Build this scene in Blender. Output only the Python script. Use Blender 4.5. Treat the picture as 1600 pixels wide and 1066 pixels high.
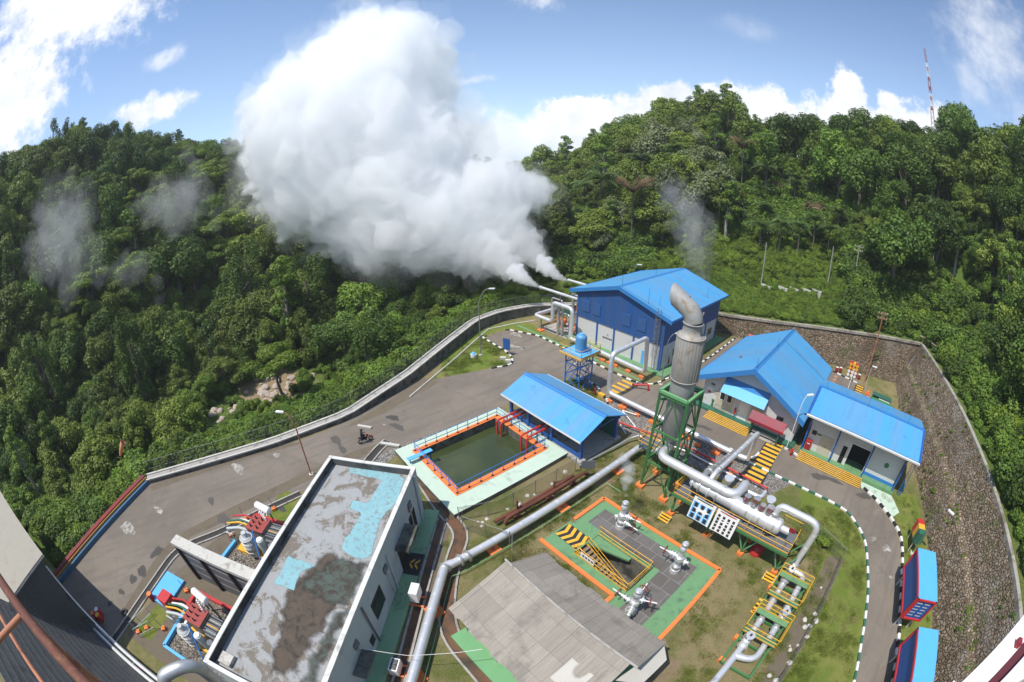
import bpy, bmesh, math, random
import numpy as np
from mathutils import Vector, Matrix, noise, geometry

for _o in list(bpy.data.objects):
    bpy.data.objects.remove(_o)
sc = bpy.context.scene
COL = sc.collection
R = math.radians

# ------------------------------------------------------------------ camera (15 mm fisheye on a tower 27 m above the yard)
# world: x runs along the yard's long axis, y across it, the camera stands over the origin
CAM_H = 27.0
cd = bpy.data.cameras.new('camera')
cam = bpy.data.objects.new('camera', cd)
COL.objects.link(cam)
cd.type = 'PANO'
FPIX = 672.0                                   # equisolid focal length for a picture 1600 wide
try:
    cd.panorama_type = 'FISHEYE_EQUISOLID'; _c = cd
except AttributeError:
    _c = cd.cycles
_c.panorama_type = 'FISHEYE_EQUISOLID'
_c.fisheye_lens = FPIX / 1600.0 * 36.0
_c.fisheye_fov = math.radians(230)
cd.sensor_width = 36.0
cd.sensor_height = 36.0 * 682 / 1024
cd.sensor_fit = 'HORIZONTAL'
cd.clip_start = 0.05
cd.clip_end = 60000
PITCH, ROLL, YAW = R(23.5), R(0.6), R(51.0)
def _basis():
    p, r = PITCH, ROLL
    X = np.array([1, 0, 0.]); Z = np.array([0, math.cos(p), -math.sin(p)]); Y = np.cross(Z, X)
    Xr = math.cos(r) * X + math.sin(r) * Y
    Yr = -math.sin(r) * X + math.cos(r) * Y
    c, s = math.cos(YAW), math.sin(YAW)
    W = np.array([[c, -s, 0], [s, c, 0], [0, 0, 1]])
    return W @ np.stack([Xr, Yr, Z], 1)
CB = _basis()                                  # columns: right, down, forward
m = Matrix(((CB[0, 0], -CB[0, 1], -CB[0, 2], 0), (CB[1, 0], -CB[1, 1], -CB[1, 2], 0), (CB[2, 0], -CB[2, 1], -CB[2, 2], CAM_H), (0, 0, 0, 1)))
cam.matrix_world = m
sc.camera = cam

def ray(px, py):
    x = np.array([px - 800.0, py - 533.0]); r = math.hypot(*x) + 1e-9
    th = 2 * math.asin(min(1, r / (2 * FPIX)))
    return CB @ np.array([math.sin(th) * x[0] / r, math.sin(th) * x[1] / r, math.cos(th)])
def G(px, py, z=0.0):
    """survey: where the line of sight through a point of the 1600 x 1066 photograph meets the level z"""
    d = ray(px, py); t = (z - CAM_H) / d[2]
    return (d[0] * t, d[1] * t)
def GP(pts, z=0.0): return [G(px, py, z) for px, py in pts]
def azel(px, py):
    d = ray(px, py); return math.degrees(math.atan2(d[1], d[0])) % 360, math.degrees(math.asin(d[2]))
def proj(x, y, z):
    v = CB.T @ np.array([x, y, z - CAM_H]); rr = math.hypot(v[0], v[1]) + 1e-12
    r = 2 * FPIX * math.sin(math.atan2(rr, v[2]) / 2)
    return 800 + r * v[0] / rr, 533 + r * v[1] / rr

# ------------------------------------------------------------------ light
SUN_AZ, SUN_EL = R(262.0), R(64.0)             # direction towards the sun, measured from +x
world = bpy.data.worlds.new('World'); sc.world = world
world.use_nodes = True
sun_d = bpy.data.lights.new('sun', 'SUN'); sun_d.energy = 3.7; sun_d.angle = R(0.53); sun_d.color = (1.0, 0.955, 0.88)
sun = bpy.data.objects.new('sun', sun_d); COL.objects.link(sun)
sdir = Vector((math.cos(SUN_EL) * math.cos(SUN_AZ), math.cos(SUN_EL) * math.sin(SUN_AZ), math.sin(SUN_EL)))
sun.rotation_euler = sdir.to_track_quat('Z', 'Y').to_euler()
sun.location = sdir * 200
sc.view_settings.view_transform = 'Standard'; sc.view_settings.look = 'None'
sc.view_settings.exposure = 0.38; sc.view_settings.gamma = 1.0; sc.view_settings.use_curve_mapping = False
sc.render.engine = 'CYCLES'
cy = sc.cycles
cy.use_denoising = True
cy.max_bounces = 48; cy.diffuse_bounces = 3; cy.glossy_bounces = 3; cy.transmission_bounces = 4
cy.transparent_max_bounces = 24; cy.volume_bounces = 48
cy.sample_clamp_indirect = 6.0

class NT:
    """small helper for building node trees"""
    def __init__(s, tree):
        s.t = tree; s.n = tree.nodes; s.l = tree.links
    def node(s, typ, **kw):
        nd = s.n.new(typ)
        ins = kw.pop('ins', {})
        for k, v in kw.items(): setattr(nd, k, v)
        for k, v in ins.items(): s.set(nd, k, v)
        return nd
    def set(s, nd, k, v):
        i = nd.inputs[k]
        if isinstance(v, bpy.types.NodeSocket): s.l.new(v, i)
        elif isinstance(v, (tuple, list)) and len(v) == 3 and i.type == 'RGBA': i.default_value = (*v, 1)
        else: i.default_value = v
    def math(s, op, a, b=0.0, c=0.0, clamp=False):
        nd = s.n.new('ShaderNodeMath'); nd.operation = op; nd.use_clamp = clamp
        for i, v in enumerate((a, b, c)): s.set(nd, i, v)
        return nd.outputs[0]
    def vmath(s, op, a, b=(0, 0, 0)):
        nd = s.n.new('ShaderNodeVectorMath'); nd.operation = op
        s.set(nd, 0, a); s.set(nd, 1, b)
        return nd.outputs['Value' if op in ('DOT_PRODUCT', 'LENGTH', 'DISTANCE') else 'Vector']
    def mix(s, f, a, b, typ='MIX'):
        nd = s.n.new('ShaderNodeMix'); nd.data_type = 'RGBA'; nd.blend_type = typ; nd.clamp_factor = True
        s.set(nd, 0, f); s.set(nd, 6, a); s.set(nd, 7, b)
        return nd.outputs[2]
    def ramp(s, f, lo, hi):
        nd = s.n.new('ShaderNodeMapRange'); nd.interpolation_type = 'SMOOTHSTEP'
        s.set(nd, 0, f); s.set(nd, 1, lo); s.set(nd, 2, hi)
        return nd.outputs[0]
    def noise(s, vec, scale, detail=4.0, rough=0.55, dist=0.0, out='Fac'):
        nd = s.n.new('ShaderNodeTexNoise')
        s.set(nd, 'Vector', vec); s.set(nd, 'Scale', scale); s.set(nd, 'Detail', detail); s.set(nd, 'Roughness', rough); s.set(nd, 'Distortion', dist)
        return nd.outputs[out]

def build_world():
    w = NT(world.node_tree); w.n.clear()
    sky = w.node('ShaderNodeTexSky', sky_type='NISHITA', sun_disc=False, sun_elevation=SUN_EL, sun_rotation=math.pi / 2 - SUN_AZ,
                 altitude=800.0, air_density=1.0, dust_density=0.5, ozone_density=1.6)
    tc = w.node('ShaderNodeTexCoord').outputs['Generated']
    sx = w.node('ShaderNodeSeparateXYZ', ins={0: tc})
    x, y, z = sx.outputs
    # azimuth (degrees) measured from the view's mid direction, elevation (degrees)
    c, s = math.cos(R(141)), math.sin(R(141))
    fx = w.math('ADD', w.math('MULTIPLY', x, c), w.math('MULTIPLY', y, s))
    fy = w.math('SUBTRACT', w.math('MULTIPLY', y, c), w.math('MULTIPLY', x, s))
    az = w.math('MULTIPLY', w.math('ARCTAN2', fy, fx), 57.2958)
    el = w.math('MULTIPLY', w.math('ARCSINE', z), 57.2958)
    wn = w.node('ShaderNodeTexNoise', ins={'Vector': tc, 'Scale': 7.0, 'Detail': 6.0, 'Roughness': 0.6})
    ws = w.node('ShaderNodeSeparateColor', ins={0: wn.outputs['Color']})
    azw = w.math('ADD', az, w.math('MULTIPLY', w.math('SUBTRACT', ws.outputs[0], 0.5), 9.0))
    elw = w.math('ADD', el, w.math('MULTIPLY', w.math('SUBTRACT', ws.outputs[1], 0.5), 7.0))
    det = w.noise(tc, 22.0, 8.0, 0.62)
    big = w.noise(tc, 5.0, 5.0, 0.55)
    # (azimuth - 141, elevation, half width, half height, softness, density)
    clouds = [(62, 31, 17, 10, .55, 1.0), (72, 20, 13.5, 9.0, .5, 1.0), (47.5, 13.4, 8.0, 2.3, .6, .95), (46, 19.9, 4.0, 2.0, 1.0, .6),
              (-4, 23.5, 5.5, 2.6, .9, .75), (1.0, 4.2, 16, 4.6, .7, .75), (-9.0, 8.2, 6.0, 1.9, .35, 1.0), (-17, 7.5, 8.0, 3.0, .4, 1.0), (-27.5, 10.6, 4.6, 3.4, .3, 1.0),
              (-36.5, 9.6, 7.5, 2.7, .35, 1.0), (-45.6, 13.5, 2.3, 4.6, .35, 1.0), (-52.5, 11.5, 4.6, 3.8, .3, 1.0), (-58.5, 11.0, 4.5, 3.4, .35, 1.0),
              (-12, 5.5, 14, 4.8, .45, 1.0), (-24, 8.4, 9, 4.6, .35, 1.0), (-33, 8.6, 10, 5.0, .35, 1.0), (-44, 9.4, 8, 5.0, .35, 1.0), (-55, 10.4, 7, 5.0, .35, 1.0), (-69, 25, 10, 9, 1.2, .62), (-64, 19, 5, 4.5, 1.2, .45), (-74, 15, 6, 7, 1.2, .6), (20, 24, 6, 2, 1.2, .35), (-32, 21, 7, 2.2, 1.3, .22), (5, 12.6, 4, .8, 1.0, .5)]
    cover = None; hard = None
    for a, e, hw, hh, soft, dens in clouds:
        da = w.math('DIVIDE', w.math('SUBTRACT', azw, a), hw)
        de = w.math('DIVIDE', w.math('SUBTRACT', elw, e), hh)
        d = w.math('SQRT', w.math('ADD', w.math('MULTIPLY', da, da), w.math('MULTIPLY', de, de)))
        f = w.math('SUBTRACT', 1.0, d)
        f = w.math('ADD', f, w.math('MULTIPLY', w.math('SUBTRACT', det, 0.5), 1.25))
        f = w.math('MULTIPLY', w.ramp(f, 0.0, soft), dens)
        cover = f if cover is None else w.math('MAXIMUM', cover, f)
    # broken cloud all round behind the viewer, so that light and reflections come from a whole sky
    back = w.math('MULTIPLY', w.ramp(w.noise(tc, 3.0, 7.0, 0.6), 0.52, 0.68), w.ramp(w.math('ABSOLUTE', az), 82.0, 110.0))
    cover = w.math('MAXIMUM', cover, w.math('MULTIPLY', back, 0.9))
    cover = w.math('MULTIPLY', cover, w.ramp(el, -0.5, 1.5))
    veil = w.math('MULTIPLY', w.math('SUBTRACT', 1.0, w.ramp(el, 0.0, 34.0)), 0.26)
    shade = w.ramp(w.math('ADD', w.math('MULTIPLY', big, 0.6), w.math('MULTIPLY', det, 0.4)), 0.34, 0.66)
    cc = w.mix(shade, (4.7, 5.0, 5.5, 1), (6.7, 6.7, 6.8, 1))
    skyc = w.mix(1.0, sky.outputs[0], (SKY_TINT[0], SKY_TINT[1], SKY_TINT[2], 1), 'MULTIPLY')
    base = w.mix(veil, skyc, (4.6, 5.7, 7.2, 1))
    col = w.mix(cover, base, cc)
    bg = w.node('ShaderNodeBackground', ins={'Color': col, 'Strength': 0.14})
    out = w.node('ShaderNodeOutputWorld', ins={'Surface': bg.outputs[0]})
SKY_TINT = (.96, 1.0, 1.04)
build_world()
# ------------------------------------------------------------------ mesh helpers
def wpos(o):
    v = Vector((0, 0, 0))
    while o is not None:
        v = v + o.location; o = o.parent
    return v

SPLIT = {'walkway_deck', 'step', 'insulator', 'antenna_panel', 'support', 'valve_body', 'warning_sign', 'reactor_', 'arch_support', 'flange', 'lifting_lug', 'stringer', 'cream_panel', 'bracket', 'drum_hoops_', 'fascia', 'support_'}
class MB:
    """collects shapes, then links them as ONE mesh object"""
    def __init__(s): s.v = []; s.f = []; s.sm = []; s.mi = []; s.cm = 0
    def add(s, vs, fs, smooth=False):
        b = len(s.v); s.v += [tuple(map(float, p)) for p in vs]
        for f in fs:
            s.f.append([b + i for i in f]); s.sm.append(smooth); s.mi.append(s.cm)
        return s
    def mat(s, i): s.cm = i; return s
    def box(s, x0, x1, y0, y1, z0, z1):
        vs = [(x0, y0, z0), (x1, y0, z0), (x1, y1, z0), (x0, y1, z0), (x0, y0, z1), (x1, y0, z1), (x1, y1, z1), (x0, y1, z1)]
        return s.add(vs, [(0, 3, 2, 1), (4, 5, 6, 7), (0, 1, 5, 4), (1, 2, 6, 5), (2, 3, 7, 6), (3, 0, 4, 7)])
    def obox(s, c, d, L, W, H):
        """box centred at c (base), long axis direction d (2D), length L, width W, height H"""
        d = Vector((d[0], d[1], 0)).normalized(); n = Vector((-d.y, d.x, 0)); c = Vector(c)
        vs = []
        for z in (0, H):
            for a, b in ((-1, -1), (1, -1), (1, 1), (-1, 1)): vs.append(c + d * (a * L / 2) + n * (b * W / 2) + Vector((0, 0, z)))
        return s.add(vs, [(0, 3, 2, 1), (4, 5, 6, 7), (0, 1, 5, 4), (1, 2, 6, 5), (2, 3, 7, 6), (3, 0, 4, 7)])
    def bar(s, p, q, w=0.1, h=None):
        """square bar from p to q"""
        p = Vector(p); q = Vector(q); d = (q - p)
        if d.length < 1e-6: return s
        d.normalize(); h = h or w
        u = d.cross(Vector((0, 0, 1)))
        if u.length < 1e-3: u = Vector((1, 0, 0))
        u.normalize(); n = u.cross(d)
        vs = [a + u * (i * w / 2) + n * (j * h / 2) for a in (p, q) for i, j in ((-1, -1), (1, -1), (1, 1), (-1, 1))]
        return s.add(vs, [(0, 3, 2, 1), (4, 5, 6, 7), (0, 1, 5, 4), (1, 2, 6, 5), (2, 3, 7, 6), (3, 0, 4, 7)])
    def tube(s, pts, r, seg=10, caps=True, rads=None):
        """tube along a polyline"""
        P = [Vector(p) for p in pts]; n = len(P)
        rads = rads or [r] * n
        prev = None; rings = []
        vs = []
        for i in range(n):
            d = (P[min(i + 1, n - 1)] - P[max(i - 1, 0)]).normalized()
            if prev is None:
                u = d.cross(Vector((0, 0, 1)))
                if u.length < 1e-2: u = d.cross(Vector((1, 0, 0)))
                u.normalize()
            else:
                u = prev - d * prev.dot(d); u.normalize()
            prev = u; w = d.cross(u)
            for k in range(seg):
                a = 2 * math.pi * k / seg
                vs.append(P[i] + (u * math.cos(a) + w * math.sin(a)) * rads[i])
        fs = []
        for i in range(n - 1):
            for k in range(seg):
                a = i * seg + k; b = i * seg + (k + 1) % seg
                fs.append((a, b, b + seg, a + seg))
        s.add(vs, fs, True)
        if caps:
            s.add(vs[:seg], [tuple(range(seg))[::-1]]); s.add(vs[-seg:], [tuple(range(seg))])
        return s
    def pipe(s, pts, r, bend=None, seg=12, n=6, caps=True):
        """tube with rounded elbows at the inner points"""
        P = [Vector(p) for p in pts]; bend = bend or r * 3
        out = [P[0]]
        for i in range(1, len(P) - 1):
            a, b, c = P[i - 1], P[i], P[i + 1]
            d1 = (a - b); d2 = (c - b); k = min(bend, d1.length * .48, d2.length * .48)
            p0 = b + d1.normalized() * k; p1 = b + d2.normalized() * k
            for j in range(n + 1):
                t = j / n
                out.append(p0 * (1 - t) ** 2 + b * 2 * t * (1 - t) + p1 * t * t)
        out.append(P[-1])
        return s.tube(out, r, seg, caps)
    def cyl(s, p, q, r, r2=None, seg=16): return s.tube([p, q], r, seg, True, [r, r if r2 is None else r2])
    def disc(s, c, r, z=0.0, seg=24):
        return s.add([(c[0] + r * math.cos(2 * math.pi * k / seg), c[1] + r * math.sin(2 * math.pi * k / seg), c[2] + z) for k in range(seg)], [tuple(range(seg))])
    def dome(s, c, ax, r, k=0.35, seg=14, n=4):
        c = Vector(c); ax = Vector(ax).normalized()
        pts = [c + ax * (r * k * math.sin(math.pi / 2 * i / n)) for i in range(n + 1)]
        return s.tube(pts, r, seg, False, [max(.001, r * math.cos(math.pi / 2 * i / n)) for i in range(n + 1)])
    def ball(s, c, r, seg=10, rings=6, sq=(1, 1, 1)):
        vs = []; fs = []
        for i in range(rings + 1):
            t = math.pi * i / rings
            for k in range(seg):
                a = 2 * math.pi * k / seg
                vs.append((c[0] + r * sq[0] * math.sin(t) * math.cos(a), c[1] + r * sq[1] * math.sin(t) * math.sin(a), c[2] + r * sq[2] * math.cos(t)))
        for i in range(rings):
            for k in range(seg):
                a = i * seg + k; b = i * seg + (k + 1) % seg
                fs.append((a, a + seg, b + seg, b))
        return s.add(vs, fs, True)
    def ring(s, c, R_, r, seg=14, tseg=6, ax=(0, 0, 1)):
        ax = Vector(ax).normalized(); u = ax.orthogonal().normalized(); w = ax.cross(u); c = Vector(c)
        vs = []; fs = []
        for i in range(seg):
            a = 2 * math.pi * i / seg; d = u * math.cos(a) + w * math.sin(a)
            for k in range(tseg):
                b = 2 * math.pi * k / tseg
                vs.append(c + d * (R_ + r * math.cos(b)) + ax * (r * math.sin(b)))
        for i in range(seg):
            for k in range(tseg):
                fs.append((i * tseg + k, i * tseg + (k + 1) % tseg, ((i + 1) % seg) * tseg + (k + 1) % tseg, ((i + 1) % seg) * tseg + k))
        return s.add(vs, fs, True)
    def prism(s, poly, z0, z1):
        n = len(poly)
        if sum(poly[i][0] * poly[(i + 1) % n][1] - poly[(i + 1) % n][0] * poly[i][1] for i in range(n)) < 0: poly = poly[::-1]
        vs = [(x, y, z0) for x, y in poly] + [(x, y, z1) for x, y in poly]
        return s.add(vs, [tuple(range(n))[::-1], tuple(range(n, 2 * n))] + [(i, (i + 1) % n, n + (i + 1) % n, n + i) for i in range(n)])
    def extr(s, prof, p, q):
        """closed 2D profile (a sideways, b up) swept from p to q (level)"""
        p = Vector(p); q = Vector(q); d = (q - p); d.z = 0; d.normalize(); sd = Vector((d.y, -d.x, 0))
        n = len(prof); vs = [o + sd * a + Vector((0, 0, b)) for o in (p, q) for a, b in prof]
        return s.add(vs, [tuple(range(n)), tuple(range(n, 2 * n))[::-1]] + [(i, n + i, n + (i + 1) % n, (i + 1) % n) for i in range(n)])
    def quad(s, a, b, c, d): return s.add([a, b, c, d], [(0, 1, 2, 3)])
    def slab(s, q, t):
        """four corners (counter-clockwise seen from outside) made t thick downwards along the normal"""
        P = [Vector(p) for p in q]; n = (P[1] - P[0]).cross(P[3] - P[0]).normalized() * t
        return s.add(P + [p - n for p in P], [(0, 1, 2, 3), (7, 6, 5, 4)] + [(i, 4 + i, 4 + (i + 1) % 4, (i + 1) % 4) for i in range(4)])
    def islands(s):
        key = {}; par = list(range(len(s.v)))
        def find(i):
            while par[i] != i: par[i] = par[par[i]]; i = par[i]
            return i
        for i, p in enumerate(s.v):
            k = (round(p[0], 4), round(p[1], 4), round(p[2], 4))
            if k in key: par[find(i)] = find(key[k])
            else: key[k] = i
        for f in s.f:
            for i in f[1:]: par[find(i)] = find(f[0])
        out = {}
        for f, sm, mi in zip(s.f, s.sm, s.mi):
            mb = out.setdefault(find(f[0]), MB()); mb.cm = mi; mb.add([s.v[i] for i in f], [tuple(range(len(f)))], sm)
        res = []
        for mb in out.values():           # weld again, so that smooth shading survives
            m2 = MB(); idx = {}
            for f, sm, mi in zip(mb.f, mb.sm, mb.mi):
                g = []
                for i in f:
                    k = (tuple(round(c, 5) for c in mb.v[i]), sm)
                    if k not in idx: idx[k] = len(m2.v); m2.v.append(mb.v[i])
                    g.append(idx[k])
                m2.f.append(g); m2.sm.append(sm); m2.mi.append(mi)
            res.append(m2)
        return res
    def build(s, name, mats, parent=None, origin=None):
        if parent is not None and name in SPLIT:
            o = None
            for mb in s.islands(): o = mb._build(name, mats, parent)
            return o
        return s._build(name, mats, parent, origin)
    def _build(s, name, mats, parent=None, origin=None):
        me = bpy.data.meshes.new(name)
        V_ = np.array(s.v, float).reshape(-1, 3)
        if parent is not None: o0 = np.array(wpos(parent))
        elif origin is not None: o0 = np.array(origin, float)
        else:
            lo, hi = V_.min(0), V_.max(0); o0 = np.array(((lo[0] + hi[0]) / 2, (lo[1] + hi[1]) / 2, lo[2]))
        me.from_pydata((V_ - o0).tolist(), [], s.f)
        me.polygons.foreach_set('use_smooth', s.sm)
        if not isinstance(mats, (list, tuple)): mats = [mats]
        for mm in mats: me.materials.append(mm)
        if len(mats) > 1: me.polygons.foreach_set('material_index', s.mi)
        me.update()
        o = bpy.data.objects.new(name, me); COL.objects.link(o)
        if parent is not None: o.parent = parent
        else: o.location = o0
        return o

def tag(o, label=None, cat=None, group=None, kind=None):
    if label: o['label'] = label
    if cat: o['category'] = cat
    if group: o['group'] = group
    if kind: o['kind'] = kind
    return o
def thing(name, label, cat, loc=(0, 0, 0), group=None):
    o = bpy.data.objects.new(name, None); COL.objects.link(o); o.location = loc; o.empty_display_size = 0.3
    return tag(o, label, cat, group)
_kids = {}
def copy_tree(o, parent=None):
    c = o.copy(); COL.objects.link(c)
    if parent is not None: c.parent = parent
    for ch in list(o.children): copy_tree(ch, c)
    return c
def struct(name, mb, mats, origin=None): return tag(mb.build(name, mats, None, origin), kind='structure')

# ------------------------------------------------------------------ materials
MATS = {}
def material(name):
    m_ = bpy.data.materials.new(name); m_.use_nodes = True
    MATS[name] = m_
    t = NT(m_.node_tree); b = t.n['Principled BSDF']
    return m_, t, b
def paint(name, col, rough=0.5, metal=0.0, var=0.10, scale=1.5, dirt=None, dirt_amt=0.0, dirt_scale=0.6, bump=0.0, bump_scale=20.0, rib=None, streak=0.0, spec=0.5):
    """painted / metal / concrete surface: base colour, fine mottling, optional dirt patches, bump, ribs and streaks"""
    m_, t, b = material(name)
    pos = t.node('ShaderNodeTexCoord').outputs['Object']
    oi = t.node('ShaderNodeObjectInfo')
    n1 = t.noise(pos, scale, 5.0, 0.6)
    c = t.mix(n1, tuple(x * (1 - var) for x in col) + (1,), tuple(min(1, x * (1 + var)) for x in col) + (1,))
    if dirt:
        n2 = t.ramp(t.noise(pos, dirt_scale, 7.0, 0.65, 0.6), 0.62 - dirt_amt * .35, 0.80 - dirt_amt * .25)
        c = t.mix(n2, c, dirt + (1,))
    nrm = None
    if streak > 0:
        mp = t.node('ShaderNodeMapping', ins={'Vector': pos}); mp.inputs['Scale'].default_value = (3.0, 3.0, 0.15) if rib is None else tuple(2.2 if abs(k) > .5 else .22 for k in rib[0])
        n3 = t.ramp(t.noise(mp.outputs[0], 1.0, 5.0, 0.65), 0.45, 0.75)
        c = t.mix(t.math('MULTIPLY', n3, streak), c, (dirt or (0.1, 0.08, 0.06)) + (1,))
    if rib:
        dirn, pitch, depth = rib
        u = t.vmath('DOT_PRODUCT', pos, dirn)
        pn = t.node('ShaderNodeTexWhiteNoise', noise_dimensions='1D'); t.set(pn, 'W', t.math('FLOOR', t.math('DIVIDE', u, max(.9, pitch * 1.8))))
        c = t.node('ShaderNodeHueSaturation', ins={'Color': c, 'Value': t.math('ADD', .90, t.math('MULTIPLY', pn.outputs['Value'], .18)), 'Saturation': t.math('ADD', .88, t.math('MULTIPLY', pn.outputs['Value'], .12))}).outputs[0]
        wv = t.math('SINE', t.math('MULTIPLY', u, 2 * math.pi / pitch))
        wv = t.math('POWER', t.math('ABSOLUTE', wv), 6.0) if depth > 0 else wv
        bp = t.node('ShaderNodeBump', ins={'Height': wv, 'Strength': 0.6, 'Distance': abs(depth)})
        nrm = bp.outputs[0]
    if bump > 0:
        bp = t.node('ShaderNodeBump', ins={'Height': t.noise(pos, bump_scale, 6.0, 0.65), 'Strength': 0.7, 'Distance': bump})
        if nrm is not None: t.set(bp, 'Normal', nrm)
        nrm = bp.outputs[0]
    t.set(b, 'Base Color', c)
    t.set(b, 'Roughness', t.math('ADD', t.math('MULTIPLY', n1, 0.2), rough - 0.1, clamp=True))
    b.inputs['Metallic'].default_value = metal
    b.inputs['Specular IOR Level'].default_value = spec
    if nrm is not None: t.set(b, 'Normal', nrm)
    return m_

BLUE_ROOF = paint('blue_roof_x', (0.066, 0.315, 0.60), 0.38, var=.06, scale=.5, dirt=(0.04, 0.22, 0.5), dirt_amt=.15, rib=((1, 0, 0), 0.5, 0.03), streak=.38)
BLUE_ROOF_Y = paint('blue_roof_y', (0.066, 0.315, 0.60), 0.38, var=.06, scale=.5, dirt=(0.04, 0.22, 0.5), dirt_amt=.15, rib=((0, 1, 0), 0.5, 0.03), streak=.38)
BLUE_TRIM = paint('blue_trim', (0.04, 0.21, 0.52), 0.42, var=.06)
BLUE_CLAD = paint('blue_cladding', (0.011, 0.082, 0.27), 0.5, var=.07, rib=((1, 1, 0), 0.55, 0.02))
BLUE_DEEP = paint('blue_paint', (0.02, 0.10, 0.34), 0.45, var=.1)
BLUE_RAIL = paint('blue_rail_paint', (0.03, 0.17, 0.50), 0.45, var=.1)
BLUE_LIGHT = paint('light_blue_paint', (0.10, 0.42, 0.78), 0.5, var=.08, dirt=(0.25, 0.4, 0.5), dirt_amt=.1)
WHITE_WALL = paint('white_wall_paint', (0.60, 0.60, 0.585), 0.75, var=.05, dirt=(0.42, 0.42, 0.40), dirt_amt=.12, streak=.12)
WHITE = paint('white_paint', (0.78, 0.77, 0.74), 0.6, var=.05, dirt=(0.5, 0.47, 0.42), dirt_amt=.1)
GREY_WALL = paint('pale_grey_wall_paint', (0.47, 0.53, 0.54), 0.8, var=.05, dirt=(0.33, 0.37, 0.37), dirt_amt=.2, streak=.25)
CONC = paint('concrete', (0.36, 0.34, 0.31), 0.9, var=.2, dirt=(0.14, 0.13, 0.11), dirt_amt=.4, dirt_scale=1.2, bump=.01)
CONC_DARK = paint('dark_stained_concrete', (0.16, 0.15, 0.125), 0.92, var=.3, dirt=(0.045, 0.045, 0.035), dirt_amt=.6, dirt_scale=.7, bump=.012, streak=.5)
CONC_PALE = paint('pale_concrete', (0.52, 0.50, 0.45), 0.9, var=.12, dirt=(0.28, 0.26, 0.22), dirt_amt=.35, dirt_scale=1.5)
SILVER = paint('aluminium_cladding', (0.78, 0.78, 0.78), 0.36, metal=.55, var=.08, scale=1.2, dirt=(0.45, 0.43, 0.40), dirt_amt=.2, bump=.004, bump_scale=6)
SILVER_DULL = paint('weathered_aluminium', (0.55, 0.55, 0.54), 0.45, metal=.7, var=.12, scale=1.0, dirt=(0.36, 0.33, 0.29), dirt_amt=.35, bump=.005, bump_scale=6)
STEEL = paint('grey_steel', (0.30, 0.30, 0.30), 0.5, metal=.5, var=.2)
STACK_GREY = paint('stained_stack_steel', (0.33, 0.33, 0.32), 0.62, metal=.1, var=.14, dirt=(0.24, 0.17, 0.10), dirt_amt=.25, dirt_scale=.9, streak=.35)
STACK_RUST = paint('rust_streaked_stack_steel', (0.36, 0.345, 0.32), 0.62, metal=.1, var=.16, dirt=(0.25, 0.17, 0.10), dirt_amt=.35, dirt_scale=.8, streak=.5)
RUST = paint('rust', (0.14, 0.045, 0.024), 0.85, var=.35, scale=4, dirt=(0.07, 0.026, 0.016), dirt_amt=.4, bump=.006)
RUST_PALE = paint('faded_red_oxide_paint', (0.42, 0.17, 0.09), 0.75, var=.25, scale=5, dirt=(0.22, 0.07, 0.035), dirt_amt=.45, dirt_scale=6)
RED = paint('red_paint', (0.50, 0.03, 0.03), 0.5, var=.15, dirt=(0.25, 0.03, 0.025), dirt_amt=.2)
CRIMSON = paint('crimson_paint', (0.27, 0.022, 0.032), 0.5, var=.12)
ORANGE = paint('orange_paint', (0.80, 0.20, 0.045), 0.6, var=.1, dirt=(0.45, 0.14, 0.06), dirt_amt=.2, dirt_scale=2)
YELLOW = paint('yellow_paint', (0.74, 0.40, 0.03), 0.55, var=.12, dirt=(0.40, 0.22, 0.04), dirt_amt=.2, dirt_scale=2)
BLACK = paint('black_paint', (0.025, 0.025, 0.027), 0.6, var=.2)
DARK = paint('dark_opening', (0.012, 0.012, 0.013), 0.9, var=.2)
GREEN = paint('green_paint', (0.05, 0.185, 0.06), 0.55, var=.12, dirt=(0.05, 0.14, 0.05), dirt_amt=.25)
GREEN_DARK = paint('dark_green_paint', (0.03, 0.13, 0.085), 0.6, var=.12)
GREEN_LIGHT = paint('light_green_paint', (0.15, 0.36, 0.16), 0.6, var=.1)
GREEN_PLINTH = paint('green_floor_paint', (0.13, 0.27, 0.125), 0.75, var=.15, dirt=(0.08, 0.15, 0.08), dirt_amt=.3, dirt_scale=1)
WALK_GREEN = paint('worn_green_walkway', (.22, .37, .205), .8, var=.12, dirt=(.13, .21, .12), dirt_amt=.35, dirt_scale=.8)
MINT = paint('mint_concrete_paint', (0.47, 0.58, 0.47), 0.8, var=.08, dirt=(0.30, 0.36, 0.28), dirt_amt=.25, dirt_scale=.7)
CREAM = paint('cream_paint', (0.50, 0.46, 0.36), 0.7, var=.08)
GLASS = paint('dark_window_glass', (0.02, 0.024, 0.028), 0.12, var=.1)
MAROON = paint('maroon_roof_tiles', (0.28, 0.03, 0.05), 0.55, var=.2, rib=((1, 0, 0), .35, .03))
GREY_STEEL_SHEET = paint('grey_steel_sheet', (0.13, 0.14, 0.15), 0.6, var=.1, dirt=(0.10, 0.10, 0.10), dirt_amt=.2)
SKIN = paint('skin', (0.28, 0.15, 0.09), 0.6, var=.05)
# ------------------------------------------------------------------ the ground
C45 = math.sqrt(.5)
def ST(s, t): return ((s + t) * C45, (t - s) * C45)      # the yard's second grid, turned by 45 degrees

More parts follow.
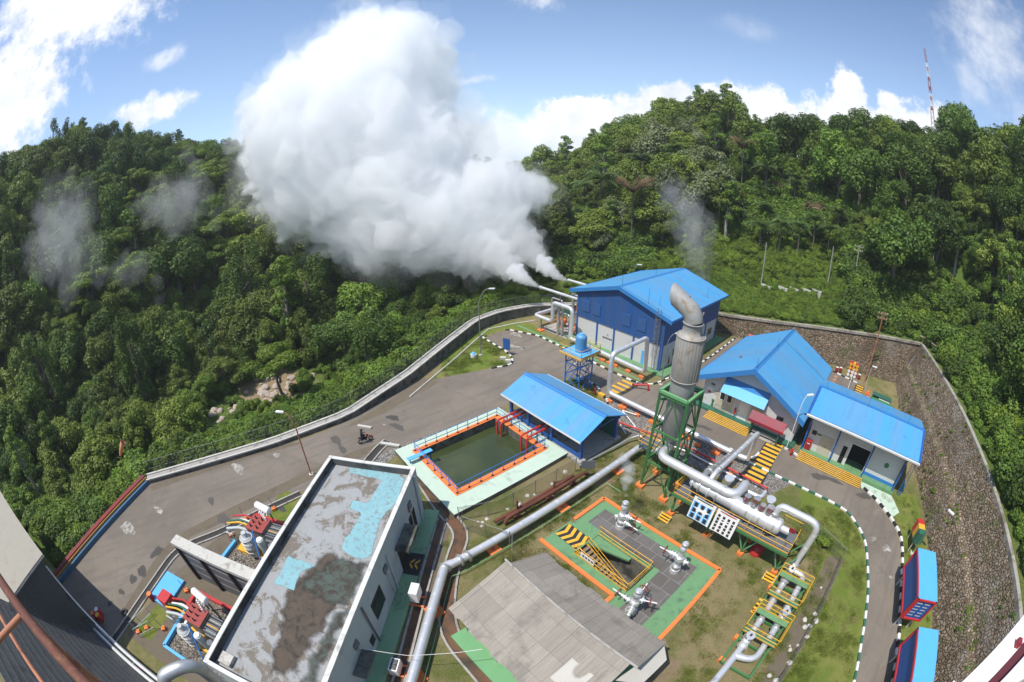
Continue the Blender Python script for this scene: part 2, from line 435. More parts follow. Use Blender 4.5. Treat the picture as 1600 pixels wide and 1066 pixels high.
def ground_mat(name, green, dry, soil, gscale=.12, thr=(.40, .62), soil_thr=(.60, .72), fine=9.0):
    m_, t, b = material(name)
    pos = t.node('ShaderNodeTexCoord').outputs['Object']
    big = t.noise(pos, gscale, 6.0, .62, .4)
    mid = t.noise(pos, gscale * 6.5, 6.0, .65, .3)
    fin = t.math('ADD', t.math('MULTIPLY', t.noise(pos, fine, 5.0, .75), .6), t.math('MULTIPLY', t.noise(pos, fine * 3.1, 3.0, .7), .4))
    fin = t.ramp(fin, .30, .70)
    tuft = t.node('ShaderNodeTexVoronoi', ins={'Vector': pos, 'Scale': 2.3}).outputs['Distance']
    g = t.mix(fin, tuple(c * .55 for c in green) + (1,), tuple(c * 1.45 for c in green) + (1,))
    d = t.mix(fin, tuple(c * .68 for c in dry) + (1,), tuple(c * 1.30 for c in dry) + (1,))
    k = t.ramp(t.math('ADD', t.math('MULTIPLY', big, .65), t.math('MULTIPLY', mid, .35)), *thr)
    c = t.mix(k, d, g)
    c = t.mix(t.math('MULTIPLY', t.math('SUBTRACT', 1.0, t.ramp(tuft, .05, .28)), .35), c, tuple(x * .55 for x in green) + (1,))
    sl = t.ramp(t.math('ADD', t.math('MULTIPLY', t.noise(pos, gscale * 2.7, 7.0, .7, .5), .7), t.math('MULTIPLY', fin, .3)), *soil_thr)
    c = t.mix(sl, c, t.mix(fin, tuple(x * .7 for x in soil) + (1,), tuple(x * 1.3 for x in soil) + (1,)))
    t.set(b, 'Base Color', c); b.inputs['Roughness'].default_value = .95; b.inputs['Specular IOR Level'].default_value = .15
    bp = t.node('ShaderNodeBump', ins={'Height': t.math('ADD', fin, t.math('MULTIPLY', mid, .8)), 'Strength': .8, 'Distance': .06})
    t.set(b, 'Normal', bp.outputs[0])
    return m_
SOIL_GRASS = ground_mat('dry_grass_and_soil', (.125, .148, .038), (.270, .218, .112), (.215, .165, .105), .13, (.42, .62), (.57, .70))
LAWN = ground_mat('lawn_grass', (.140, .195, .030), (.25, .235, .070), (.16, .13, .07), .14, (.36, .56), (.70, .82), 11)
DULL_LAWN = ground_mat('olive_lawn', (.150, .200, .034), (.25, .25, .070), (.18, .15, .08), .16, (.36, .56), (.72, .86), 11)
SOIL = ground_mat('stony_soil', (.13, .12, .05), (.20, .165, .12), (.14, .11, .085), .2, (.55, .75), (.5, .7), 14)

def asphalt_mat():
    m_, t, b = material('worn_asphalt')
    pos = t.node('ShaderNodeTexCoord').outputs['Object']
    big = t.noise(pos, .09, 6.0, .6, .5); mid = t.noise(pos, .5, 6.0, .65, .6); fin = t.noise(pos, 14.0, 4.0, .7)
    c = t.mix(t.ramp(big, .38, .62), (.150, .124, .098, 1), (.218, .183, .146, 1))
    c = t.mix(t.math('MULTIPLY', t.ramp(mid, .55, .75), .55), c, (.265, .218, .165, 1))
    mp = t.node('ShaderNodeMapping', ins={'Vector': pos}); mp.inputs['Scale'].default_value = (1.0, .12, 1.0)
    c = t.mix(t.math('MULTIPLY', t.ramp(t.noise(mp.outputs[0], 1.1, 4.0, .6), .48, .64), .5), c, (.105, .095, .085, 1))
    dk = t.ramp(t.noise(pos, .33, 5.0, .55, .3), .66, .73)
    c = t.mix(t.math('MULTIPLY', dk, .6), c, (.055, .05, .045, 1))
    wv = t.vmath('ADD', pos, t.vmath('MULTIPLY', t.node('ShaderNodeTexNoise', ins={'Vector': pos, 'Scale': .7, 'Detail': 5.0}).outputs['Color'], (2.2, 2.2, 0)))
    ck = t.node('ShaderNodeTexVoronoi', feature='DISTANCE_TO_EDGE', ins={'Vector': wv, 'Scale': .17}).outputs['Distance']
    c = t.mix(t.math('MULTIPLY', t.ramp(ck, .010, .003), .30), c, (.05, .045, .04, 1))
    spk = t.ramp(t.noise(pos, 5.5, 3.0, .5), .70, .76)
    c = t.mix(t.math('MULTIPLY', spk, .5), c, (.34, .31, .26, 1))
    c = t.mix(.35, c, t.mix(fin, (.065, .055, .045, 1), (.31, .27, .22, 1)))
    t.set(b, 'Base Color', c); b.inputs['Roughness'].default_value = .85; b.inputs['Specular IOR Level'].default_value = .3
    bp = t.node('ShaderNodeBump', ins={'Height': fin, 'Strength': .5, 'Distance': .02}); t.set(b, 'Normal', bp.outputs[0])
    return m_
ASPHALT = asphalt_mat()
def gravel_mat(name, a, b_, scale=9.0, soil=None):
    m_, t, b = material(name)
    pos = t.node('ShaderNodeTexCoord').outputs['Object']
    v = t.node('ShaderNodeTexVoronoi', ins={'Vector': pos, 'Scale': scale})
    r = t.node('ShaderNodeSeparateColor', ins={0: v.outputs['Color']}).outputs[0]
    c = t.mix(r, a + (1,), b_ + (1,))
    c = t.mix(t.ramp(v.outputs['Distance'], .35, .75), c, tuple(x * .35 for x in a) + (1,))
    c = t.mix(t.math('MULTIPLY', t.ramp(t.noise(pos, .6, 6, .65), .48, .66), .7), c, (soil or (.14, .11, .08)) + (1,))
    t.set(b, 'Base Color', c); b.inputs['Roughness'].default_value = .92
    bp = t.node('ShaderNodeBump', ins={'Height': t.math('SUBTRACT', 1.0, v.outputs['Distance']), 'Strength': .9, 'Distance': .05}); t.set(b, 'Normal', bp.outputs[0])
    return m_
GRAVEL = gravel_mat('grey_gravel', (.20, .185, .165), (.36, .335, .30), 8.0)
GRAVEL_DARK = gravel_mat('dark_transformer_gravel', (.13, .11, .09), (.33, .29, .24), 7.0)
def stone_mat():
    m_, t, b = material('mortared_river_stone')
    pos = t.node('ShaderNodeTexCoord').outputs['Object']
    wv = t.vmath('ADD', pos, t.vmath('MULTIPLY', t.node('ShaderNodeTexNoise', ins={'Vector': pos, 'Scale': 1.2}).outputs['Color'], (.35, .35, .35)))
    v = t.node('ShaderNodeTexVoronoi', ins={'Vector': wv, 'Scale': 2.9})
    e = t.node('ShaderNodeTexVoronoi', feature='DISTANCE_TO_EDGE', ins={'Vector': wv, 'Scale': 2.9}).outputs['Distance']
    r = t.node('ShaderNodeSeparateColor', ins={0: v.outputs['Color']})
    c = t.mix(r.outputs[0], (.160, .110, .066, 1), (.37, .285, .20, 1))
    c = t.mix(t.math('MULTIPLY', t.ramp(r.outputs[1], .8, 1.0), .7), c, (.40, .35, .29, 1))
    c = t.mix(t.ramp(e, .09, .02), c, (.115, .082, .052, 1))
    big = t.noise(pos, .16, 6, .65, .7)
    c = t.mix(t.math('MULTIPLY', t.ramp(big, .50, .64), .60), c, (.120, .080, .046, 1))
    pal = t.noise(pos, .11, 5, .6, 1.0)
    c = t.mix(t.math('MULTIPLY', t.ramp(pal, .56, .68), .5), c, (.34, .31, .27, 1))
    mos = t.ramp(t.noise(pos, .26, 7, .72, .5), .53, .66)
    c = t.mix(t.math('MULTIPLY', mos, .65), c, (.10, .125, .035, 1))
    t.set(b, 'Base Color', c); b.inputs['Roughness'].default_value = .93
    bp = t.node('ShaderNodeBump', ins={'Height': t.ramp(e, 0.0, .22), 'Strength': 1.0, 'Distance': .14}); t.set(b, 'Normal', bp.outputs[0])
    return m_
STONE = stone_mat()
BARE = ground_mat('bare_tan_earth', (.17, .15, .07), (.27, .205, .125), (.21, .155, .10), .3, (.62, .8), (.5, .75), 10)
def blot_pts(cx, cy, rx, ry, seed):
    rnd = random.Random(seed); ph = [rnd.uniform(0, 6.28) for _ in range(4)]
    return [(cx + rx * q * math.cos(a), cy + ry * q * math.sin(a)) for a, q in ((6.2832 * i / 60, 1 + .18 * math.sin(2 * 6.2832 * i / 60 + ph[0]) + .12 * math.sin(5 * 6.2832 * i / 60 + ph[1]) + .08 * math.sin(11 * 6.2832 * i / 60 + ph[2]) + rnd.uniform(-.05, .05)) for i in range(60))]

def shoelace(p): return sum(p[i][0] * p[(i + 1) % len(p)][1] - p[(i + 1) % len(p)][0] * p[i][1] for i in range(len(p)))
def flat_mesh(name, poly, z, mat_, holes=()):
    if shoelace(poly) < 0: poly = poly[::-1]
    loops = [[Vector((x, y, 0)) for x, y in poly]] + [[Vector((x, y, 0)) for x, y in h] for h in holes]
    tris = geometry.tessellate_polygon(loops)
    pts = [p for l in loops for p in l]
    mb = MB()
    fs = []
    for a, b, c in tris:
        n = (pts[b] - pts[a]).cross(pts[c] - pts[a]).z
        if abs(n) < 1e-9: continue
        fs.append((a, b, c) if n > 0 else (a, c, b))
    mb.add([(p.x, p.y, z) for p in pts], fs)
    return mb
def sheet(name, poly, z, mat_, holes=()):
    return struct(name, flat_mesh(name, poly, z, mat_, holes), mat_)
def smooth_line(pts, n=6):
    """Catmull-Rom through the points"""
    P = [np.array(p, float) for p in pts]; P = [2 * P[0] - P[1]] + P + [2 * P[-1] - P[-2]]
    out = []
    for i in range(1, len(P) - 2):
        for k in range(n):
            t = k / n
            out.append(tuple(.5 * (2 * P[i] + (P[i + 1] - P[i - 1]) * t + (2 * P[i - 1] - 5 * P[i] + 4 * P[i + 1] - P[i + 2]) * t * t + (3 * P[i] - P[i - 1] - 3 * P[i + 1] + P[i + 2]) * t ** 3)))
    out.append(tuple(P[-2])); return out
def resample(pts, step):
    P = np.array(pts, float); seg = np.hypot(*(P[1:] - P[:-1]).T) if P.shape[1] == 2 else np.linalg.norm(P[1:] - P[:-1], axis=1)
    L = np.concatenate([[0], np.cumsum(seg)]); n = max(2, int(round(L[-1] / step)) + 1)
    q = np.linspace(0, L[-1], n)
    return [tuple(np.interp(q, L, P[:, k]) for k in range(P.shape[1]))[0:P.shape[1]] for _ in (0,)] and list(zip(*[np.interp(q, L, P[:, k]) for k in range(P.shape[1])]))

# crest of the stone walls at the back and right, rim on the left: x, y, z of the ground just outside
CREST = [(-31, 69.8, 3.0), (-26, 70.6, 3.4), (-18, 72.6, 4.2), (-7.5, 74.4, 5.8), (2.5, 77, 7.0), (11.7, 79, 8.0), (14.9, 67, 8.0), (17.6, 56, 8.0), (19.8, 46, 8.0), (21.8, 37, 8.0), (24.3, 26, 8.0), (27.3, 12, 8.0), (30.3, -3, 8.0), (33, -20, 8.0)]
LEFT = [(-37.5, 68.0, -.5), (-49, 59, -1.0), (-56.2, 50, -1.2), (-57.6, 43, -1.4), (-56.8, 37.0, -1.6), (-50.6, 26.5, -1.6), (-47.0, 19.2, -1.5), (-44.0, 9.6, -1.4), (-43.7, .2, -1.4), (-44.9, -17.6, -1.6), (-32.6, -31.4, -1.8), (-42.3, -41.6, -2), (-50, -60, -2)]
SITE = [(x, y) for x, y, z in LEFT] + [(34, -60)] + [(x, y) for x, y, z in CREST[::-1]]
SITE_Z = [z for x, y, z in LEFT] + [4.0] + [z for x, y, z in CREST[::-1]]
POOL_HOLE = [(-32.0, 13.9), (-24.9, 13.9), (-24.9, 23.4), (-32.0, 23.4)]
CELLAR = [(-13.3, 16.75), (-7.9, 16.75), (-7.9, 19.55), (-13.3, 19.55)]
DRAIN = [ST(-24.5, -6.9), ST(-19.2, -6.35), ST(-13.4, -6.2), ST(-10.4, -5.6), ST(-8.9, -3.6), ST(-8.4, -2.2), ST(-7.5, -2.9), ST(-7.9, -4.4), ST(-9.4, -6.55), ST(-12.8, -7.05), ST(-19.2, -7.2), ST(-24.3, -7.75)]
struct('ground', flat_mesh('ground', SITE, 0.0, None, [POOL_HOLE, CELLAR]), SOIL_GRASS)

ROAD_A = smooth_line([(-43.5, -17.4), (-42.3, .2), (-42.6, 9.8), (-45.4, 18.0), (-44.9, 23.5), (-42.9, 30.5), (-42.2, 33.6)], 5) + [(-34.1, 35.6), (-34.1, 26.3), (-34.6, 12.3), (-33.4, 1.7), (-31.0, -9.2), (-27.0, -17.0), (-22.5, -22.5), (-25, -31), (-33, -30.3)]
sheet('road', ROAD_A, .006, ASPHALT)
LOT = smooth_line([(-42.2, 33.6), (-43.3, 35.3), (-46.0, 36.2), (-52.0, 36.6)], 4)[:-1] + [(-52.3, 37.2), (-52.5, 40.6), (-51.9, 41.3), (-47, 43.3), (-41, 43.0), (-31.7, 42.5)] + smooth_line([(-28, 42.4), (-25.6, 42.9), (-24.5, 44.4), (-24.0, 48), (-23.9, 60)], 4) + [(-24.0, 70.2), (-20.0, 71.0), (-19.6, 44.2), (-4, 43.9), (6.2, 42.4), (9.0, 40.9), (11.7, 38.5), (12.8, 36.4), (14.0, 30.7), (15.3, 25.1), (16.3, 21.1), (18.2, 13), (20, 3), (15.5, 3), (13.9, 13), (12.6, 19.8), (11.8, 23.0), (10.6, 28.3), (9.4, 32.0), (8.3, 34.7), (6.6, 36.6), (4.2, 37.8), (-13.7, 38.2), (-24.4, 38.2), (-25.4, 37.5)] + [(-28.0, 36.5), (-30, 37.9), (-33.9, 38.1), (-34.1, 35.6)]
sheet('yard_road', LOT, .0065, ASPHALT)
sheet('back_yard', [(-3.8, 56), (2.2, 56), (1.2, 71.4), (-4.6, 72.2)], .0065, ASPHALT)
sheet('lawn', smooth_line([(-45.2, 23.6), (-43.1, 30.5), (-42.4, 33.3), (-43.6, 35.4), (-46.2, 36.4), (-52.2, 36.7), (-52.6, 41.3), (-47.2, 43.6), (-48, 45), (-54, 46), (-55, 37.3), (-49.6, 27.2)], 3), .004, LAWN)
sheet('lawn_beside_fence', [(8.1, 34.5), (6.4, 36.4), (4.0, 37.6), (-1.0, 37.6), (.8, 33.0), (4.4, 30.5), (5.0, 16), (6.2, 3), (15.2, 3), (13.7, 13), (12.4, 19.8), (11.6, 23.0), (10.4, 28.3), (9.2, 32.0)], .0042, DULL_LAWN)
sheet('pipe_corridor_gravel', [(-27.0, 32.2), (-27.0, 36.9), (-24.6, 38.0), (-2.0, 38.0), (-4.0, 33.6)], .0043, GRAVEL)
sheet('roadside_gravel', [(-34.7, 12.3), (-34.3, 26.0), (-33.4, 26.0), (-33.5, 12.0), (-31.0, 5.5), (-33.2, 1.9)], .0041, GRAVEL)
sheet('transformer_yard_soil', [ST(-21.5, -30.6), ST(-21.5, -18), ST(-1.5, -18), ST(-1.5, -31), ST(-12, -30.4)], .0044, SOIL)
sheet('verge_soil', [ST(-24.2, -8.8), ST(-24.2, -7.7), ST(-3, -7.0), ST(-3, -8.8)], .0044, SOIL)
sheet('fence_line_gravel', [(4.9, 30.5), (6.6, 31.0), (6.4, 3), (4.7, 3)], .0051, SOIL)
sheet('tower_island_lawn', [(-33.6, 32.0), (-28.0, 32.0), (-28.0, 36.3), (-30, 37.6), (-33.6, 37.8)], .0055, LAWN)
sheet('kerbside_lawn', [(6.6, 43.1), (9.4, 41.5), (12.2, 38.9), (13.4, 36.7), (14.6, 30.8), (15.8, 25), (18.7, 13), (20.5, 3), (24, 3), (20.5, 24), (17.0, 37), (14.0, 46)], .0045, DULL_LAWN)

sheet('road_edge_dirt', GP([(205, 962), (240, 905), (268, 862), (300, 838), (345, 818), (410, 786), (480, 752), (560, 716), (600, 702), (604, 690), (560, 702), (478, 738), (405, 772), (335, 806), (285, 832), (250, 862), (222, 905), (190, 958)]), .0085, SOIL)
sheet('wall_foot_dirt', GP([(545, 668), (600, 646), (690, 596), (660, 590), (640, 604), (600, 632), (548, 662)]), .0087, SOIL)
sheet('wall_foot_dirt', GP([(236, 768), (300, 745), (400, 712), (470, 694), (470, 690), (400, 706), (300, 736), (236, 760)]), .0087, SOIL)
sheet('bare_earth_patch', blot_pts(*G(1000, 1035), 3.2, 2.3, 5), .0052, BARE)
sheet('bare_earth_patch', blot_pts(*G(930, 735), 2.6, .9, 9), .0053, BARE)
# potholes, worn paint and pale wear on the asphalt: thin patches with an outline of their own
def blot(name, cx, cy, rx, ry, z, mat_, seed, rot=0.0, k=.35):
    rnd = random.Random(seed); n = 26; ph = [rnd.uniform(0, 6.28) for _ in range(4)]
    pts = []
    for i in range(n):
        a = 2 * math.pi * i / n; q = 1 + k * (.5 * math.sin(2 * a + ph[0]) + .35 * math.sin(3 * a + ph[1]) + .3 * math.sin(5 * a + ph[2]) + .2 * math.sin(9 * a + ph[3])) + rnd.uniform(-.06, .06)
        u, v = rx * q * math.cos(a), ry * q * math.sin(a)
        pts.append((cx + u * math.cos(rot) - v * math.sin(rot), cy + u * math.sin(rot) + v * math.cos(rot)))
    return pts
TAR = paint('tar_patch', (.060, .054, .048), .8, var=.4, scale=4)
DAMP = paint('damp_asphalt', (.085, .075, .066), .75, var=.25, scale=2)
WORN = paint('worn_white_road_paint', (.42, .39, .34), .85, var=.25, scale=3, dirt=(.17, .15, .13), dirt_amt=.75, dirt_scale=1.6)
def patches(name, specs, mat_, z):
    mb = MB()
    for i, (px, py, rx, ry, rot) in enumerate(specs):
        x, y = G(px, py); p = blot('', x, y, rx, ry, z, None, i * 7 + 3, rot)
        q = flat_mesh('', p, z + i * .0003, None); mb.add(q.v, q.f)
    struct(name, mb, mat_)
patches('road_patches', [(614, 653, .75, .55, .5), (222, 893, .8, .55, .7), (245, 863, .55, .85, .2), (208, 905, .7, .4, .6), (190, 925, .5, .3, .6), (172, 943, .35, .3, 0), (440, 795, .55, .35, .5)], TAR, .0105)
patches('damp_road_patches', [(621, 667, .95, .5, .3), (525, 688, 1.1, .45, .3), (535, 702, .9, .35, .2), (430, 820, .9, .4, .4), (350, 812, 1.0, .6, .3), (330, 783, .8, .3, .3), (1100, 668, .9, .4, .2), (1280, 745, 1.2, .5, .2), (1352, 775, 1.0, .6, .5), (1300, 750, 1.3, .35, 0), (1030, 770, .01, .01, 0)], DAMP, .0135)
patches('worn_paint_patches', [(372, 732, 1.1, .6, .3), (200, 826, 1.5, .7, .9), (248, 797, .9, .35, .8), (432, 711, .7, .3, .5), (803, 542, 1.6, .6, .2), (806, 523, 1.3, .5, .2), (1386, 857, .6, .5, .4), (1363, 842, .5, .3, .4), (1392, 902, .3, .2, 0), (600, 664, .2, .15, 0)], WORN, .0165)

# ------------------------------------------------------------------ the hills
SKY = [(-60, 8, 190), (0, 9, 170), (30, 11.5, 150), (55, 12.0, 140), (69, 11.0, 140), (77, 8.7, 145), (84, 7.2, 150), (90, 7.2, 150), (95, 5.6, 155), (102, 4.9, 165), (107, 4.8, 170), (113, 5.4, 175), (117, 6.3, 175), (122, 4.2, 185), (127, 1.7, 195), (132, -.9, 210), (137, -3.2, 225), (141, -3.4, 240), (150, -2.6, 260), (158, -.6, 250), (166, 1.2, 245), (177, 4.0, 235), (182, 5.0, 230), (188, 7.0, 225), (193, 8.6, 220), (199, 10.4, 215), (206, 9.6, 210), (212, 9.6, 205), (225, 11, 200), (260, 10, 200), (300, 8, 190)]
_sa = np.array([s[0] for s in SKY], float); _se = np.array([s[1] for s in SKY], float); _sr = np.array([s[2] for s in SKY], float)
SN = np.array(SITE); SZ = np.array(SITE_Z)
def site_dist(x, y):
    """distance to the yard's rim, inside?, rim height at the nearest point"""
    best = 1e9; bz = 0; inside = False
    n = len(SN)
    for i in range(n):
        ax, ay = SN[i]; bx, by = SN[(i + 1) % n]
        dx, dy = bx - ax, by - ay
        t = max(0, min(1, ((x - ax) * dx + (y - ay) * dy) / (dx * dx + dy * dy + 1e-12)))
        d = math.hypot(x - ax - t * dx, y - ay - t * dy)
        if d < best: best = d; bz = SZ[i] * (1 - t) + SZ[(i + 1) % n] * t
        if (ay > y) != (by > y) and x < ax + (y - ay) / (by - ay + 1e-12) * (bx - ax): inside = not inside
    return best, inside, bz
def sstep(a, b, v):
    t = max(0., min(1., (v - a) / (b - a))); return t * t * (3 - 2 * t)
def terrain(x, y, d=None, bz=None):
    if d is None: d, ins, bz = site_dist(x, y)
    az = math.degrees(math.atan2(y, x)); az = az if az > -60 else az + 360
    r = math.hypot(x, y)
    el = np.interp(az, _sa, _se); rr = np.interp(az, _sa, _sr)
    left = sstep(140, 152, az) * (1 - sstep(232, 255, az))
    top = CAM_H + rr * math.tan(R(el))
    low = bz + (-8.0 - bz) * left * sstep(0, 24, d) + (1 - left) * min(d * .16, 5)
    r0 = 92 * left + 78 * (1 - left)
    if az < 75: r0 = 78 - 32 * sstep(75, 55, az) if False else 78 - 36 * sstep(0, 1, (75 - az) / 25)
    k = sstep(r0, rr, r) ** .85
    h = low + (top - low) * k * sstep(0, 12, d)
    h -= max(0, r - rr) * .22 * sstep(0, 60, r - rr)
    if r > 900: h = min(h, -150)
    amp = min(4.0, d * .10)
    h += amp * (noise.noise(Vector((x * .022, y * .022, 3.1))) + .5 * noise.noise(Vector((x * .06, y * .06, 7.7))))
    return h
def build_terrain():
    pts = []; zs = []; bp = []
    rim = SITE + [SITE[0]]; rz = SITE_Z + [SITE_Z[0]]
    P3 = resample([(x, y, z) for (x, y), z in zip(rim, rz)], 3.0)[:-1]
    nb = len(P3)
    for x, y, z in P3: pts.append(Vector((x, y))); zs.append(z)
    radii = list(np.arange(24, 130, 4.0)) + list(np.arange(130, 300, 7.0)) + [310, 330, 360, 400, 460, 540, 650, 800, 1000, 1400]
    for i, r in enumerate(radii):
        n = 150
        for k in range(n):
            a = 2 * math.pi * (k + .5 * (i % 2)) / n
            x, y = r * math.cos(a), r * math.sin(a)
            if r < 110:
                d, ins, bz = site_dist(x, y)
                if ins or d < 1.2: continue
            else: d, ins, bz = site_dist(x, y)
            if r < 60 and k % 2: continue
            pts.append(Vector((x, y))); zs.append(terrain(x, y, d, bz))
    edges = [(i, (i + 1) % nb) for i in range(nb)]
    v, e, f, *_ = geometry.delaunay_2d_cdt(pts, edges, [], 0, 1e-4)
    keep = []
    for t in f:
        if len(t) != 3: continue
        if min(t) < nb:
            cx = sum(v[i][0] for i in t) / 3; cy_ = sum(v[i][1] for i in t) / 3
            if site_dist(cx, cy_)[1]: continue
        keep.append(tuple(t))
    mb = MB(); mb.add([(v[i][0], v[i][1], zs[i] if i < len(zs) else 0) for i in range(len(v))], keep, True)
    return mb
FOREST_FLOOR = ground_mat('forest_floor', (.075, .125, .020), (.125, .145, .04), (.07, .05, .03), .07, (.35, .6), (.62, .74), 2.2)
_t = NT(FOREST_FLOOR.node_tree); _b = _t.n['Principled BSDF']; _old = _b.inputs['Base Color'].links[0].from_socket
_ps = _t.node('ShaderNodeTexCoord').outputs['Object']; _cx, _cy = G(425, 600, -8.5)
_ds = _t.vmath('DISTANCE', _t.vmath('MULTIPLY', _ps, (1, 1, 0)), (_cx, _cy, 0)); _ds = _t.math('ADD', _ds, _t.math('MULTIPLY', _t.noise(_ps, .35, 5, .6), 9.0))
_t.set(_b, 'Base Color', _t.mix(_t.ramp(_ds, 13.5, 10.0), _old, _t.mix(_t.noise(_ps, 1.5, 6, .7), (.17, .12, .07, 1), (.36, .28, .17, 1))))
struct('terrain', build_terrain(), FOREST_FLOOR, origin=(0, 0, 0))
# the sea and a far coast beyond the valley
m_, t_, b_ = material('far_sea'); b_.inputs['Base Color'].default_value = (.015, .06, .10, 1); b_.inputs['Roughness'].default_value = .25
_mb = MB(); _n = 64
_rings = [1300, 2200, 3500, 5000]
_mb.add([(r * math.cos(2 * math.pi * k / _n), r * math.sin(2 * math.pi * k / _n), -160 - r * r / 1.3e7) for r in _rings for k in range(_n)], [(i * _n + k, (i + 1) * _n + k, (i + 1) * _n + (k + 1) % _n, i * _n + (k + 1) % _n) for i in range(len(_rings) - 1) for k in range(_n)])
struct('sea', _mb, m_, origin=(0, 0, 0))
FAR_HILL = paint('haze_blue_forested_hill', (.05, .10, .13), .95, var=.2, scale=.003)  # blue of the distance haze mixed into the forest colour
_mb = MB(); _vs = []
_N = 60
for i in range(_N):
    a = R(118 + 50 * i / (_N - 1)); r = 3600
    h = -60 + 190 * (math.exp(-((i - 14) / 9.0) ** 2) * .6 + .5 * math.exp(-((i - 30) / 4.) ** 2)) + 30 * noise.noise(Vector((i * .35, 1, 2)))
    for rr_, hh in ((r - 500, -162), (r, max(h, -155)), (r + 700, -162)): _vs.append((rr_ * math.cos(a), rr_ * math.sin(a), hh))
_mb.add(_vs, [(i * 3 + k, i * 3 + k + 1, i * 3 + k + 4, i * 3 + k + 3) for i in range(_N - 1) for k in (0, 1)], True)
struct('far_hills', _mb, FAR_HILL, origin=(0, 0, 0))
# ------------------------------------------------------------------ retaining walls, perimeter wall, kerbs
COPING = paint('weathered_coping', (.36, .33, .28), .9, var=.25, scale=.8, dirt=(.16, .13, .095), dirt_amt=.55, dirt_scale=.5)
def stone_slopes():
    # right hand slope: foot line, ledge, crest
    foot = [(8.6, 77.6), (9.8, 67.5), (12.2, 56), (14.9, 46), (17.2, 37), (20.0, 26), (23.2, 12), (26.2, -3), (29, -20)]
    crest = [(11.7, 79), (14.9, 67), (17.6, 56), (19.8, 46), (21.8, 37), (24.3, 26), (27.3, 12), (30.3, -3), (33, -20)]
    cols = []
    for (fx, fy), (cx, cy_) in zip(foot, crest):
        prof = [(0, 0), (.34, 3.6), (.56, 3.9), (.94, 8.05)]
        cols.append([(fx + (cx - fx) * a, fy + (cy_ - fy) * a, z) for a, z in prof])
    mb = MB(); n = len(cols)
    # subdivide for a slightly uneven face
    rows = []
    for j in range(n - 1):
        for k in range(6):
            t = k / 6; rows.append([tuple(np.array(cols[j][i]) * (1 - t) + np.array(cols[j + 1][i]) * t) for i in range(4)])
    rows.append(cols[-1])
    fine = []
    for r_ in rows:
        q = []
        for i in range(3):
            for k in range(4):
                t = k / 4; q.append(np.array(r_[i]) * (1 - t) + np.array(r_[i + 1]) * t)
        q.append(np.array(r_[3])); fine.append(q)
    W = len(fine[0]); vs = []
    for a, q in enumerate(fine):
        for b, p in enumerate(q):
            d = .13 * noise.noise(Vector(p) * .8) if 0 < b < W - 1 else 0
            vs.append((p[0] - d, p[1] - d * .3, p[2] + d * .5))
    mb.add(vs, [(a * W + b, (a + 1) * W + b, (a + 1) * W + b + 1, a * W + b + 1) for a in range(len(fine) - 1) for b in range(W - 1)])
    t = thing('stone_retaining_slope', 'long two tier slope of mortared river stones rising along the right side of the yard', 'retaining wall', (22, 40, 0))
    mb.build('stone_face', STONE, t)
    cp = MB()
    for p, q in zip(crest[:-1], crest[1:]): cp.extr([(-.25, 7.75), (.35, 7.75), (.35, 8.22), (-.25, 8.22)], (*p, 0), (*q, 0))
    cp.build('coping', COPING, t)
    # back wall, nearly upright, rising towards the right
    base = [(-31, 69.3), (-26, 70.1), (-18, 72.0), (-7.5, 73.5), (2.5, 75.9), (8.6, 77.6)]
    top = [(-31, 69.8, 3.0), (-26, 70.6, 3.4), (-18, 72.6, 4.2), (-7.5, 74.4, 5.8), (2.5, 77, 7.0), (11.7, 79, 8.0)]
    mb = MB()
    for (a, b), (c, d) in zip(zip(base, top), zip(base[1:], top[1:])):
        N = 6; M_ = 5; vs = []
        for i in range(N + 1):
            for j in range(M_ + 1):
                p = np.array([*a, 0.]) * (1 - i / N) + np.array([*c, 0.]) * i / N; q = np.array(b) * (1 - i / N) + np.array(d) * i / N
                w = p * (1 - j / M_) + q * j / M_
                if 0 < j < M_: w[1] += .1 * noise.noise(Vector(w) * .9)
                vs.append(tuple(w))
        mb.add(vs, [(i * (M_ + 1) + j, (i + 1) * (M_ + 1) + j, (i + 1) * (M_ + 1) + j + 1, i * (M_ + 1) + j + 1) for i in range(N) for j in range(M_)])
    t = thing('stone_retaining_wall', 'tall mortared stone wall along the back of the yard behind the blue roofed buildings', 'retaining wall', (-10, 73, 0))
    mb.build('stone_face', STONE, t)
    cp = MB()
    for p, q in zip(top[:-1], top[1:]):
        P, Q = Vector(p), Vector(q); d = (Q - P); n = Vector((-d.y, d.x, 0)).normalized()
        cp.slab([P - n * .25 + Vector((0, 0, .2)), Q - n * .25 + Vector((0, 0, .2)), Q + n * .35 + Vector((0, 0, .2)), P + n * .35 + Vector((0, 0, .2))], .4)
    cp.build('coping', COPING, t)
stone_slopes()

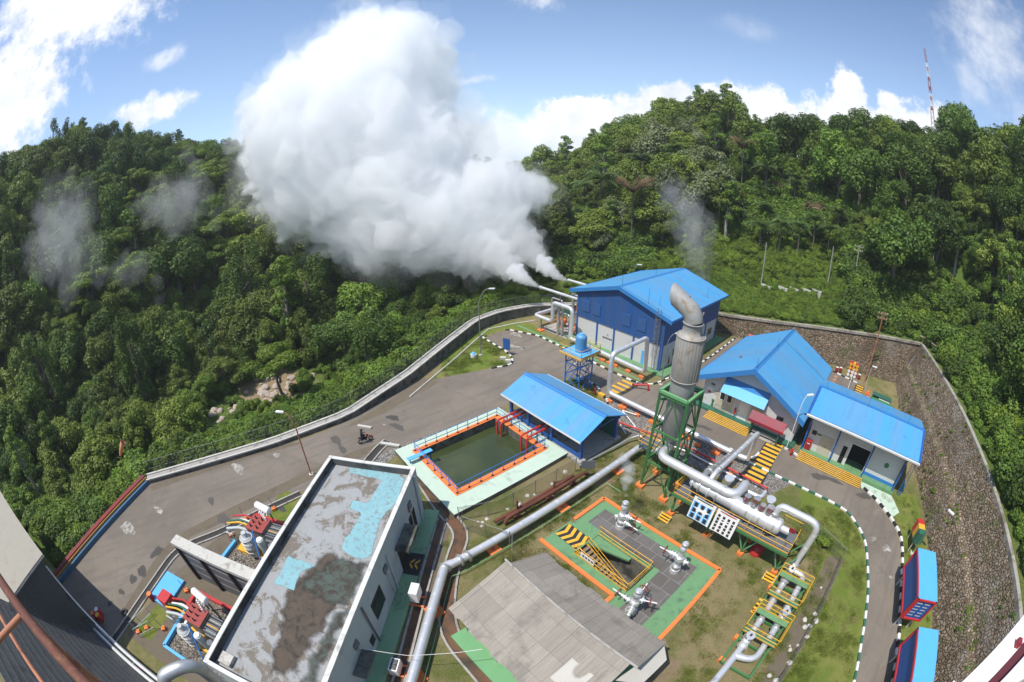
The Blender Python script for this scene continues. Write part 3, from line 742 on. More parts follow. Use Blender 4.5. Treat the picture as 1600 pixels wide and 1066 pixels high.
FADED_RED = paint('faded_wall_red', (.22, .028, .03), .75, var=.2, dirt=(.12, .04, .035), dirt_amt=.4)
FADED_YELLOW = paint('faded_wall_yellow', (.42, .23, .05), .75, var=.2)
FADED_BLUE = paint('faded_wall_blue', (.06, .15, .26), .75, var=.2, dirt=(.12, .13, .13), dirt_amt=.3)
def perimeter():
    line = [(-38.2, 67.0), (-49, 58.2), (-55.3, 49.6), (-56.6, 43), (-55.8, 37.4), (-50.9, 28.5), (-46.3, 19.9), (-43.1, 10.0), (-42.8, .2), (-44.0, -17.4)]
    hs = [1.9, 1.9, 1.9, 1.9, 1.9, 1.8, 1.5, .75, .62, .62]
    P = resample([(x, y, h) for (x, y), h in zip(line, hs)], 2.0)
    t = thing('perimeter_wall', 'long stained concrete wall with a gutter along its top beside the road', 'wall', (-45, 20, 0))
    face = MB(); lips = MB(); gut = MB()
    def rows(mb, prof, smooth=False):
        W = len(prof(1.0)); vs = []
        for i, p in enumerate(P):
            a = np.array(P[max(i - 1, 0)][:2]); b = np.array(P[min(i + 1, len(P) - 1)][:2]); d = (b - a) / np.linalg.norm(b - a); n = np.array([-d[1], d[0]])   # n points to the yard's side or away
            if n @ np.array([1, .3]) < 0: n = -n
            for u, z in prof(p[2]): vs.append((p[0] + n[0] * u, p[1] + n[1] * u, z))
        mb.add(vs, [(i * W + k, (i + 1) * W + k, (i + 1) * W + (k + 1) % W, i * W + (k + 1) % W) for i in range(len(P) - 1) for k in range(W)])
        mb.add(vs[:W], [tuple(range(W))]); mb.add(vs[-W:], [tuple(range(W))])
    rows(face, lambda h: [(.45, -.1), (.42, h - .16), (-.75, h - .16), (-.85, -2.6)])
    rows(lips, lambda h: [(.50, h - .16), (.50, h), (.26, h), (.26, h - .16)]); rows(lips, lambda h: [(-.55, h - .16), (-.55, h + .04), (-.82, h + .04), (-.82, h - .16)])
    rows(gut, lambda h: [(.26, h - .158), (.26, h - .10), (-.55, h - .10), (-.55, h - .158)])
    face.build('wall_body', CONC_DARK, t); lips.build('gutter_edge', CONC_PALE, t); gut.build('gutter_bed', CONC, t)
    # chain link fence on the outer edge
    mesh_m, tt, bb = material('chain_link_mesh')
    pos = tt.node('ShaderNodeTexCoord').outputs['Object']
    sx = tt.node('ShaderNodeSeparateXYZ', ins={0: pos}).outputs
    u = tt.math('ADD', tt.math('MULTIPLY', sx[0], .6), tt.math('MULTIPLY', sx[1], .8))
    def band(w):
        fr = tt.math('FRACT', tt.math('MULTIPLY', w, 9.0)); return tt.math('LESS_THAN', fr, .13)
    al = tt.math('MAXIMUM', band(tt.math('ADD', u, sx[2])), band(tt.math('SUBTRACT', u, sx[2])))
    bb.inputs['Base Color'].default_value = (.10, .105, .10, 1); bb.inputs['Roughness'].default_value = .6; bb.inputs['Metallic'].default_value = .3
    tt.set(bb, 'Alpha', al)
    MATS['mesh'] = mesh_m
    f = thing('chain_link_fence', 'dark chain link fence on leaning posts along the outer edge of the long wall', 'fence', (-47, 20, 1.5))
    off = []
    for i, p in enumerate(P):
        a = np.array(P[max(i - 1, 0)][:2]); b = np.array(P[min(i + 1, len(P) - 1)][:2]); d = (b - a) / np.linalg.norm(b - a); n = np.array([-d[1], d[0]])
        if n @ np.array([1, .3]) > 0: n = -n
        off.append((p[0] + n[0] * .95, p[1] + n[1] * .95, p[2]))
    ms = MB()
    for a, b in zip(off[:-1], off[1:]): ms.quad((a[0], a[1], a[2] - .6), (b[0], b[1], b[2] - .6), (b[0], b[1], b[2] + 1.5), (a[0], a[1], a[2] + 1.5))
    ms.build('wire_mesh', mesh_m, f)
    for q in resample(off, 2.6): MB().bar((q[0], q[1], q[2] - .9), (q[0], q[1], q[2] + 1.6), .07).build('fence_post', BLACK, f)
    w = MB(); w.tube([(q[0], q[1], q[2] + 1.5) for q in off], .018, 5); w.tube([(q[0], q[1], q[2] + .5) for q in off], .012, 5); w.build('strand_wire', STEEL, f)
    # the striped parapet further on
    q = thing('striped_parapet', 'low parapet with red, yellow and blue lengthwise stripes at the road bend', 'wall', (*ST(-9, -43.4), 0))
    a = (-43.95, -17.4); b = (-31.3, -31.2)
    for nm, prof, mm in (('red_band', [(-.70, -1.8), (-.70, .95), (-.06, .95), (-.06, -1.0)], FADED_RED), ('yellow_band', [(-.06, .0), (-.06, .80), (.12, .80), (.12, 0)], FADED_YELLOW), ('blue_band', [(.12, 0), (.12, .56), (.42, .50), (.42, 0)], FADED_BLUE)):
        MB().extr([(-x, z) for x, z in prof], (*a, 0), (*b, 0)).build(nm, mm, q)
perimeter()

# black and white kerbs: one object per run, the paint alternating block by block
KB = BLACK; KW = WHITE
def kerb(name, label, pts, block=.95, w=.22, h=.16, start=0, green=False):
    Q = resample(pts, block); mb = MB()
    for i, (a, b) in enumerate(zip(Q[:-1], Q[1:])):
        mb.mat((i + start) % 2)
        d = Vector((b[0] - a[0], b[1] - a[1], 0)); c = ((a[0] + b[0]) / 2, (a[1] + b[1]) / 2, 0)
        mb.obox(c, (d.x, d.y), d.length - .004, w, h)
    o = mb.build(name, [GREEN_DARK if green else KB, KW]); return tag(o, label, 'kerb', 'black and white kerbs')
kerb('painted_kerb', 'black and white painted kerb in front of the big blue hall', [(-52.5, 41.1), (-51.9, 41.7), (-47, 43.6), (-41, 43.3), (-31.7, 42.8)] + smooth_line([(-28, 42.7), (-25.9, 43.2), (-24.9, 44.6), (-24.4, 48)], 4), .8)
kerb('painted_kerb', 'black and white painted kerb curving round the grass by the tall grey lamp post', smooth_line([(-52.5, 37.2), (-52.0, 36.3), (-46.0, 35.9), (-43.3, 35.0), (-41.9, 33.6), (-42.7, 30.9)], 4), .8)
kerb('painted_kerb', 'black and white painted kerb along the grass edge opposite the stone slope', smooth_line([(-13.7, 38.0), (-9.3, 37.8), (-4.0, 37.7), (3.9, 37.7), (6.6, 36.4), (8.3, 34.5), (9.3, 32.0), (10.5, 28.3), (11.7, 23.0), (12.5, 19.8), (13.8, 13), (15.4, 3)], 4), .85, green=True)
kerb('painted_kerb', 'black and white painted kerb beside the raised blue sign boxes', smooth_line([(6.3, 42.6), (9.2, 41.0), (11.9, 38.6), (13.0, 36.5), (14.2, 30.7), (15.5, 25.1), (16.5, 21.1), (18.4, 13), (20.2, 3)], 4), .75, w=.3, h=.22)
kerb('painted_kerb', 'black and white painted kerb behind the big blue hall near the stone wall', [(-23.5, 51), (-23.4, 60), (-23.6, 69.6)], .9)
kerb('painted_kerb', 'black and white painted kerb round the tiny lawn under the blue water tank', smooth_line([(-33.8, 38.3), (-30, 38.1), (-28.0, 36.8), (-26.6, 36.4), (-26, 35.4)], 3), .8)
kerb('painted_kerb', 'short black and white painted kerb in the back yard by the red drums', [(-4.2, 71.2), (.9, 70.4)], .8)
kerb('painted_kerb', 'white kerb stones between the yellow steps and the yellow striped crossing', [(-4.5, 43.3), (-3.0, 42.8)], .7)
# ------------------------------------------------------------------ buildings
def window(parent, x0, x1, y, z0, z1, face='y-', frame=None, pane=None, bars=1, name='window'):
    """a framed window standing 3 cm proud of a wall: face y-, x+ (y is then the wall's x)"""
    fr = MB(); pn = MB(); w = .07
    def bx(mb, a0, a1, b0, b1, d0, d1):
        if face == 'y-': mb.box(a0, a1, y - d1, y - d0, b0, b1)
        else: mb.box(y + d0, y + d1, a0, a1, b0, b1)
    bx(fr, x0, x1, z0, z0 + w, .002, .05); bx(fr, x0, x1, z1 - w, z1, .002, .05)
    bx(fr, x0, x0 + w, z0 + w, z1 - w, .002, .05); bx(fr, x1 - w, x1, z0 + w, z1 - w, .002, .05)
    for i in range(bars):
        c = x0 + (x1 - x0) * (i + 1) / (bars + 1); bx(fr, c - w / 2, c + w / 2, z0 + w, z1 - w, .002, .05)
    f = fr.build(name, frame or BLUE_TRIM, parent)
    bx(pn, x0 + w, x1 - w, z0 + w, z1 - w, .002, .022); pn.build('pane', pane or GLASS, f)
    return f
def gable_walls(mb, x0, x1, y0, y1, ze, zr, z0=0.0, open_=False):
    """four walls with gables at y0 and y1 (ridge along y)"""
    xm = (x0 + x1) / 2
    vs = [(x0, y0, z0), (x1, y0, z0), (x1, y0, ze), (xm, y0, zr), (x0, y0, ze), (x0, y1, z0), (x1, y1, z0), (x1, y1, ze), (xm, y1, zr), (x0, y1, ze)]
    mb.add(vs, [(0, 1, 2, 3, 4), (6, 5, 9, 8, 7), (1, 6, 7, 2), (5, 0, 4, 9)])
def gable_roof(parent, x0, x1, y0, y1, ze, zr, mat_, trim, fascia=.45, th=.12):
    """roof sheets (ridge along y) with ridge cap and fascia boards"""
    xm = (x0 + x1) / 2
    for a, b in ((x0, xm), (xm, x1)):
        za, zb = (ze, zr) if a == x0 else (zr, ze)
        MB().slab([(a, y0, za), (b, y0, zb), (b, y1, zb), (a, y1, za)], th).build('roof_slope', mat_, parent)
    cap = MB(); cap.slab([(xm - .28, y0 - .03, zr - .28 * (zr - ze) / (xm - x0) + .05), (xm, y0 - .03, zr + .06), (xm, y1 + .03, zr + .06), (xm - .28, y1 + .03, zr - .28 * (zr - ze) / (xm - x0) + .05)], .03)
    cap.slab([(xm, y0 - .03, zr + .06), (xm + .28, y0 - .03, zr - .28 * (zr - ze) / (xm - x0) + .05), (xm + .28, y1 + .03, zr - .28 * (zr - ze) / (xm - x0) + .05), (xm, y1 + .03, zr + .06)], .03)
    cap.build('ridge_cap', trim, parent)
    fb = MB()
    for y in (y0 - .05, y1 + .01):
        for a, b, za, zb in ((x0, xm, ze, zr), (xm, x1, zr, ze)):
            fb.add([(a, y, za - fascia), (b, y, zb - fascia), (b, y, zb + .03), (a, y, za + .03), (a, y + .04, za - fascia), (b, y + .04, zb - fascia), (b, y + .04, zb + .03), (a, y + .04, za + .03)], [(0, 1, 2, 3), (7, 6, 5, 4), (3, 2, 6, 7), (0, 4, 5, 1), (0, 3, 7, 4), (1, 5, 6, 2)])
    for x in (x0 - .05, x1 + .01): fb.box(x, x + .04, y0 - .05, y1 + .05, ze - .30, ze + .03)
    fb.build('fascia', trim, parent)
def rod(parent, x, y, z, h, r=.022, name='lightning_rod'):
    MB().cyl((x, y, z - .1), (x, y, z + h), r, r * .6, 6).build(name, BLACK, parent)

# --- the big hall
LOUVRE = paint('louvre_blue', (.022, .085, .24), .6, var=.1)
def hall():
    t = thing('turbine_hall', 'tall hall with blue upper walls, white lower walls and a wide blue gable roof', 'building', (-34.4, 57, 0))
    x0, x1, y0, y1, zs, ze, zr = -42.5, -26.4, 47.6, 66.2, 4.05, 8.1, 10.55
    low = MB()
    low.box(x0 + .12, x1 - .12, y0 + .12, y1 - .12, 0, zs)
    low.build('white_wall', WHITE_WALL, t)
    up_ = MB(); gable_walls(up_, x0, x1, y0, y1, ze, zr, zs - .1); up_.add([(x0, y0, zs - .1), (x1, y0, zs - .1), (x1, y1, zs - .1), (x0, y1, zs - .1)], [(0, 3, 2, 1)])
    w = up_.build('blue_cladding', BLUE_CLAD, t)
    gable_roof(t, -43.7, -25.2, 47.15, 66.7, 8.1, 10.65, BLUE_ROOF_Y, BLUE_TRIM, .55)
    for x in (-42.45, -38.3, -35.0, -31.4, -28.9, -26.75):
        MB().box(x - .14, x + .14, y0 + .02, y0 + .12, 0, zs - .1).build('pilaster', BLUE_DEEP, t)
    for y in (47.75, 52.4, 57.0, 61.6, 66.0):
        MB().box(x1 - .12, x1 - .02, y - .14, y + .14, 0, zs - .1).build('pilaster', BLUE_DEEP, t)
    for x in (-40.6, -38.5, -32.9, -30.2):
        v = MB(); v.box(x - .75, x + .75, y0 - .05, y0, 5.0, 6.9); f = v.build('louvre', BLUE_CLAD, t)
        s = MB()
        for k in range(8): s.add([(x - .68, y0 - .055, 5.1 + k * .22), (x + .68, y0 - .055, 5.1 + k * .22), (x + .68, y0 - .11, 5.1 + k * .22 + .03), (x - .68, y0 - .11, 5.1 + k * .22 + .03), (x + .68, y0 - .055, 5.1 + k * .22 + .17), (x - .68, y0 - .055, 5.1 + k * .22 + .17)], [(0, 1, 2, 3), (3, 2, 4, 5)])
        s.build('louvre_blades', LOUVRE, f)
    d = MB(); d.box(-29.75, -28.95, y0 + .03, y0 + .115, .15, 2.3); dd = d.build('door', BLUE_LIGHT, t); MB().box(-29.12, -29.05, y0, y0 + .04, 1.15, 1.25).build('handle', STEEL, dd)
    # maker's marks on the white panel: a small three part mark over a dark line of letters
    mk = MB(); bx, bz = -36.2, 2.45
    for dx, dz in ((0, .16), (-.11, 0), (.11, 0)): mk.add([(bx + dx, y0 + .1, bz + dz - .1), (bx + dx + .07, y0 + .1, bz + dz), (bx + dx, y0 + .1, bz + dz + .1), (bx + dx - .07, y0 + .1, bz + dz)], [(0, 1, 2, 3)])
    for k in range(6): mk.box(-37.1 + k * .31, -36.9 + k * .31, y0 + .09, y0 + .118, 1.85, 2.08)
    mk.build('wall_lettering', BLACK, t)
    window(t, 51.0, 52.9, x1 - .12, 1.55, 2.55, 'x+', STEEL, GLASS, 2); window(t, 57.8, 59.2, x1 - .12, 1.55, 2.55, 'x+', STEEL, GLASS, 1); window(t, 62.8, 64.4, x1 - .12, 1.5, 2.6, 'x+', STEEL, GLASS, 1)
    s = MB(); s.box(x1 - .12, x1 - .07, 48.7, 49.5, 1.2, 2.3); s.build('notice_board', GREY_WALL, t)
    s = MB(); s.box(x1 - .12, x1 - .05, 50.0, 50.25, .6, 1.6); s.build('extinguisher_cabinet', CRIMSON, t)
    p = MB(); p.box(-44.0, -24.9, 46.6, 67.4, 0, .22); p.build('plinth', GREEN_PLINTH, t)
    # caged ladder at the near corner
    ld = MB(); lx, ly = -27.35, 47.25
    for x in (lx - .25, lx + .25): ld.bar((x, ly, .2), (x, ly, 9.2), .06)
    for k in range(29): ld.bar((lx - .25, ly, .5 + k * .3), (lx + .25, ly, .5 + k * .3), .035)
    l = ld.build('ladder', STEEL, t)
    cg = MB()
    for k in range(8):
        z = 2.4 + k * .9; a = [(lx + .38 * math.cos(R(180 + 18 * i)) , ly - .05 + .62 * math.sin(R(180 + 18 * i)), z) for i in range(11)]; cg.tube(a, .022, 4)
    for i in (0, 2, 5, 8, 10):
        a = R(180 + 18 * i); cg.bar((lx + .38 * math.cos(a), ly - .05 + .62 * math.sin(a), 2.4), (lx + .38 * math.cos(a), ly - .05 + .62 * math.sin(a), 8.7), .03)
    cg.build('ladder_cage', STEEL, l)
    for x, y, z, h in ((-34.4, 48, 10.7, 1.5), (-34.4, 57, 10.7, 1.3), (-34.4, 66, 10.7, 1.3), (-29.5, 47.6, 9.25, 2.2), (-26.5, 60.5, 8.5, 1.7), (-28.5, 49, 9.0, 1.4)): rod(t, x, y, z, h)
    MB().tube([(-34.1, 47.3, 10.69), (-29.5, 47.5, 9.42), (-25.6, 47.5, 8.32)], .018, 5).build('earthing_wire', BLACK, t)
hall()

# --- the control building with its awning
def control():
    t = thing('control_building', 'white walled building with a big blue gable roof and an awning over its entrance', 'building', (-11.5, 53, 0))
    x0, x1, y0, y1, ze, zr = -17.9, -4.7, 44.6, 61.0, 3.75, 7.05
    w = MB(); gable_walls(w, x0, x1, y0, y1, ze, zr, 0); w.build('wall', WHITE_WALL, t)
    gable_roof(t, -19.2, -3.9, 43.5, 62.0, 3.85, 7.5, BLUE_ROOF_Y, BLUE_TRIM, .62)
    aw = MB(); aw.slab([(-15.1, 43.15, 3.45), (-9.1, 43.15, 3.45), (-9.1, 44.25, 4.3), (-15.1, 44.25, 4.3)], .06); a = aw.build('awning', BLUE_LIGHT, t)
    fl = MB(); fl.slab([(-15.1, 44.25, 4.3), (-9.1, 44.25, 4.3), (-9.1, 44.58, 4.95), (-15.1, 44.58, 4.95)], .05)
    fl.add([(-9.1, 43.15, 3.45), (-9.1, 44.25, 4.3), (-9.1, 44.58, 3.45)], [(0, 1, 2)]); fl.add([(-15.1, 43.15, 3.45), (-15.1, 44.58, 3.45), (-15.1, 44.25, 4.3)], [(0, 1, 2)]); fl.build('awning_flashing', BLUE_TRIM, a)
    pb = MB(); pb.box(-15.9, -13.5, y0 - .04, y0, .3, 3.0); pb.box(-11.0, -9.4, y0 - .04, y0, .3, 3.0); pb.build('cream_panel', CREAM, t)
    window(t, -15.45, -14.75, y0 - .04, 1.7, 2.75, 'y-', WHITE, GLASS, 0); window(t, -14.45, -13.75, y0 - .04, 1.7, 2.75, 'y-', WHITE, GLASS, 0)
    d = MB(); d.box(-12.6, -11.3, y0 - .06, y0, .3, 2.75); dd = d.build('door', WHITE, t); MB().box(-12.5, -12.42, y0 - .1, y0 - .055, 1.25, 1.4).build('handle', STEEL, dd)
    e = MB(); e.cyl((-12.95, y0 - .2, .75), (-12.95, y0 - .2, 1.45), .12, .12, 10); e.dome((-12.95, y0 - .2, 1.45), (0, 0, 1), .12, .6, 10); e.cyl((-12.95, y0 - .2, 1.5), (-12.95, y0 - .2, 1.62), .04, .03, 8); e.build('fire_extinguisher', RED, t)
    window(t, -7.6, -6.6, y0, 2.1, 2.75, 'y-', STEEL, DARK, 0, 'vent')
    v = MB(); v.box(-9.0, -8.75, y0 - .12, y0, 2.0, 2.25); v.build('wall_lamp', BLACK, t); v = MB(); v.box(-6.15, -5.9, y0 - .12, y0, 1.7, 1.9); v.build('wall_lamp', BLACK, t)
    p = MB(); p.box(-18.4, -4.2, 43.62, 61.4, 0, .30); p.build('plinth', GREEN_DARK, t)
    for x, w_, z0, z1, mm, nm in ((-16.7, .55, 3.1, 3.35, GREEN, 'safety_sign'), (-16.95, .8, 2.3, 2.75, WHITE, 'safety_sign'), (-15.95, .6, 2.1, 2.55, CREAM, 'safety_sign'), (-17.0, .35, 1.95, 2.25, RED, 'safety_sign')):
        s = MB(); s.box(x - w_ / 2, x + w_ / 2, y0 - .05, y0 - .005, z0, z1); s.build(nm, mm, t)
    for x, y, z, h in ((-11.55, 44, 7.55, 1.3), (-11.55, 52.5, 7.55, 1.3), (-11.55, 61.5, 7.55, 1.3), (-7.0, 61.8, 5.3, 1.2)): rod(t, x, y, z, h)
    MB().tube([(-11.55, 43.8, 7.58), (-11.55, 61.8, 7.58)], .018, 5).build('earthing_wire', BLACK, t)
    MB().tube([(-11.4, 56, 7.5), (-4.2, 56.6, 4.0)], .018, 5).build('earthing_wire', BLACK, t)
    MB().box(-15.6, -15.3, 49.2, 49.5, 5.5, 5.95).build('roof_fitting', STEEL, t)
control()

# --- workshop annex at the right
def annex():
    t = thing('workshop', 'long low workshop with a blue lean roof, white gutter and an open black garage door', 'building', (3.5, 48, 0))
    x0, x1, y0, y1, zt = -3.0, 10.0, 44.7, 52.6, 5.0
    w = MB(); w.box(x0, 2.75, y0, y0 + .2, 0, zt); w.box(5.35, x1, y0, y0 + .2, 0, zt); w.box(2.75, 5.35, y0, y0 + .2, 3.3, zt)
    w.box(x0, x0 + .2, y0 + .2, y1, 0, zt); w.box(x1 - .2, x1, y0 + .2, y1, 0, zt); w.box(x0 + .2, x1 - .2, y1 - .2, y1, 0, zt); w.build('wall', WHITE_WALL, t)
    f = MB(); f.box(-3.4, 10.3, 43.75, 52.8, 0, .38); f.build('floor_plinth', GREEN_PLINTH, t)
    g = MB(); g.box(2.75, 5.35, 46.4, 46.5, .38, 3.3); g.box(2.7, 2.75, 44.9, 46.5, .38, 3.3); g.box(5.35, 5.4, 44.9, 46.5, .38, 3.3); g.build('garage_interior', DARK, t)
    r = MB(); r.slab([(-3.9, 43.15, 5.3), (11.6, 43.15, 5.3), (11.6, 48.6, 6.45), (-3.9, 48.6, 6.45)], .1); r.build('roof_slope', BLUE_ROOF, t)
    r = MB(); r.slab([(-3.9, 48.6, 6.45), (11.6, 48.6, 6.45), (11.6, 53.2, 5.5), (-3.9, 53.2, 5.5)], .1); r.build('roof_slope', BLUE_ROOF, t)
    r = MB(); r.box(-3.9, 11.6, 48.35, 48.85, 6.42, 6.5); r.build('ridge_cap', BLUE_TRIM, t)
    e = MB(); e.slab([(-3.95, 43.1, 5.33), (-3.6, 43.1, 5.33), (-3.6, 48.6, 6.49), (-3.95, 48.6, 6.49)], .42); e.slab([(11.35, 43.1, 5.33), (11.68, 43.1, 5.33), (11.68, 48.6, 6.49), (11.35, 48.6, 6.49)], .42); e.box(-3.9, 11.6, 43.16, 43.22, 4.85, 5.2); e.box(-3.9, 11.6, 53.1, 53.25, 5.1, 5.42); e.build('fascia', BLUE_DEEP, t)
    gt = MB(); gt.extr([(.0, 5.06), (.26, 5.06), (.30, 5.27), (.24, 5.27), (.21, 5.11), (.05, 5.11), (.03, 5.24), (-.02, 5.24)], (-3.9, 43.1, 0), (11.6, 43.1, 0)); gt.build('gutter', WHITE, t)
    for x in (-3.2, .72, 5.43, 10.1): MB().box(x - .1, x + .1, 43.9, 44.1, 0, 5.2).build('column', BLUE_DEEP, t)
    MB().box(-3.3, 10.2, 43.93, 44.07, 4.7, 5.0).build('eave_beam', BLUE_DEEP, t)
    d = MB(); d.box(-1.35, -.51, y0 - .05, y0, .38, 2.75); d.box(-.49, .35, y0 - .05, y0, .38, 2.75); dd = d.build('double_door', CREAM, t); MB().box(-.6, -.4, y0 - .1, y0 - .04, 1.45, 1.6).build('handle', STEEL, dd)
    d = MB(); d.box(1.75, 2.35, y0 - .03, y0, .38, 2.6); d.build('dark_doorway', DARK, t)
    fr = MB(); fr.box(2.62, 2.75, y0 - .06, y0, .38, 3.4); fr.box(5.35, 5.5, y0 - .06, y0, .38, 3.4); fr.box(2.75, 5.35, y0 - .06, y0, 3.3, 3.42); fr.build('garage_door_frame', WHITE, t)
    s = MB(); s.box(-2.65, -2.05, y0 - .08, y0, 2.35, 2.85); s.build('notice_board', BLACK, t); s = MB(); s.box(-1.95, -1.4, y0 - .04, y0, 2.5, 2.7); s.build('exit_sign', GREEN, t)
    s = MB(); s.disc((0, 0, 0), .33); s.v = [(8.0 + a, y0 - .03, 2.55 + b) for a, b, c in s.v]; s.f = [q[::-1] for q in s.f]; s.build('green_emblem', GREEN, t)
    b = MB(); b.box(5.6, 10.0, y0 - .05, y0, .38, .8); b.build('blue_skirting', BLUE_TRIM, t)
    l = MB()
    for k in range(2): l.bar((11.0 + .5 * k, 44.3, 0), (11.0 + .5 * k, 44.3, 5.4), .05)
    for k in range(17): l.bar((11.0, 44.3, .3 + .3 * k), (11.5, 44.3, .3 + .3 * k), .035)
    l.build('ladder', BLUE_RAIL, t)
    for x in (-3, 3, 9, 11.3): rod(t, x, 48.6, 6.5, .9)
    c = thing('fire_cabinet', 'red fire hose cabinet against the white workshop wall by the cream doors', 'cabinet', (-2.5, 44.4, .38))
    MB().box(-2.95, -2.15, 44.3, 44.66, .38, 1.6).build('cabinet_body', RED, c); MB().box(-2.87, -2.23, 44.27, 44.3, .48, 1.5).build('door', CRIMSON, c); MB().box(-2.75, -2.35, 44.255, 44.27, 1.2, 1.3).build('white_lettering', WHITE, c)
    sheet('green_apron', [(5.7, 43.7), (10.4, 43.7), (11.9, 41.4), (10.9, 39.9), (8.9, 41.2), (5.9, 42.6)], .0078, MINT)
annex()
def yellow_steps(name, label, x0, x1, y0, y1, n, z1):
    t = thing(name, label, 'steps', ((x0 + x1) / 2, (y0 + y1) / 2, 0), 'yellow edged steps')
    b = MB(); nos = MB(); d = (y1 - y0) / n
    for k in range(n):
        z = z1 * (k + 1) / n; b.box(x0, x1, y0 + k * d, y0 + (k + 1) * d, 0, z)
        nos.box(x0, x1, y0 + k * d - .012, y0 + k * d + d * .62, z, z + .012)
    b.build('treads', CONC_DARK, t); nos.build('yellow_nosing', YELLOW, t)
yellow_steps('entrance_steps', 'wide yellow striped steps in front of the control building awning', -16.1, -10.0, 42.0, 43.6, 6, .30)
yellow_steps('entrance_steps', 'wide faded yellow striped steps in front of the workshop garage', -3.2, 5.7, 42.2, 43.74, 6, .38)
# shelter with tiled roof
t = thing('smoking_shelter', 'small shelter with a shiny maroon tiled roof beside the striped crossing', 'shelter', (-8.1, 43.1, 0))
MB().slab([(-10.5, 42.5, 2.15), (-5.8, 42.5, 2.15), (-5.8, 43.2, 2.95), (-10.5, 43.2, 2.95)], .07).build('roof_slope', MAROON, t)
MB().slab([(-10.5, 43.2, 2.95), (-5.8, 43.2, 2.95), (-5.8, 43.9, 2.3), (-10.5, 43.9, 2.3)], .07).build('roof_slope', MAROON, t)
MB().box(-10.5, -5.8, 42.44, 42.49, 1.85, 2.17).build('fascia', CRIMSON, t)
for x in (-10.0, -6.3):
    for y in (42.75, 43.55): MB().bar((x, y, 0), (x, y, 2.4), .13).build('post', GREEN_DARK, t)
MB().box(-9.8, -6.5, 43.1, 43.5, .4, .47).build('bench_seat', CONC_PALE, t)
MB().box(-9.8, -6.5, 42.75, 43.5, .03, .1).build('floor_slab', CONC, t)

# --- pump house by the pool
def pump_house():
    t = thing('pump_house', 'open sided pump shelter with a bright blue gable roof and blue columns beside the pool', 'building', (-26.5, 28.2, 0))
    x0, x1, y0, y1, ze, zr, ym = -32.4, -20.5, 24.6, 31.6, 3.05, 4.45, 28.15
    for a, b, za, zb in ((y0, ym, ze, zr), (ym, y1, zr, ze)):
        MB().slab([(x0, a, za), (x1, a, za), (x1, b, zb), (x0, b, zb)], .09).build('roof_slope', BLUE_ROOF, t)
    MB().slab([(x0 - .02, ym - .3, zr - .05), (x1 + .02, ym - .3, zr - .05), (x1 + .02, ym, zr + .05), (x0 - .02, ym, zr + .05)], .03).slab([(x0 - .02, ym, zr + .05), (x1 + .02, ym, zr + .05), (x1 + .02, ym + .3, zr - .05), (x0 - .02, ym + .3, zr - .05)], .03).build('ridge_cap', BLUE_TRIM, t)
    f = MB(); f.box(x0, x1, y0 - .05, y0 - .01, ze - .16, ze + .02); f.box(x0, x1, y1 + .01, y1 + .05, ze - .16, ze + .02)
    f.build('fascia', WHITE, t)
    for x in (-31.7, -28.8, -25.2, -21.1):
        for y in (25.5, 30.8):
            MB().box(x - .15, x + .15, y - .15, y + .15, .2, 3.1).build('column', BLUE_DEEP, t)
    fl = MB(); fl.box(-32.2, -20.6, 24.95, 31.4, 0, .3); fl.build('floor_slab', CONC, t)
    b = MB()
    for y in (25.5, 30.8): b.bar((-32, y, 2.95), (-20.7, y, 2.95), .16)
    for x in (-31.7, -28.8, -25.2, -21.1): b.bar((x, 25.5, 2.95), (x, 30.8, 2.95), .12); b.bar((x, 28.15, 2.95), (x, 28.15, 4.2), .12)
    b.build('roof_frame', BLUE_DEEP, t)
    w = MB(); w.box(-31.55, -21.25, 25.45, 25.55, .3, .75); w.build('low_wall', BLUE_DEEP, t)
    g = MB(); g.box(-31.55, -21.25, 30.75, 30.85, .3, 2.9); g.build('back_wall', GREEN_DARK, t)
    for i, x in enumerate((-30.2, -27.6, -24.2)):
        p = thing('fire_pump', ['red pump set under the far end of the blue pump shelter', 'red pump set in the middle of the blue pump shelter', 'red pump set under the near end of the blue pump shelter'][i], 'pump', (x, 28, .3), 'pumps in the pump shelter')
        q = MB(); q.box(x - .5, x + .5, 27.2, 29.2, .3, .5); q.build('base_frame', STEEL, p)
        q = MB(); q.cyl((x, 27.3, .9), (x, 28.3, .9), .32, .32, 14); q.build('motor', RED, p)
        q = MB(); q.cyl((x, 28.4, .85), (x, 29.0, .85), .42, .42, 14); q.cyl((x, 28.7, .8), (x, 28.7, 1.6), .12); q.build('casing', BLUE_DEEP, p)
pump_house()

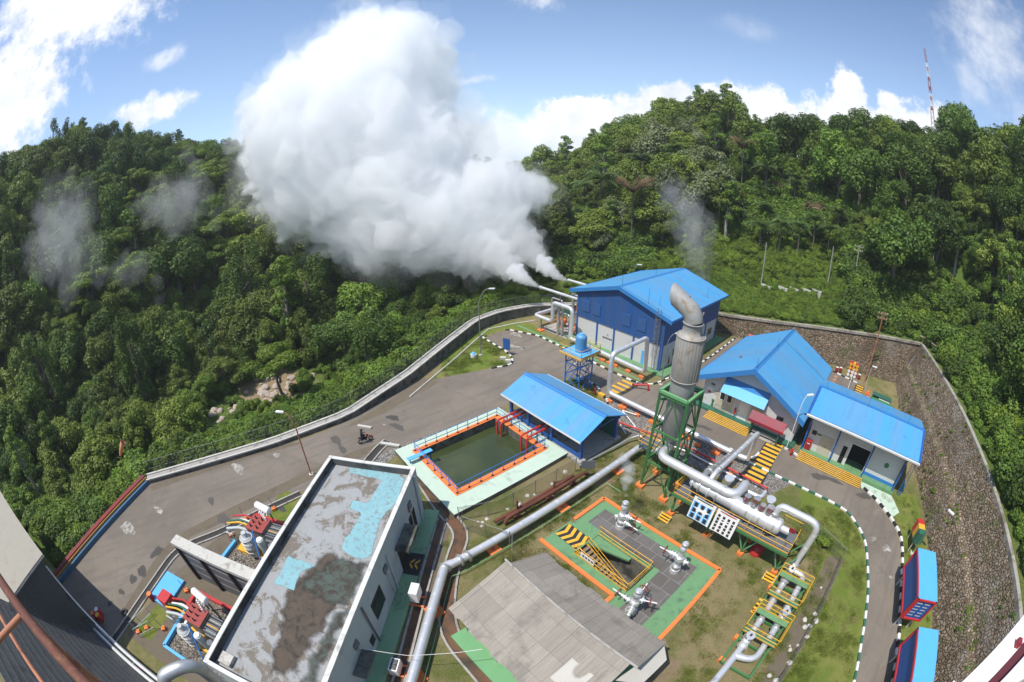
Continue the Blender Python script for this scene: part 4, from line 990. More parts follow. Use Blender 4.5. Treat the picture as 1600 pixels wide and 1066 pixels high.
# --- the pool
def pool():
    t = thing('water_pool', 'rectangular green water pool with a mint green deck and orange rim beside the pump shelter', 'pool', (-28, 18.5, 0))
    OUT = [(-33.6, 11.75), (-22.4, 11.75), (-22.4, 25.1), (-33.6, 25.1)]; OR_O = [(-32.5, 13.2), (-24.2, 13.2), (-24.2, 24.1), (-32.5, 24.1)]
    mb = flat_mesh('', OUT, .5, None, [OR_O]); mb.build('deck', MINT, t)
    s = MB()
    for (a, b), (c, d) in zip(OUT, OUT[1:] + OUT[:1]): s.quad((a, b, -.02), (c, d, -.02), (c, d, .5), (a, b, .5))
    s.build('deck_side', CONC_DARK, t)
    mb = flat_mesh('', OR_O, .56, None, [POOL_HOLE])
    for P_, z0 in ((OR_O, .5),):
        for (a, b), (c, d) in zip(P_, P_[1:] + P_[:1]): mb.quad((a, b, z0), (c, d, z0), (c, d, .56), (a, b, .56))
    mb.build('orange_rim', ORANGE, t)
    s = MB()
    for (a, b), (c, d) in zip(POOL_HOLE, POOL_HOLE[1:] + POOL_HOLE[:1]): s.quad((c, d, -2.2), (a, b, -2.2), (a, b, .558), (c, d, .558))
    s.add([(x, y, -2.2) for x, y in POOL_HOLE], [(0, 1, 2, 3)])
    s.build('basin', CONC_DARK, t)
    m_, tt, b = material('green_pool_water'); pos = tt.node('ShaderNodeTexCoord').outputs['Object']
    c = tt.mix(tt.ramp(tt.noise(pos, .25, 4, .6), .35, .7), (.035, .050, .018, 1), (.055, .070, .026, 1)); tt.set(b, 'Base Color', c); b.inputs['Roughness'].default_value = .08; b.inputs['Specular IOR Level'].default_value = .5
    bp = tt.node('ShaderNodeBump', ins={'Height': tt.noise(pos, 3.5, 3, .5), 'Strength': .25, 'Distance': .02}); tt.set(b, 'Normal', bp.outputs[0])
    q = MB(); q.add([(x, y, -.42) for x, y in POOL_HOLE], [(0, 1, 2, 3)]); tag(q.build('pool_water', m_), kind='structure')
    # railing
    rl = thing('pool_railing', 'blue tube railing on black feet standing on the orange rim of the pool', 'railing', (-28, 18.5, .56))
    L = [(-32.25, 13.45), (-24.45, 13.45), (-24.45, 23.85), (-32.25, 23.85)]
    r = MB()
    for z in (1.06, 1.55):
        for (a, b), (c, d) in zip(L, L[1:] + L[:1]): r.cyl((a, b, z), (c, d, z), .033, seg=8)
    r.build('rail', BLUE_RAIL, rl)
    for (a, b), (c, d) in zip(L, L[1:] + L[:1]):
        n = max(1, round(math.hypot(c - a, d - b) / 1.3))
        for k in range(n):
            x, y = a + (c - a) * k / n, b + (d - b) * k / n
            p = MB().cyl((x, y, .58), (x, y, 1.55), .03, seg=8).build('post', BLUE_RAIL, rl)
            MB().box(x - .11, x + .11, y - .11, y + .11, .56, .60).build('foot_plate', BLACK, p)
    g = thing('inspection_gangway', 'short blue plank jutting out over the left edge of the pool', 'gangway', (-28, 13.5, .6))
    MB().slab([(-31.0, 11.9, 1.12), (-30.5, 11.9, 1.12), (-30.5, 14.6, 1.12), (-31.0, 14.6, 1.12)], .08).build('plank', BLUE_LIGHT, g)
    for y in (12.1, 14.4): MB().bar((-30.75, y, .5 if y < 13 else -.4), (-30.75, y, 1.05), .09).build('support', BLUE_RAIL, g)
    for i, (x, h) in enumerate(((-30.6, 1.3), (-29.9, 1.3), (-26.6, 1.55), (-25.7, 1.75))):
        s = thing('suction_pipe', ['red suction pipe dipping into the pool, farthest from the flat roof', 'red suction pipe dipping into the pool, second from the far corner', 'red suction pipe dipping into the pool beside the tallest one', 'tallest red suction pipe dipping into the near corner of the pool'][i], 'pipe', (x, 23, .5), 'suction pipes of the pool')
        MB().pipe([(x, 22.6, -1.2), (x, 22.6, h), (x, 26.4, h), (x, 26.4, .9)], .11, .3, 10).build('pipe_run', RED, s)
        MB().cyl((x, 24.6, h), (x, 24.75, h), .19, seg=12).build('flange', RED, s)
        MB().bar((x, 24.0, .56), (x, 24.0, h - .1), .09).build('support', CONC_PALE, s)
pool()

# --- flat roofed building in the foreground
def ragged(px, z, seed, amp=.22, step=.35):
    P = GP([(320 + x / 2.9125, 700 + y / 2.9125) for x, y in px], z); P = resample(P + [P[0]], step)[:-1]
    n = len(P); out = []
    for i, (x, y) in enumerate(P):
        q = noise.noise(Vector((x * 1.6, y * 1.6, seed))) * amp + noise.noise(Vector((x * 5, y * 5, seed + 9))) * amp * .6
        a = np.array(P[i - 1]); b = np.array(P[(i + 1) % n]); d = b - a; d /= np.linalg.norm(d) + 1e-9
        out.append((x - d[1] * q, y + d[0] * q))
    return out
def sbox(mb, s0, s1, t0, t1, z0, z1): return mb.prism([ST(s0, t0), ST(s1, t0), ST(s1, t1), ST(s0, t1)], z0, z1)
PARAPET_IN = paint('mouldy_shaded_parapet_face', (.10, .10, .10), .9, var=.3, dirt=(.035, .035, .033), dirt_amt=.6)  # near black: mould, plus the shade of the inner faces painted in
def flat_house():
    t = thing('substation_building', 'pale grey flat roofed building with a peeling turquoise roof and white parapet', 'building', (*ST(-13.5, -14), 0))
    s0, s1, t0, t1 = -24.25, -3.1, -17.95, -10.2
    w = MB(); sbox(w, s0, s1, t0, t1, 0, 4.72); w.build('wall', GREY_WALL, t)
    p = MB(); k = .26
    sbox(p, s0, s1, t0, t0 + k, 4.72, 5.38); sbox(p, s0, s1, t1 - k, t1, 4.72, 5.38); sbox(p, s0, s0 + k, t0 + k, t1 - k, 4.72, 5.38); sbox(p, s1 - k, s1, t0 + k, t1 - k, 4.72, 5.38)
    p.build('parapet', GREY_WALL, t)
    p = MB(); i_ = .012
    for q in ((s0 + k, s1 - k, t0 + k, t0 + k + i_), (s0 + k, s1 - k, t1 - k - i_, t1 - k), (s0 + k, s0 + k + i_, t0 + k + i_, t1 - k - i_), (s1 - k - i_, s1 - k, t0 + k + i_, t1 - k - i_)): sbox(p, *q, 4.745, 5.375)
    p.build('parapet_shade_lining', PARAPET_IN, t)
    c = MB(); e = .03
    sbox(c, s0 - e, s1 + e, t0 - e, t0 + k + e, 5.38, 5.45); sbox(c, s0 - e, s1 + e, t1 - k - e, t1 + e, 5.38, 5.45); sbox(c, s0 - e, s0 + k + e, t0 + k + e, t1 - k - e, 5.38, 5.45); sbox(c, s1 - k - e, s1 + e, t0 + k + e, t1 - k - e, 5.38, 5.45)
    c.build('coping', paint('weathered_white_coping', (.62, .61, .57), .75, var=.12, dirt=(.36, .34, .30), dirt_amt=.3, dirt_scale=1.2), t)
    rf = MB(); rf.add([(*ST(a, b), 4.74) for a, b in ((s0 + k, t0 + k), (s1 - k, t0 + k), (s1 - k, t1 - k), (s0 + k, t1 - k))], [(0, 1, 2, 3)])
    m_, tt, bb = material('peeling_roof_membrane'); pos = tt.node('ShaderNodeTexCoord').outputs['Object']
    a = tt.noise(pos, .55, 8, .68, .9); f = tt.noise(pos, 5.0, 6, .7, .5)
    c_ = tt.mix(f, (.24, .245, .24, 1), (.385, .39, .385, 1)); c_ = tt.mix(tt.ramp(tt.math('ADD', tt.math('MULTIPLY', a, .75), tt.math('MULTIPLY', f, .25)), .50, .57), c_, tt.mix(f, (.125, .105, .082, 1), (.215, .185, .15, 1)))
    tt.set(bb, 'Base Color', c_); bb.inputs['Roughness'].default_value = .85; bp = tt.node('ShaderNodeBump', ins={'Height': f, 'Strength': .5, 'Distance': .02}); tt.set(bb, 'Normal', bp.outputs[0])
    roof = rf.build('roof', m_, t)
    def speck(name, a_, b_, c2, thr, sc=3.0):
        m2, t2, b2 = material(name); ps = t2.node('ShaderNodeTexCoord').outputs['Object']; f2 = t2.noise(ps, sc, 8, .72, .6); g2 = t2.noise(ps, .9, 4, .6)
        cc = t2.mix(g2, a_ + (1,), b_ + (1,)); cc = t2.mix(t2.ramp(f2, *thr), cc, c2 + (1,)); t2.set(b2, 'Base Color', cc); b2.inputs['Roughness'].default_value = .8
        cv_ = t2.node('ShaderNodeAttribute', attribute_name='cover').outputs['Fac']; h2 = t2.noise(ps, 1.7, 7, .7, .5)
        t2.set(b2, 'Alpha', t2.ramp(t2.math('SUBTRACT', t2.math('MULTIPLY', cv_, 1.75), h2), -.38 if name != 'peeling_turquoise_coating' else -.16, .38 if name != 'peeling_turquoise_coating' else .14))
        return m2
    TURQ = speck('peeling_turquoise_coating', (.17, .37, .41), (.27, .47, .50), (.21, .22, .22), (.50, .66))
    MOSS = speck('green_roof_algae', (.042, .058, .045), (.10, .125, .105), (.045, .036, .026), (.42, .58), 1.6)
    BROWN = speck('brown_roof_stain', (.055, .040, .027), (.115, .085, .060), (.032, .025, .018), (.46, .64), 1.3)
    for i, (nm, pts, mm) in enumerate((
        ('brown_stain', [(520, 480), (600, 440), (640, 520), (740, 560), (600, 740), (470, 960), (430, 1050), (270, 1030), (330, 760), (360, 650), (430, 560)], BROWN),
        ('algae_stain', [(520, 545), (620, 470), (690, 510), (760, 500), (790, 400), (820, 280), (890, 240), (840, 340), (740, 590), (660, 740), (580, 740), (500, 700), (430, 650), (430, 570)], MOSS),
        ('algae_stain', [(580, 740), (700, 690), (640, 840), (560, 1000), (520, 1090), (400, 1090), (450, 980), (520, 860)], MOSS),
        ('turquoise_patch', [(655, 80), (760, 92), (880, 118), (915, 140), (880, 240), (800, 330), (760, 495), (690, 512), (612, 455), (712, 298), (652, 278), (670, 236), (738, 250), (806, 148), (650, 112)], TURQ),
        ('turquoise_patch', [(382, 487), (520, 538), (440, 560), (408, 652), (308, 618)], TURQ))):
        O = np.array(ragged(pts, 4.75, i * 3.3, .10 if mm is TURQ else .38)); w_ = .25 if mm is TURQ else 1.3; zz = 4.746 + i * .004; st_ = .16
        def sdist(P_):
            A_ = O; B_ = np.roll(O, -1, 0); best = 1e9; ins = False
            for (ax, ay), (bx, by) in zip(A_, B_):
                dx, dy = bx - ax, by - ay; t_ = max(0., min(1., ((P_[0] - ax) * dx + (P_[1] - ay) * dy) / (dx * dx + dy * dy + 1e-12))); best = min(best, (P_[0] - ax - t_ * dx) ** 2 + (P_[1] - ay - t_ * dy) ** 2)
                if (ay > P_[1]) != (by > P_[1]) and P_[0] < ax + (P_[1] - ay) / (by - ay + 1e-12) * dx: ins = not ins
            return math.sqrt(best) * (1 if ins else -1)
        ss = [((p[0] - p[1]) * C45, (p[0] + p[1]) * C45) for p in O]; a0, a1 = max(s0 + k + .02, min(q[0] for q in ss)), min(s1 - k - .02, max(q[0] for q in ss)); b0, b1 = max(t0 + k + .02, min(q[1] for q in ss)), min(t1 - k - .02, max(q[1] for q in ss))
        na, nb_ = int((a1 - a0) / st_) + 2, int((b1 - b0) / st_) + 2; V_ = [ST(a0 + (a1 - a0) * x / (na - 1), b0 + (b1 - b0) * y / (nb_ - 1)) for x in range(na) for y in range(nb_)]; cov = [min(1., max(0., sdist(v) / w_)) for v in V_]
        fs_ = [q for q in ((x * nb_ + y, (x + 1) * nb_ + y, (x + 1) * nb_ + y + 1, x * nb_ + y + 1) for x in range(na - 1) for y in range(nb_ - 1)) if max(cov[j] for j in q) > 0]
        me_ = MB(); me_.add([(x, y, zz) for x, y in V_], fs_); ob = me_.build(nm, mm, roof); at_ = ob.data.attributes.new('cover', 'FLOAT', 'POINT'); at_.data.foreach_set('value', cov)
    # the side towards the pipes: canopy, doors, window, downpipes
    yard = MB(); sbox(yard, s0 - .4, s1, t1, -8.95, 0, .3); yard.build('green_walkway', WALK_GREEN, t)
    ch = MB(); sbox(ch, -19.6, -17.4, t1 + .01, -8.94, .301, .306); o = ch.build('black_floor_patch', BLACK, t)
    cv = MB()
    for q in (-9.75, -9.35):
        for (a, b) in ((-.42, .0), (.42, .0)): cv.add([(*ST(-18.5 + a - .12, q + .17), .311), (*ST(-18.5 + a + .12, q + .17), .311), (*ST(-18.5 + .12, q - .17), .311), (*ST(-18.5 - .12, q - .17), .311)], [(0, 1, 2, 3)] if a > 0 else [(3, 2, 1, 0)])
    cv.build('yellow_chevrons', YELLOW, o)
    cn = MB(); sbox(cn, -20.1, -17.4, t1, -9.15, 3.1, 3.3); cn.build('door_canopy', CONC_DARK, t)
    d = MB(); sbox(d, -19.3, -17.7, t1, t1 + .03, .3, 2.7); d.build('dark_doorway', DARK, t)
    d = MB(); sbox(d, -22.3, -20.9, t1, t1 + .03, .3, 2.9); d.build('dark_doorway', DARK, t)
    g = MB(); sbox(g, -13.95, -12.1, t1, t1 + .05, 1.75, 3.6); f = g.build('window', BLACK, t)
    g = MB()
    for a in (-13.85, -13.0): sbox(g, a, a + .78, t1 + .05, t1 + .06, 1.85, 3.5)
    g.build('pane', GLASS, f)
    for a, z0, z1 in ((-23.4, .3, 5.2), (-16.0, .3, 4.3), (-11.15, .3, 4.9)): q = MB(); q.bar((*ST(a, t1 + .09), z0), (*ST(a, t1 + .09), z1), .13); q.build('downpipe', GREY_STEEL_SHEET if a > -12 else GREY_WALL, t)
    for a, z in ((-15.3, 3.4), (-9.0, 3.4), (-21.5, 3.6)):
        q = MB(); sbox(q, a - .3, a + .3, t1, t1 + .12, z, z + .55); q.build('wall_louvre', GREY_STEEL_SHEET, t)
        q = MB(); q.bar((*ST(a, t1 + .06), .4), (*ST(a, t1 + .06), z), .07); q.build('cable_conduit', CONC_PALE, t)
    q = MB(); sbox(q, -10.9, -10.25, t1, t1 + .04, 1.0, 1.85); q.build('vent', BLACK, t)
    q = MB(); sbox(q, -22.0, -21.2, t1, t1 + .05, 3.3, 3.55); q.build('warning_sign', CRIMSON, t)
    cn = MB(); sbox(cn, -9.3, -7.2, t1, -9.3, 2.4, 2.6); cn.build('door_canopy', CONC_DARK, t)
    h = MB(); sbox(h, -4.6, -3.75, -17.35, -16.45, 4.76, 5.05); h.build('roof_hatch', CONC_PALE, t)
flat_house()
for i, (a, z, lab) in enumerate(((-15.2, .75, 'white air conditioner unit on orange brackets beside the green walkway'), (-9.2, .2, 'rusty open topped air conditioner unit at the lower end of the green walkway'))):
    t = thing('air_conditioner', lab, 'air conditioner', (*ST(a, -8.4), 0))
    q = MB(); sbox(q, a - .5, a + .5, -8.75, -8.15, z, z + 1.15 if i == 0 else z + .95); q.build('casing', WHITE, t)
    if i:
        q = MB(); sbox(q, a - .42, a + .42, -8.67, -8.23, z + .951, z + .956); g = q.build('top_grille', BLACK, t)
        q = MB()
        for dx in (-.21, .21): q.ring((*ST(a + dx, -8.45), z + .965), .16, .02); q.ring((*ST(a + dx, -8.45), z + .965), .08, .02)
        q.build('fan_guard', STEEL, g)
    for b in (-.42, .42): q = MB(); sbox(q, a + b - .07, a + b + .07, -9.3, -7.9, .08, .2); q.build('bracket', ORANGE, t)
    if i == 0:
        for b in (-.42, .42): q = MB(); q.bar((*ST(a + b, -8.45), .2), (*ST(a + b, -8.45), .75), .07); q.build('leg', STEEL, t)

# --- grey corrugated shed at the bottom
def shed():
    t = thing('corrugated_shed', 'old shed with a sagging grey corrugated cement roof and one pale replaced sheet', 'building', (-7.8, 9.5, 0))
    m_, tt, b = material('old_fibre_cement_sheet'); pos = tt.node('ShaderNodeTexCoord').outputs['Object']
    sx = tt.node('ShaderNodeSeparateXYZ', ins={0: pos}).outputs
    br = tt.node('ShaderNodeTexBrick', ins={'Vector': pos, 'Scale': 1.0, 'Mortar Size': .014, 'Color1': (.82, .82, .82), 'Color2': (1.1, 1.1, 1.1), 'Mortar': (.45, .45, .45), 'Brick Width': 1.05, 'Row Height': 1.55})
    br.offset = 0.0
    mp = tt.node('ShaderNodeMapping', ins={'Vector': pos}); mp.inputs['Scale'].default_value = (5.0, .35, 1)
    st = tt.noise(mp.outputs[0], 1.2, 6, .65)
    c = tt.mix(st, (.225, .198, .165, 1), (.40, .36, .305, 1)); c = tt.mix(.7, c, br.outputs['Color'], 'MULTIPLY')
    c = tt.mix(tt.math('MULTIPLY', tt.ramp(tt.noise(pos, .5, 7, .7, .5), .5, .68), .5), c, (.13, .12, .105, 1))
    tt.set(b, 'Base Color', c); b.inputs['Roughness'].default_value = .93
    PALE = paint('pale_replaced_sheet', (.50, .475, .42), .9, var=.05)
    def sheetroof(name, y_e, y_r, z_e, z_r, x0, x1, mm, lift=0.0):
        n = int((x1 - x0) / .045); mb = MB(); rows = 7; vs = []
        for i in range(n + 1):
            x = x0 + (x1 - x0) * i / n; w = .032 * math.sin(2 * math.pi * x / .18)
            for j in range(rows):
                k = j / (rows - 1); sag = -.10 * math.sin(math.pi * (x - x0) / (x1 - x0)) * k + .03 * noise.noise(Vector((x * .7, k * 3, 2)))
                yy = y_e + (y_r - y_e) * k
                if j == 0 and lift == 0.0: yy += (.09 if int((x - x0) / 1.05) % 2 else 0) * (1 if y_r > y_e else -1)
                vs.append((x, yy, z_e + (z_r - z_e) * k + w + sag + lift))
        mb.add(vs, [(i * rows + j, (i + 1) * rows + j, (i + 1) * rows + j + 1, i * rows + j + 1) if y_r > y_e else (i * rows + j, i * rows + j + 1, (i + 1) * rows + j + 1, (i + 1) * rows + j) for i in range(n) for j in range(rows - 1)], True)
        return mb.build(name, mm, t)
    a = sheetroof('roof_slope', 5.55, 10.2, 3.0, 4.6, -13.4, -2.9, m_); sheetroof('roof_slope', 13.35, 10.2, 3.2, 4.6, -13.1, -2.4, m_)
    q = sheetroof('replaced_sheet', 6.9, 8.5, 3.0 + 1.6 * (6.9 - 5.55) / 4.65, 3.0 + 1.6 * (8.5 - 5.55) / 4.65, -5.6, -3.9, PALE, .035); q.parent = a; q.name = 'replaced_sheet'
    rc = MB(); rc.tube([(x, 10.2, 4.64 - .10 * math.sin(math.pi * (x + 13.4) / 10.5)) for x in np.linspace(-13.5, -2.4, 14)], .09, 8); rc.build('ridge_cap', CONC, t)
    for x in (-12.6, -9.5, -6.4, -3.4):
        for y in (6.2, 12.8): MB().bar((x, y, 0), (x, y, 3.15), .14).build('post', STEEL, t)
        b_ = MB(); b_.bar((x, 5.7, 2.95), (x, 10.2, 4.4), .1); b_.bar((x, 10.2, 4.4), (x, 13.2, 3.1), .1); b_.build('rafter', RUST, t)
    fl = MB(); fl.box(-12.9, -2.8, 5.0, 13.0, 0, .2); fl.build('floor_slab', GREEN_LIGHT, t)
    wl = MB(); wl.box(-12.4, -3.2, 6.4, 6.5, .2, 2.6); wl.box(-12.4, -3.2, 12.5, 12.6, .2, 2.7); wl.box(-12.4, -12.3, 6.5, 12.5, .2, 2.8); wl.build('wall', CONC_DARK, t)
    e = MB(); e.slab([(-2.9, 9.2, 3.6), (-1.6, 10.2, 3.2), (-1.6, 12.6, 2.75), (-2.45, 13.3, 2.9)], .05); e.build('side_sheet', PALE, t)
shed()

# --- firewall between the transformers
t = thing('fire_wall', 'grey panelled firewall with a pale concrete top between the two transformers', 'wall', (*ST(-11.1, -22.8), 0))
q = MB(); sbox(q, -11.35, -10.95, -27.6, -17.99, 0, 4.15); q.build('wall_panel', GREY_STEEL_SHEET, t)
q = MB(); sbox(q, -11.75, -10.75, -27.75, -17.99, 4.15, 4.5); q.build('concrete_cap', CONC_PALE, t)
for a in (-27.3, -24.3, -21.2, -18.4): q = MB(); sbox(q, -10.95, -10.72, a - .12, a + .12, 0, 4.14); q.build('column', BLACK, t)
q = MB()
for z in (1.1, 2.2, 3.2): sbox(q, -10.95, -10.93, -27.5, -18.1, z, z + .025)
q.build('panel_joint', CONC, t)
# ------------------------------------------------------------------ process equipment
def rails(parent, pts, z, h=1.05, closed=False, mat_=None, name='guard_rail', step=1.5):
    mb = MB(); P = list(pts) + ([pts[0]] if closed else [])
    for a, b in zip(P[:-1], P[1:]):
        for k in (h, h * .5): mb.cyl((*a, z + k), (*b, z + k), .03, seg=6)
        L = math.hypot(b[0] - a[0], b[1] - a[1]); n = max(1, round(L / step))
        for i in range(n + 1):
            x, y = a[0] + (b[0] - a[0]) * i / n, a[1] + (b[1] - a[1]) * i / n; mb.cyl((x, y, z), (x, y, z + h), .028, seg=6)
        mb.bar((*a, z + .06), (*b, z + .06), .02, .12)
    return mb.build(name, mat_ or YELLOW, parent)
def foot(parent, x, y, s=.5, h=.28, name='footing'): return MB().box(x - s / 2, x + s / 2, y - s / 2, y + s / 2, 0, h).build(name, ORANGE, parent)
def flange(mb, p, ax, r, t=.09):
    ax = Vector(ax).normalized(); p = Vector(p); mb.cyl(p - ax * t, p + ax * t, r, seg=16)
def wheel(mb, c, ax, r=.22): 
    mb.ring(c, r, .028, 14, 5, ax); ax = Vector(ax).normalized(); u = ax.orthogonal().normalized(); w = ax.cross(u)
    for d in (u, w): mb.bar(Vector(c) - d * r, Vector(c) + d * r, .03)

# --- silencer stack on its green frame
def stack():
    cx, cy_ = -13.2, 28.2
    t = thing('vent_silencer', 'tall stained grey silencer stack with a bent top standing in a green steel frame', 'stack', (cx, cy_, 0))
    b = MB(); b.tube([(cx, cy_, 5.0), (cx, cy_, 5.7), (cx, cy_, 6.5), (cx, cy_, 11.4)], 1, 28, True, [.36, .42, 1.04, 1.06]); b.build('lower_shell', STACK_GREY, t)
    b = MB(); b.tube([(cx, cy_, 11.4), (cx, cy_, 11.55), (cx, cy_, 15.0), (cx, cy_, 15.25), (cx, cy_, 15.3), (cx, cy_, 15.7)], 1, 28, True, [1.07, 1.16, 1.16, 1.02, .80, .78]); u = b.build('upper_shell', STACK_RUST, t)
    b = MB()
    for z in (11.5, 15.1): b.ring((cx, cy_, z), 1.15, .06, 28, 6)
    for k in range(28): a = 6.283 * k / 28; b.bar((cx + 1.165 * math.cos(a), cy_ + 1.165 * math.sin(a), 11.6), (cx + 1.165 * math.cos(a), cy_ + 1.165 * math.sin(a), 15.0), .03)
    b.build('band', STACK_RUST, u)
    b = MB(); path = [(cx, cy_, 15.6), (cx, cy_, 16.2)]
    b.tube(path, .76, 26, False); b.ring((cx, cy_, 16.15), .80, .06, 26, 6)
    # segmented bend towards -x with a slanted mouth
    ang = [0, 22, 44, 62]; c0 = Vector((cx - 1.05, cy_, 16.2)); pts = []
    for a in ang: pts.append(c0 + Vector((1.05 * math.cos(R(a)), 0, 1.05 * math.sin(R(a)))))
    dd = Vector((-math.sin(R(62)), 0, math.cos(R(62)))); e = pts[-1] + dd * 1.25
    b.tube(pts + [e], .76, 26, False)
    for i in range(len(b.v) - 26, len(b.v)):
        x, y, z = b.v[i]; k = (z - e.z + .4); b.v[i] = tuple(Vector(b.v[i]) + dd * max(0, k) * .8)
    bend = b.build('bent_outlet', STACK_GREY, t)
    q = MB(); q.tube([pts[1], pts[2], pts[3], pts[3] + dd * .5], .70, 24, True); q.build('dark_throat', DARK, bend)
    q = MB(); q.bar((cx - .75, cy_, 17.75), (cx - .6, cy_, 18.15), .09); q.bar((cx + .4, cy_ + .5, 16.6), (cx + .5, cy_ + .65, 17.0), .09); q.build('lifting_lug', STACK_GREY, bend)
    # frame
    base = [(-14.55, 26.85), (-11.8, 26.85), (-11.8, 29.6), (-14.55, 29.6)]; top = [(-14.5, 26.9), (-11.85, 26.9), (-11.85, 29.55), (-14.5, 29.55)]; zt = 10.3
    for p, q in zip(base, top):
        MB().bar((*p, .2), (*q, zt), .20).build('leg', GREEN, t); foot(t, *p, .75, .3)
    g = MB()
    for i in range(4): g.bar((*top[i], zt), (*top[(i + 1) % 4], zt), .24)
    g.build('top_ring', GREEN_LIGHT, t)
    def mid(i, z): k = (z - .2) / (zt - .2); return (base[i][0] * (1 - k) + top[i][0] * k, base[i][1] * (1 - k) + top[i][1] * k, z)
    for z0, z1 in ((.4, 3.2), (3.2, 6.6), (6.6, 10.0)):
        for i in range(4):
            br = MB(); j = (i + 1) % 4; br.bar(mid(i, z1), mid(j, z1), .13); m_ = (Vector(mid(i, z1)) + Vector(mid(j, z1))) / 2; br.bar(mid(i, z0), m_, .085); br.bar(mid(j, z0), m_, .085); br.build('brace', GREEN, t)
    for i in range(4):
        d = Vector((cx, cy_, zt - .8)) - Vector(mid(i, zt - .8)); MB().bar(mid(i, zt - .8), Vector(mid(i, zt - .8)) + d * .38, .14).build('stay', GREEN, t)
    p = thing('access_platform', 'small platform with yellow rails behind the green stack frame', 'platform', (-15.5, 31, 0))
    MB().box(-17.6, -13.4, 30.0, 31.4, 2.0, 2.12).build('deck', GREY_STEEL_SHEET, p); rails(p, [(-17.6, 30), (-13.4, 30), (-13.4, 31.4), (-17.6, 31.4)], 2.12, closed=True)
    for x in (-17.4, -13.6):
        for y in (30.1, 31.3): MB().bar((x, y, 0), (x, y, 2.0), .12).build('leg', GREEN, p)
    # feed pipe from the header to the stack
    f = thing('stack_feed_pipe', 'thick silver pipe running from the stack bottom along the separator', 'pipe', (-9, 26.5, 5))
    MB().pipe([(cx, cy_, 5.2), (cx, cy_, 4.75), (-13.1, 26.35, 4.75), (-5.35, 26.3, 4.75), (-5.35, 28.6, 4.75), (-5.35, 28.6, 3.2)], .40, 1.0, 16).build('pipe_run', SILVER, f)
    q = MB(); flange(q, (-5.35, 28.6, 3.6), (0, 0, 1), .56); flange(q, (cx, cy_, 5.15), (0, 0, 1), .56); q.build('flange', SILVER_DULL, f)
    MB().pipe([(-5.0, 28.6, 3.9), (-3.6, 28.6, 3.9), (-3.6, 29.6, 3.9)], .2, .5, 12).build('branch_pipe', SILVER, f)
    MB().pipe([(-4.6, 29.4, 2.6), (-4.6, 29.4, 4.1)], .12).build('branch_pipe', SILVER, f)
stack()
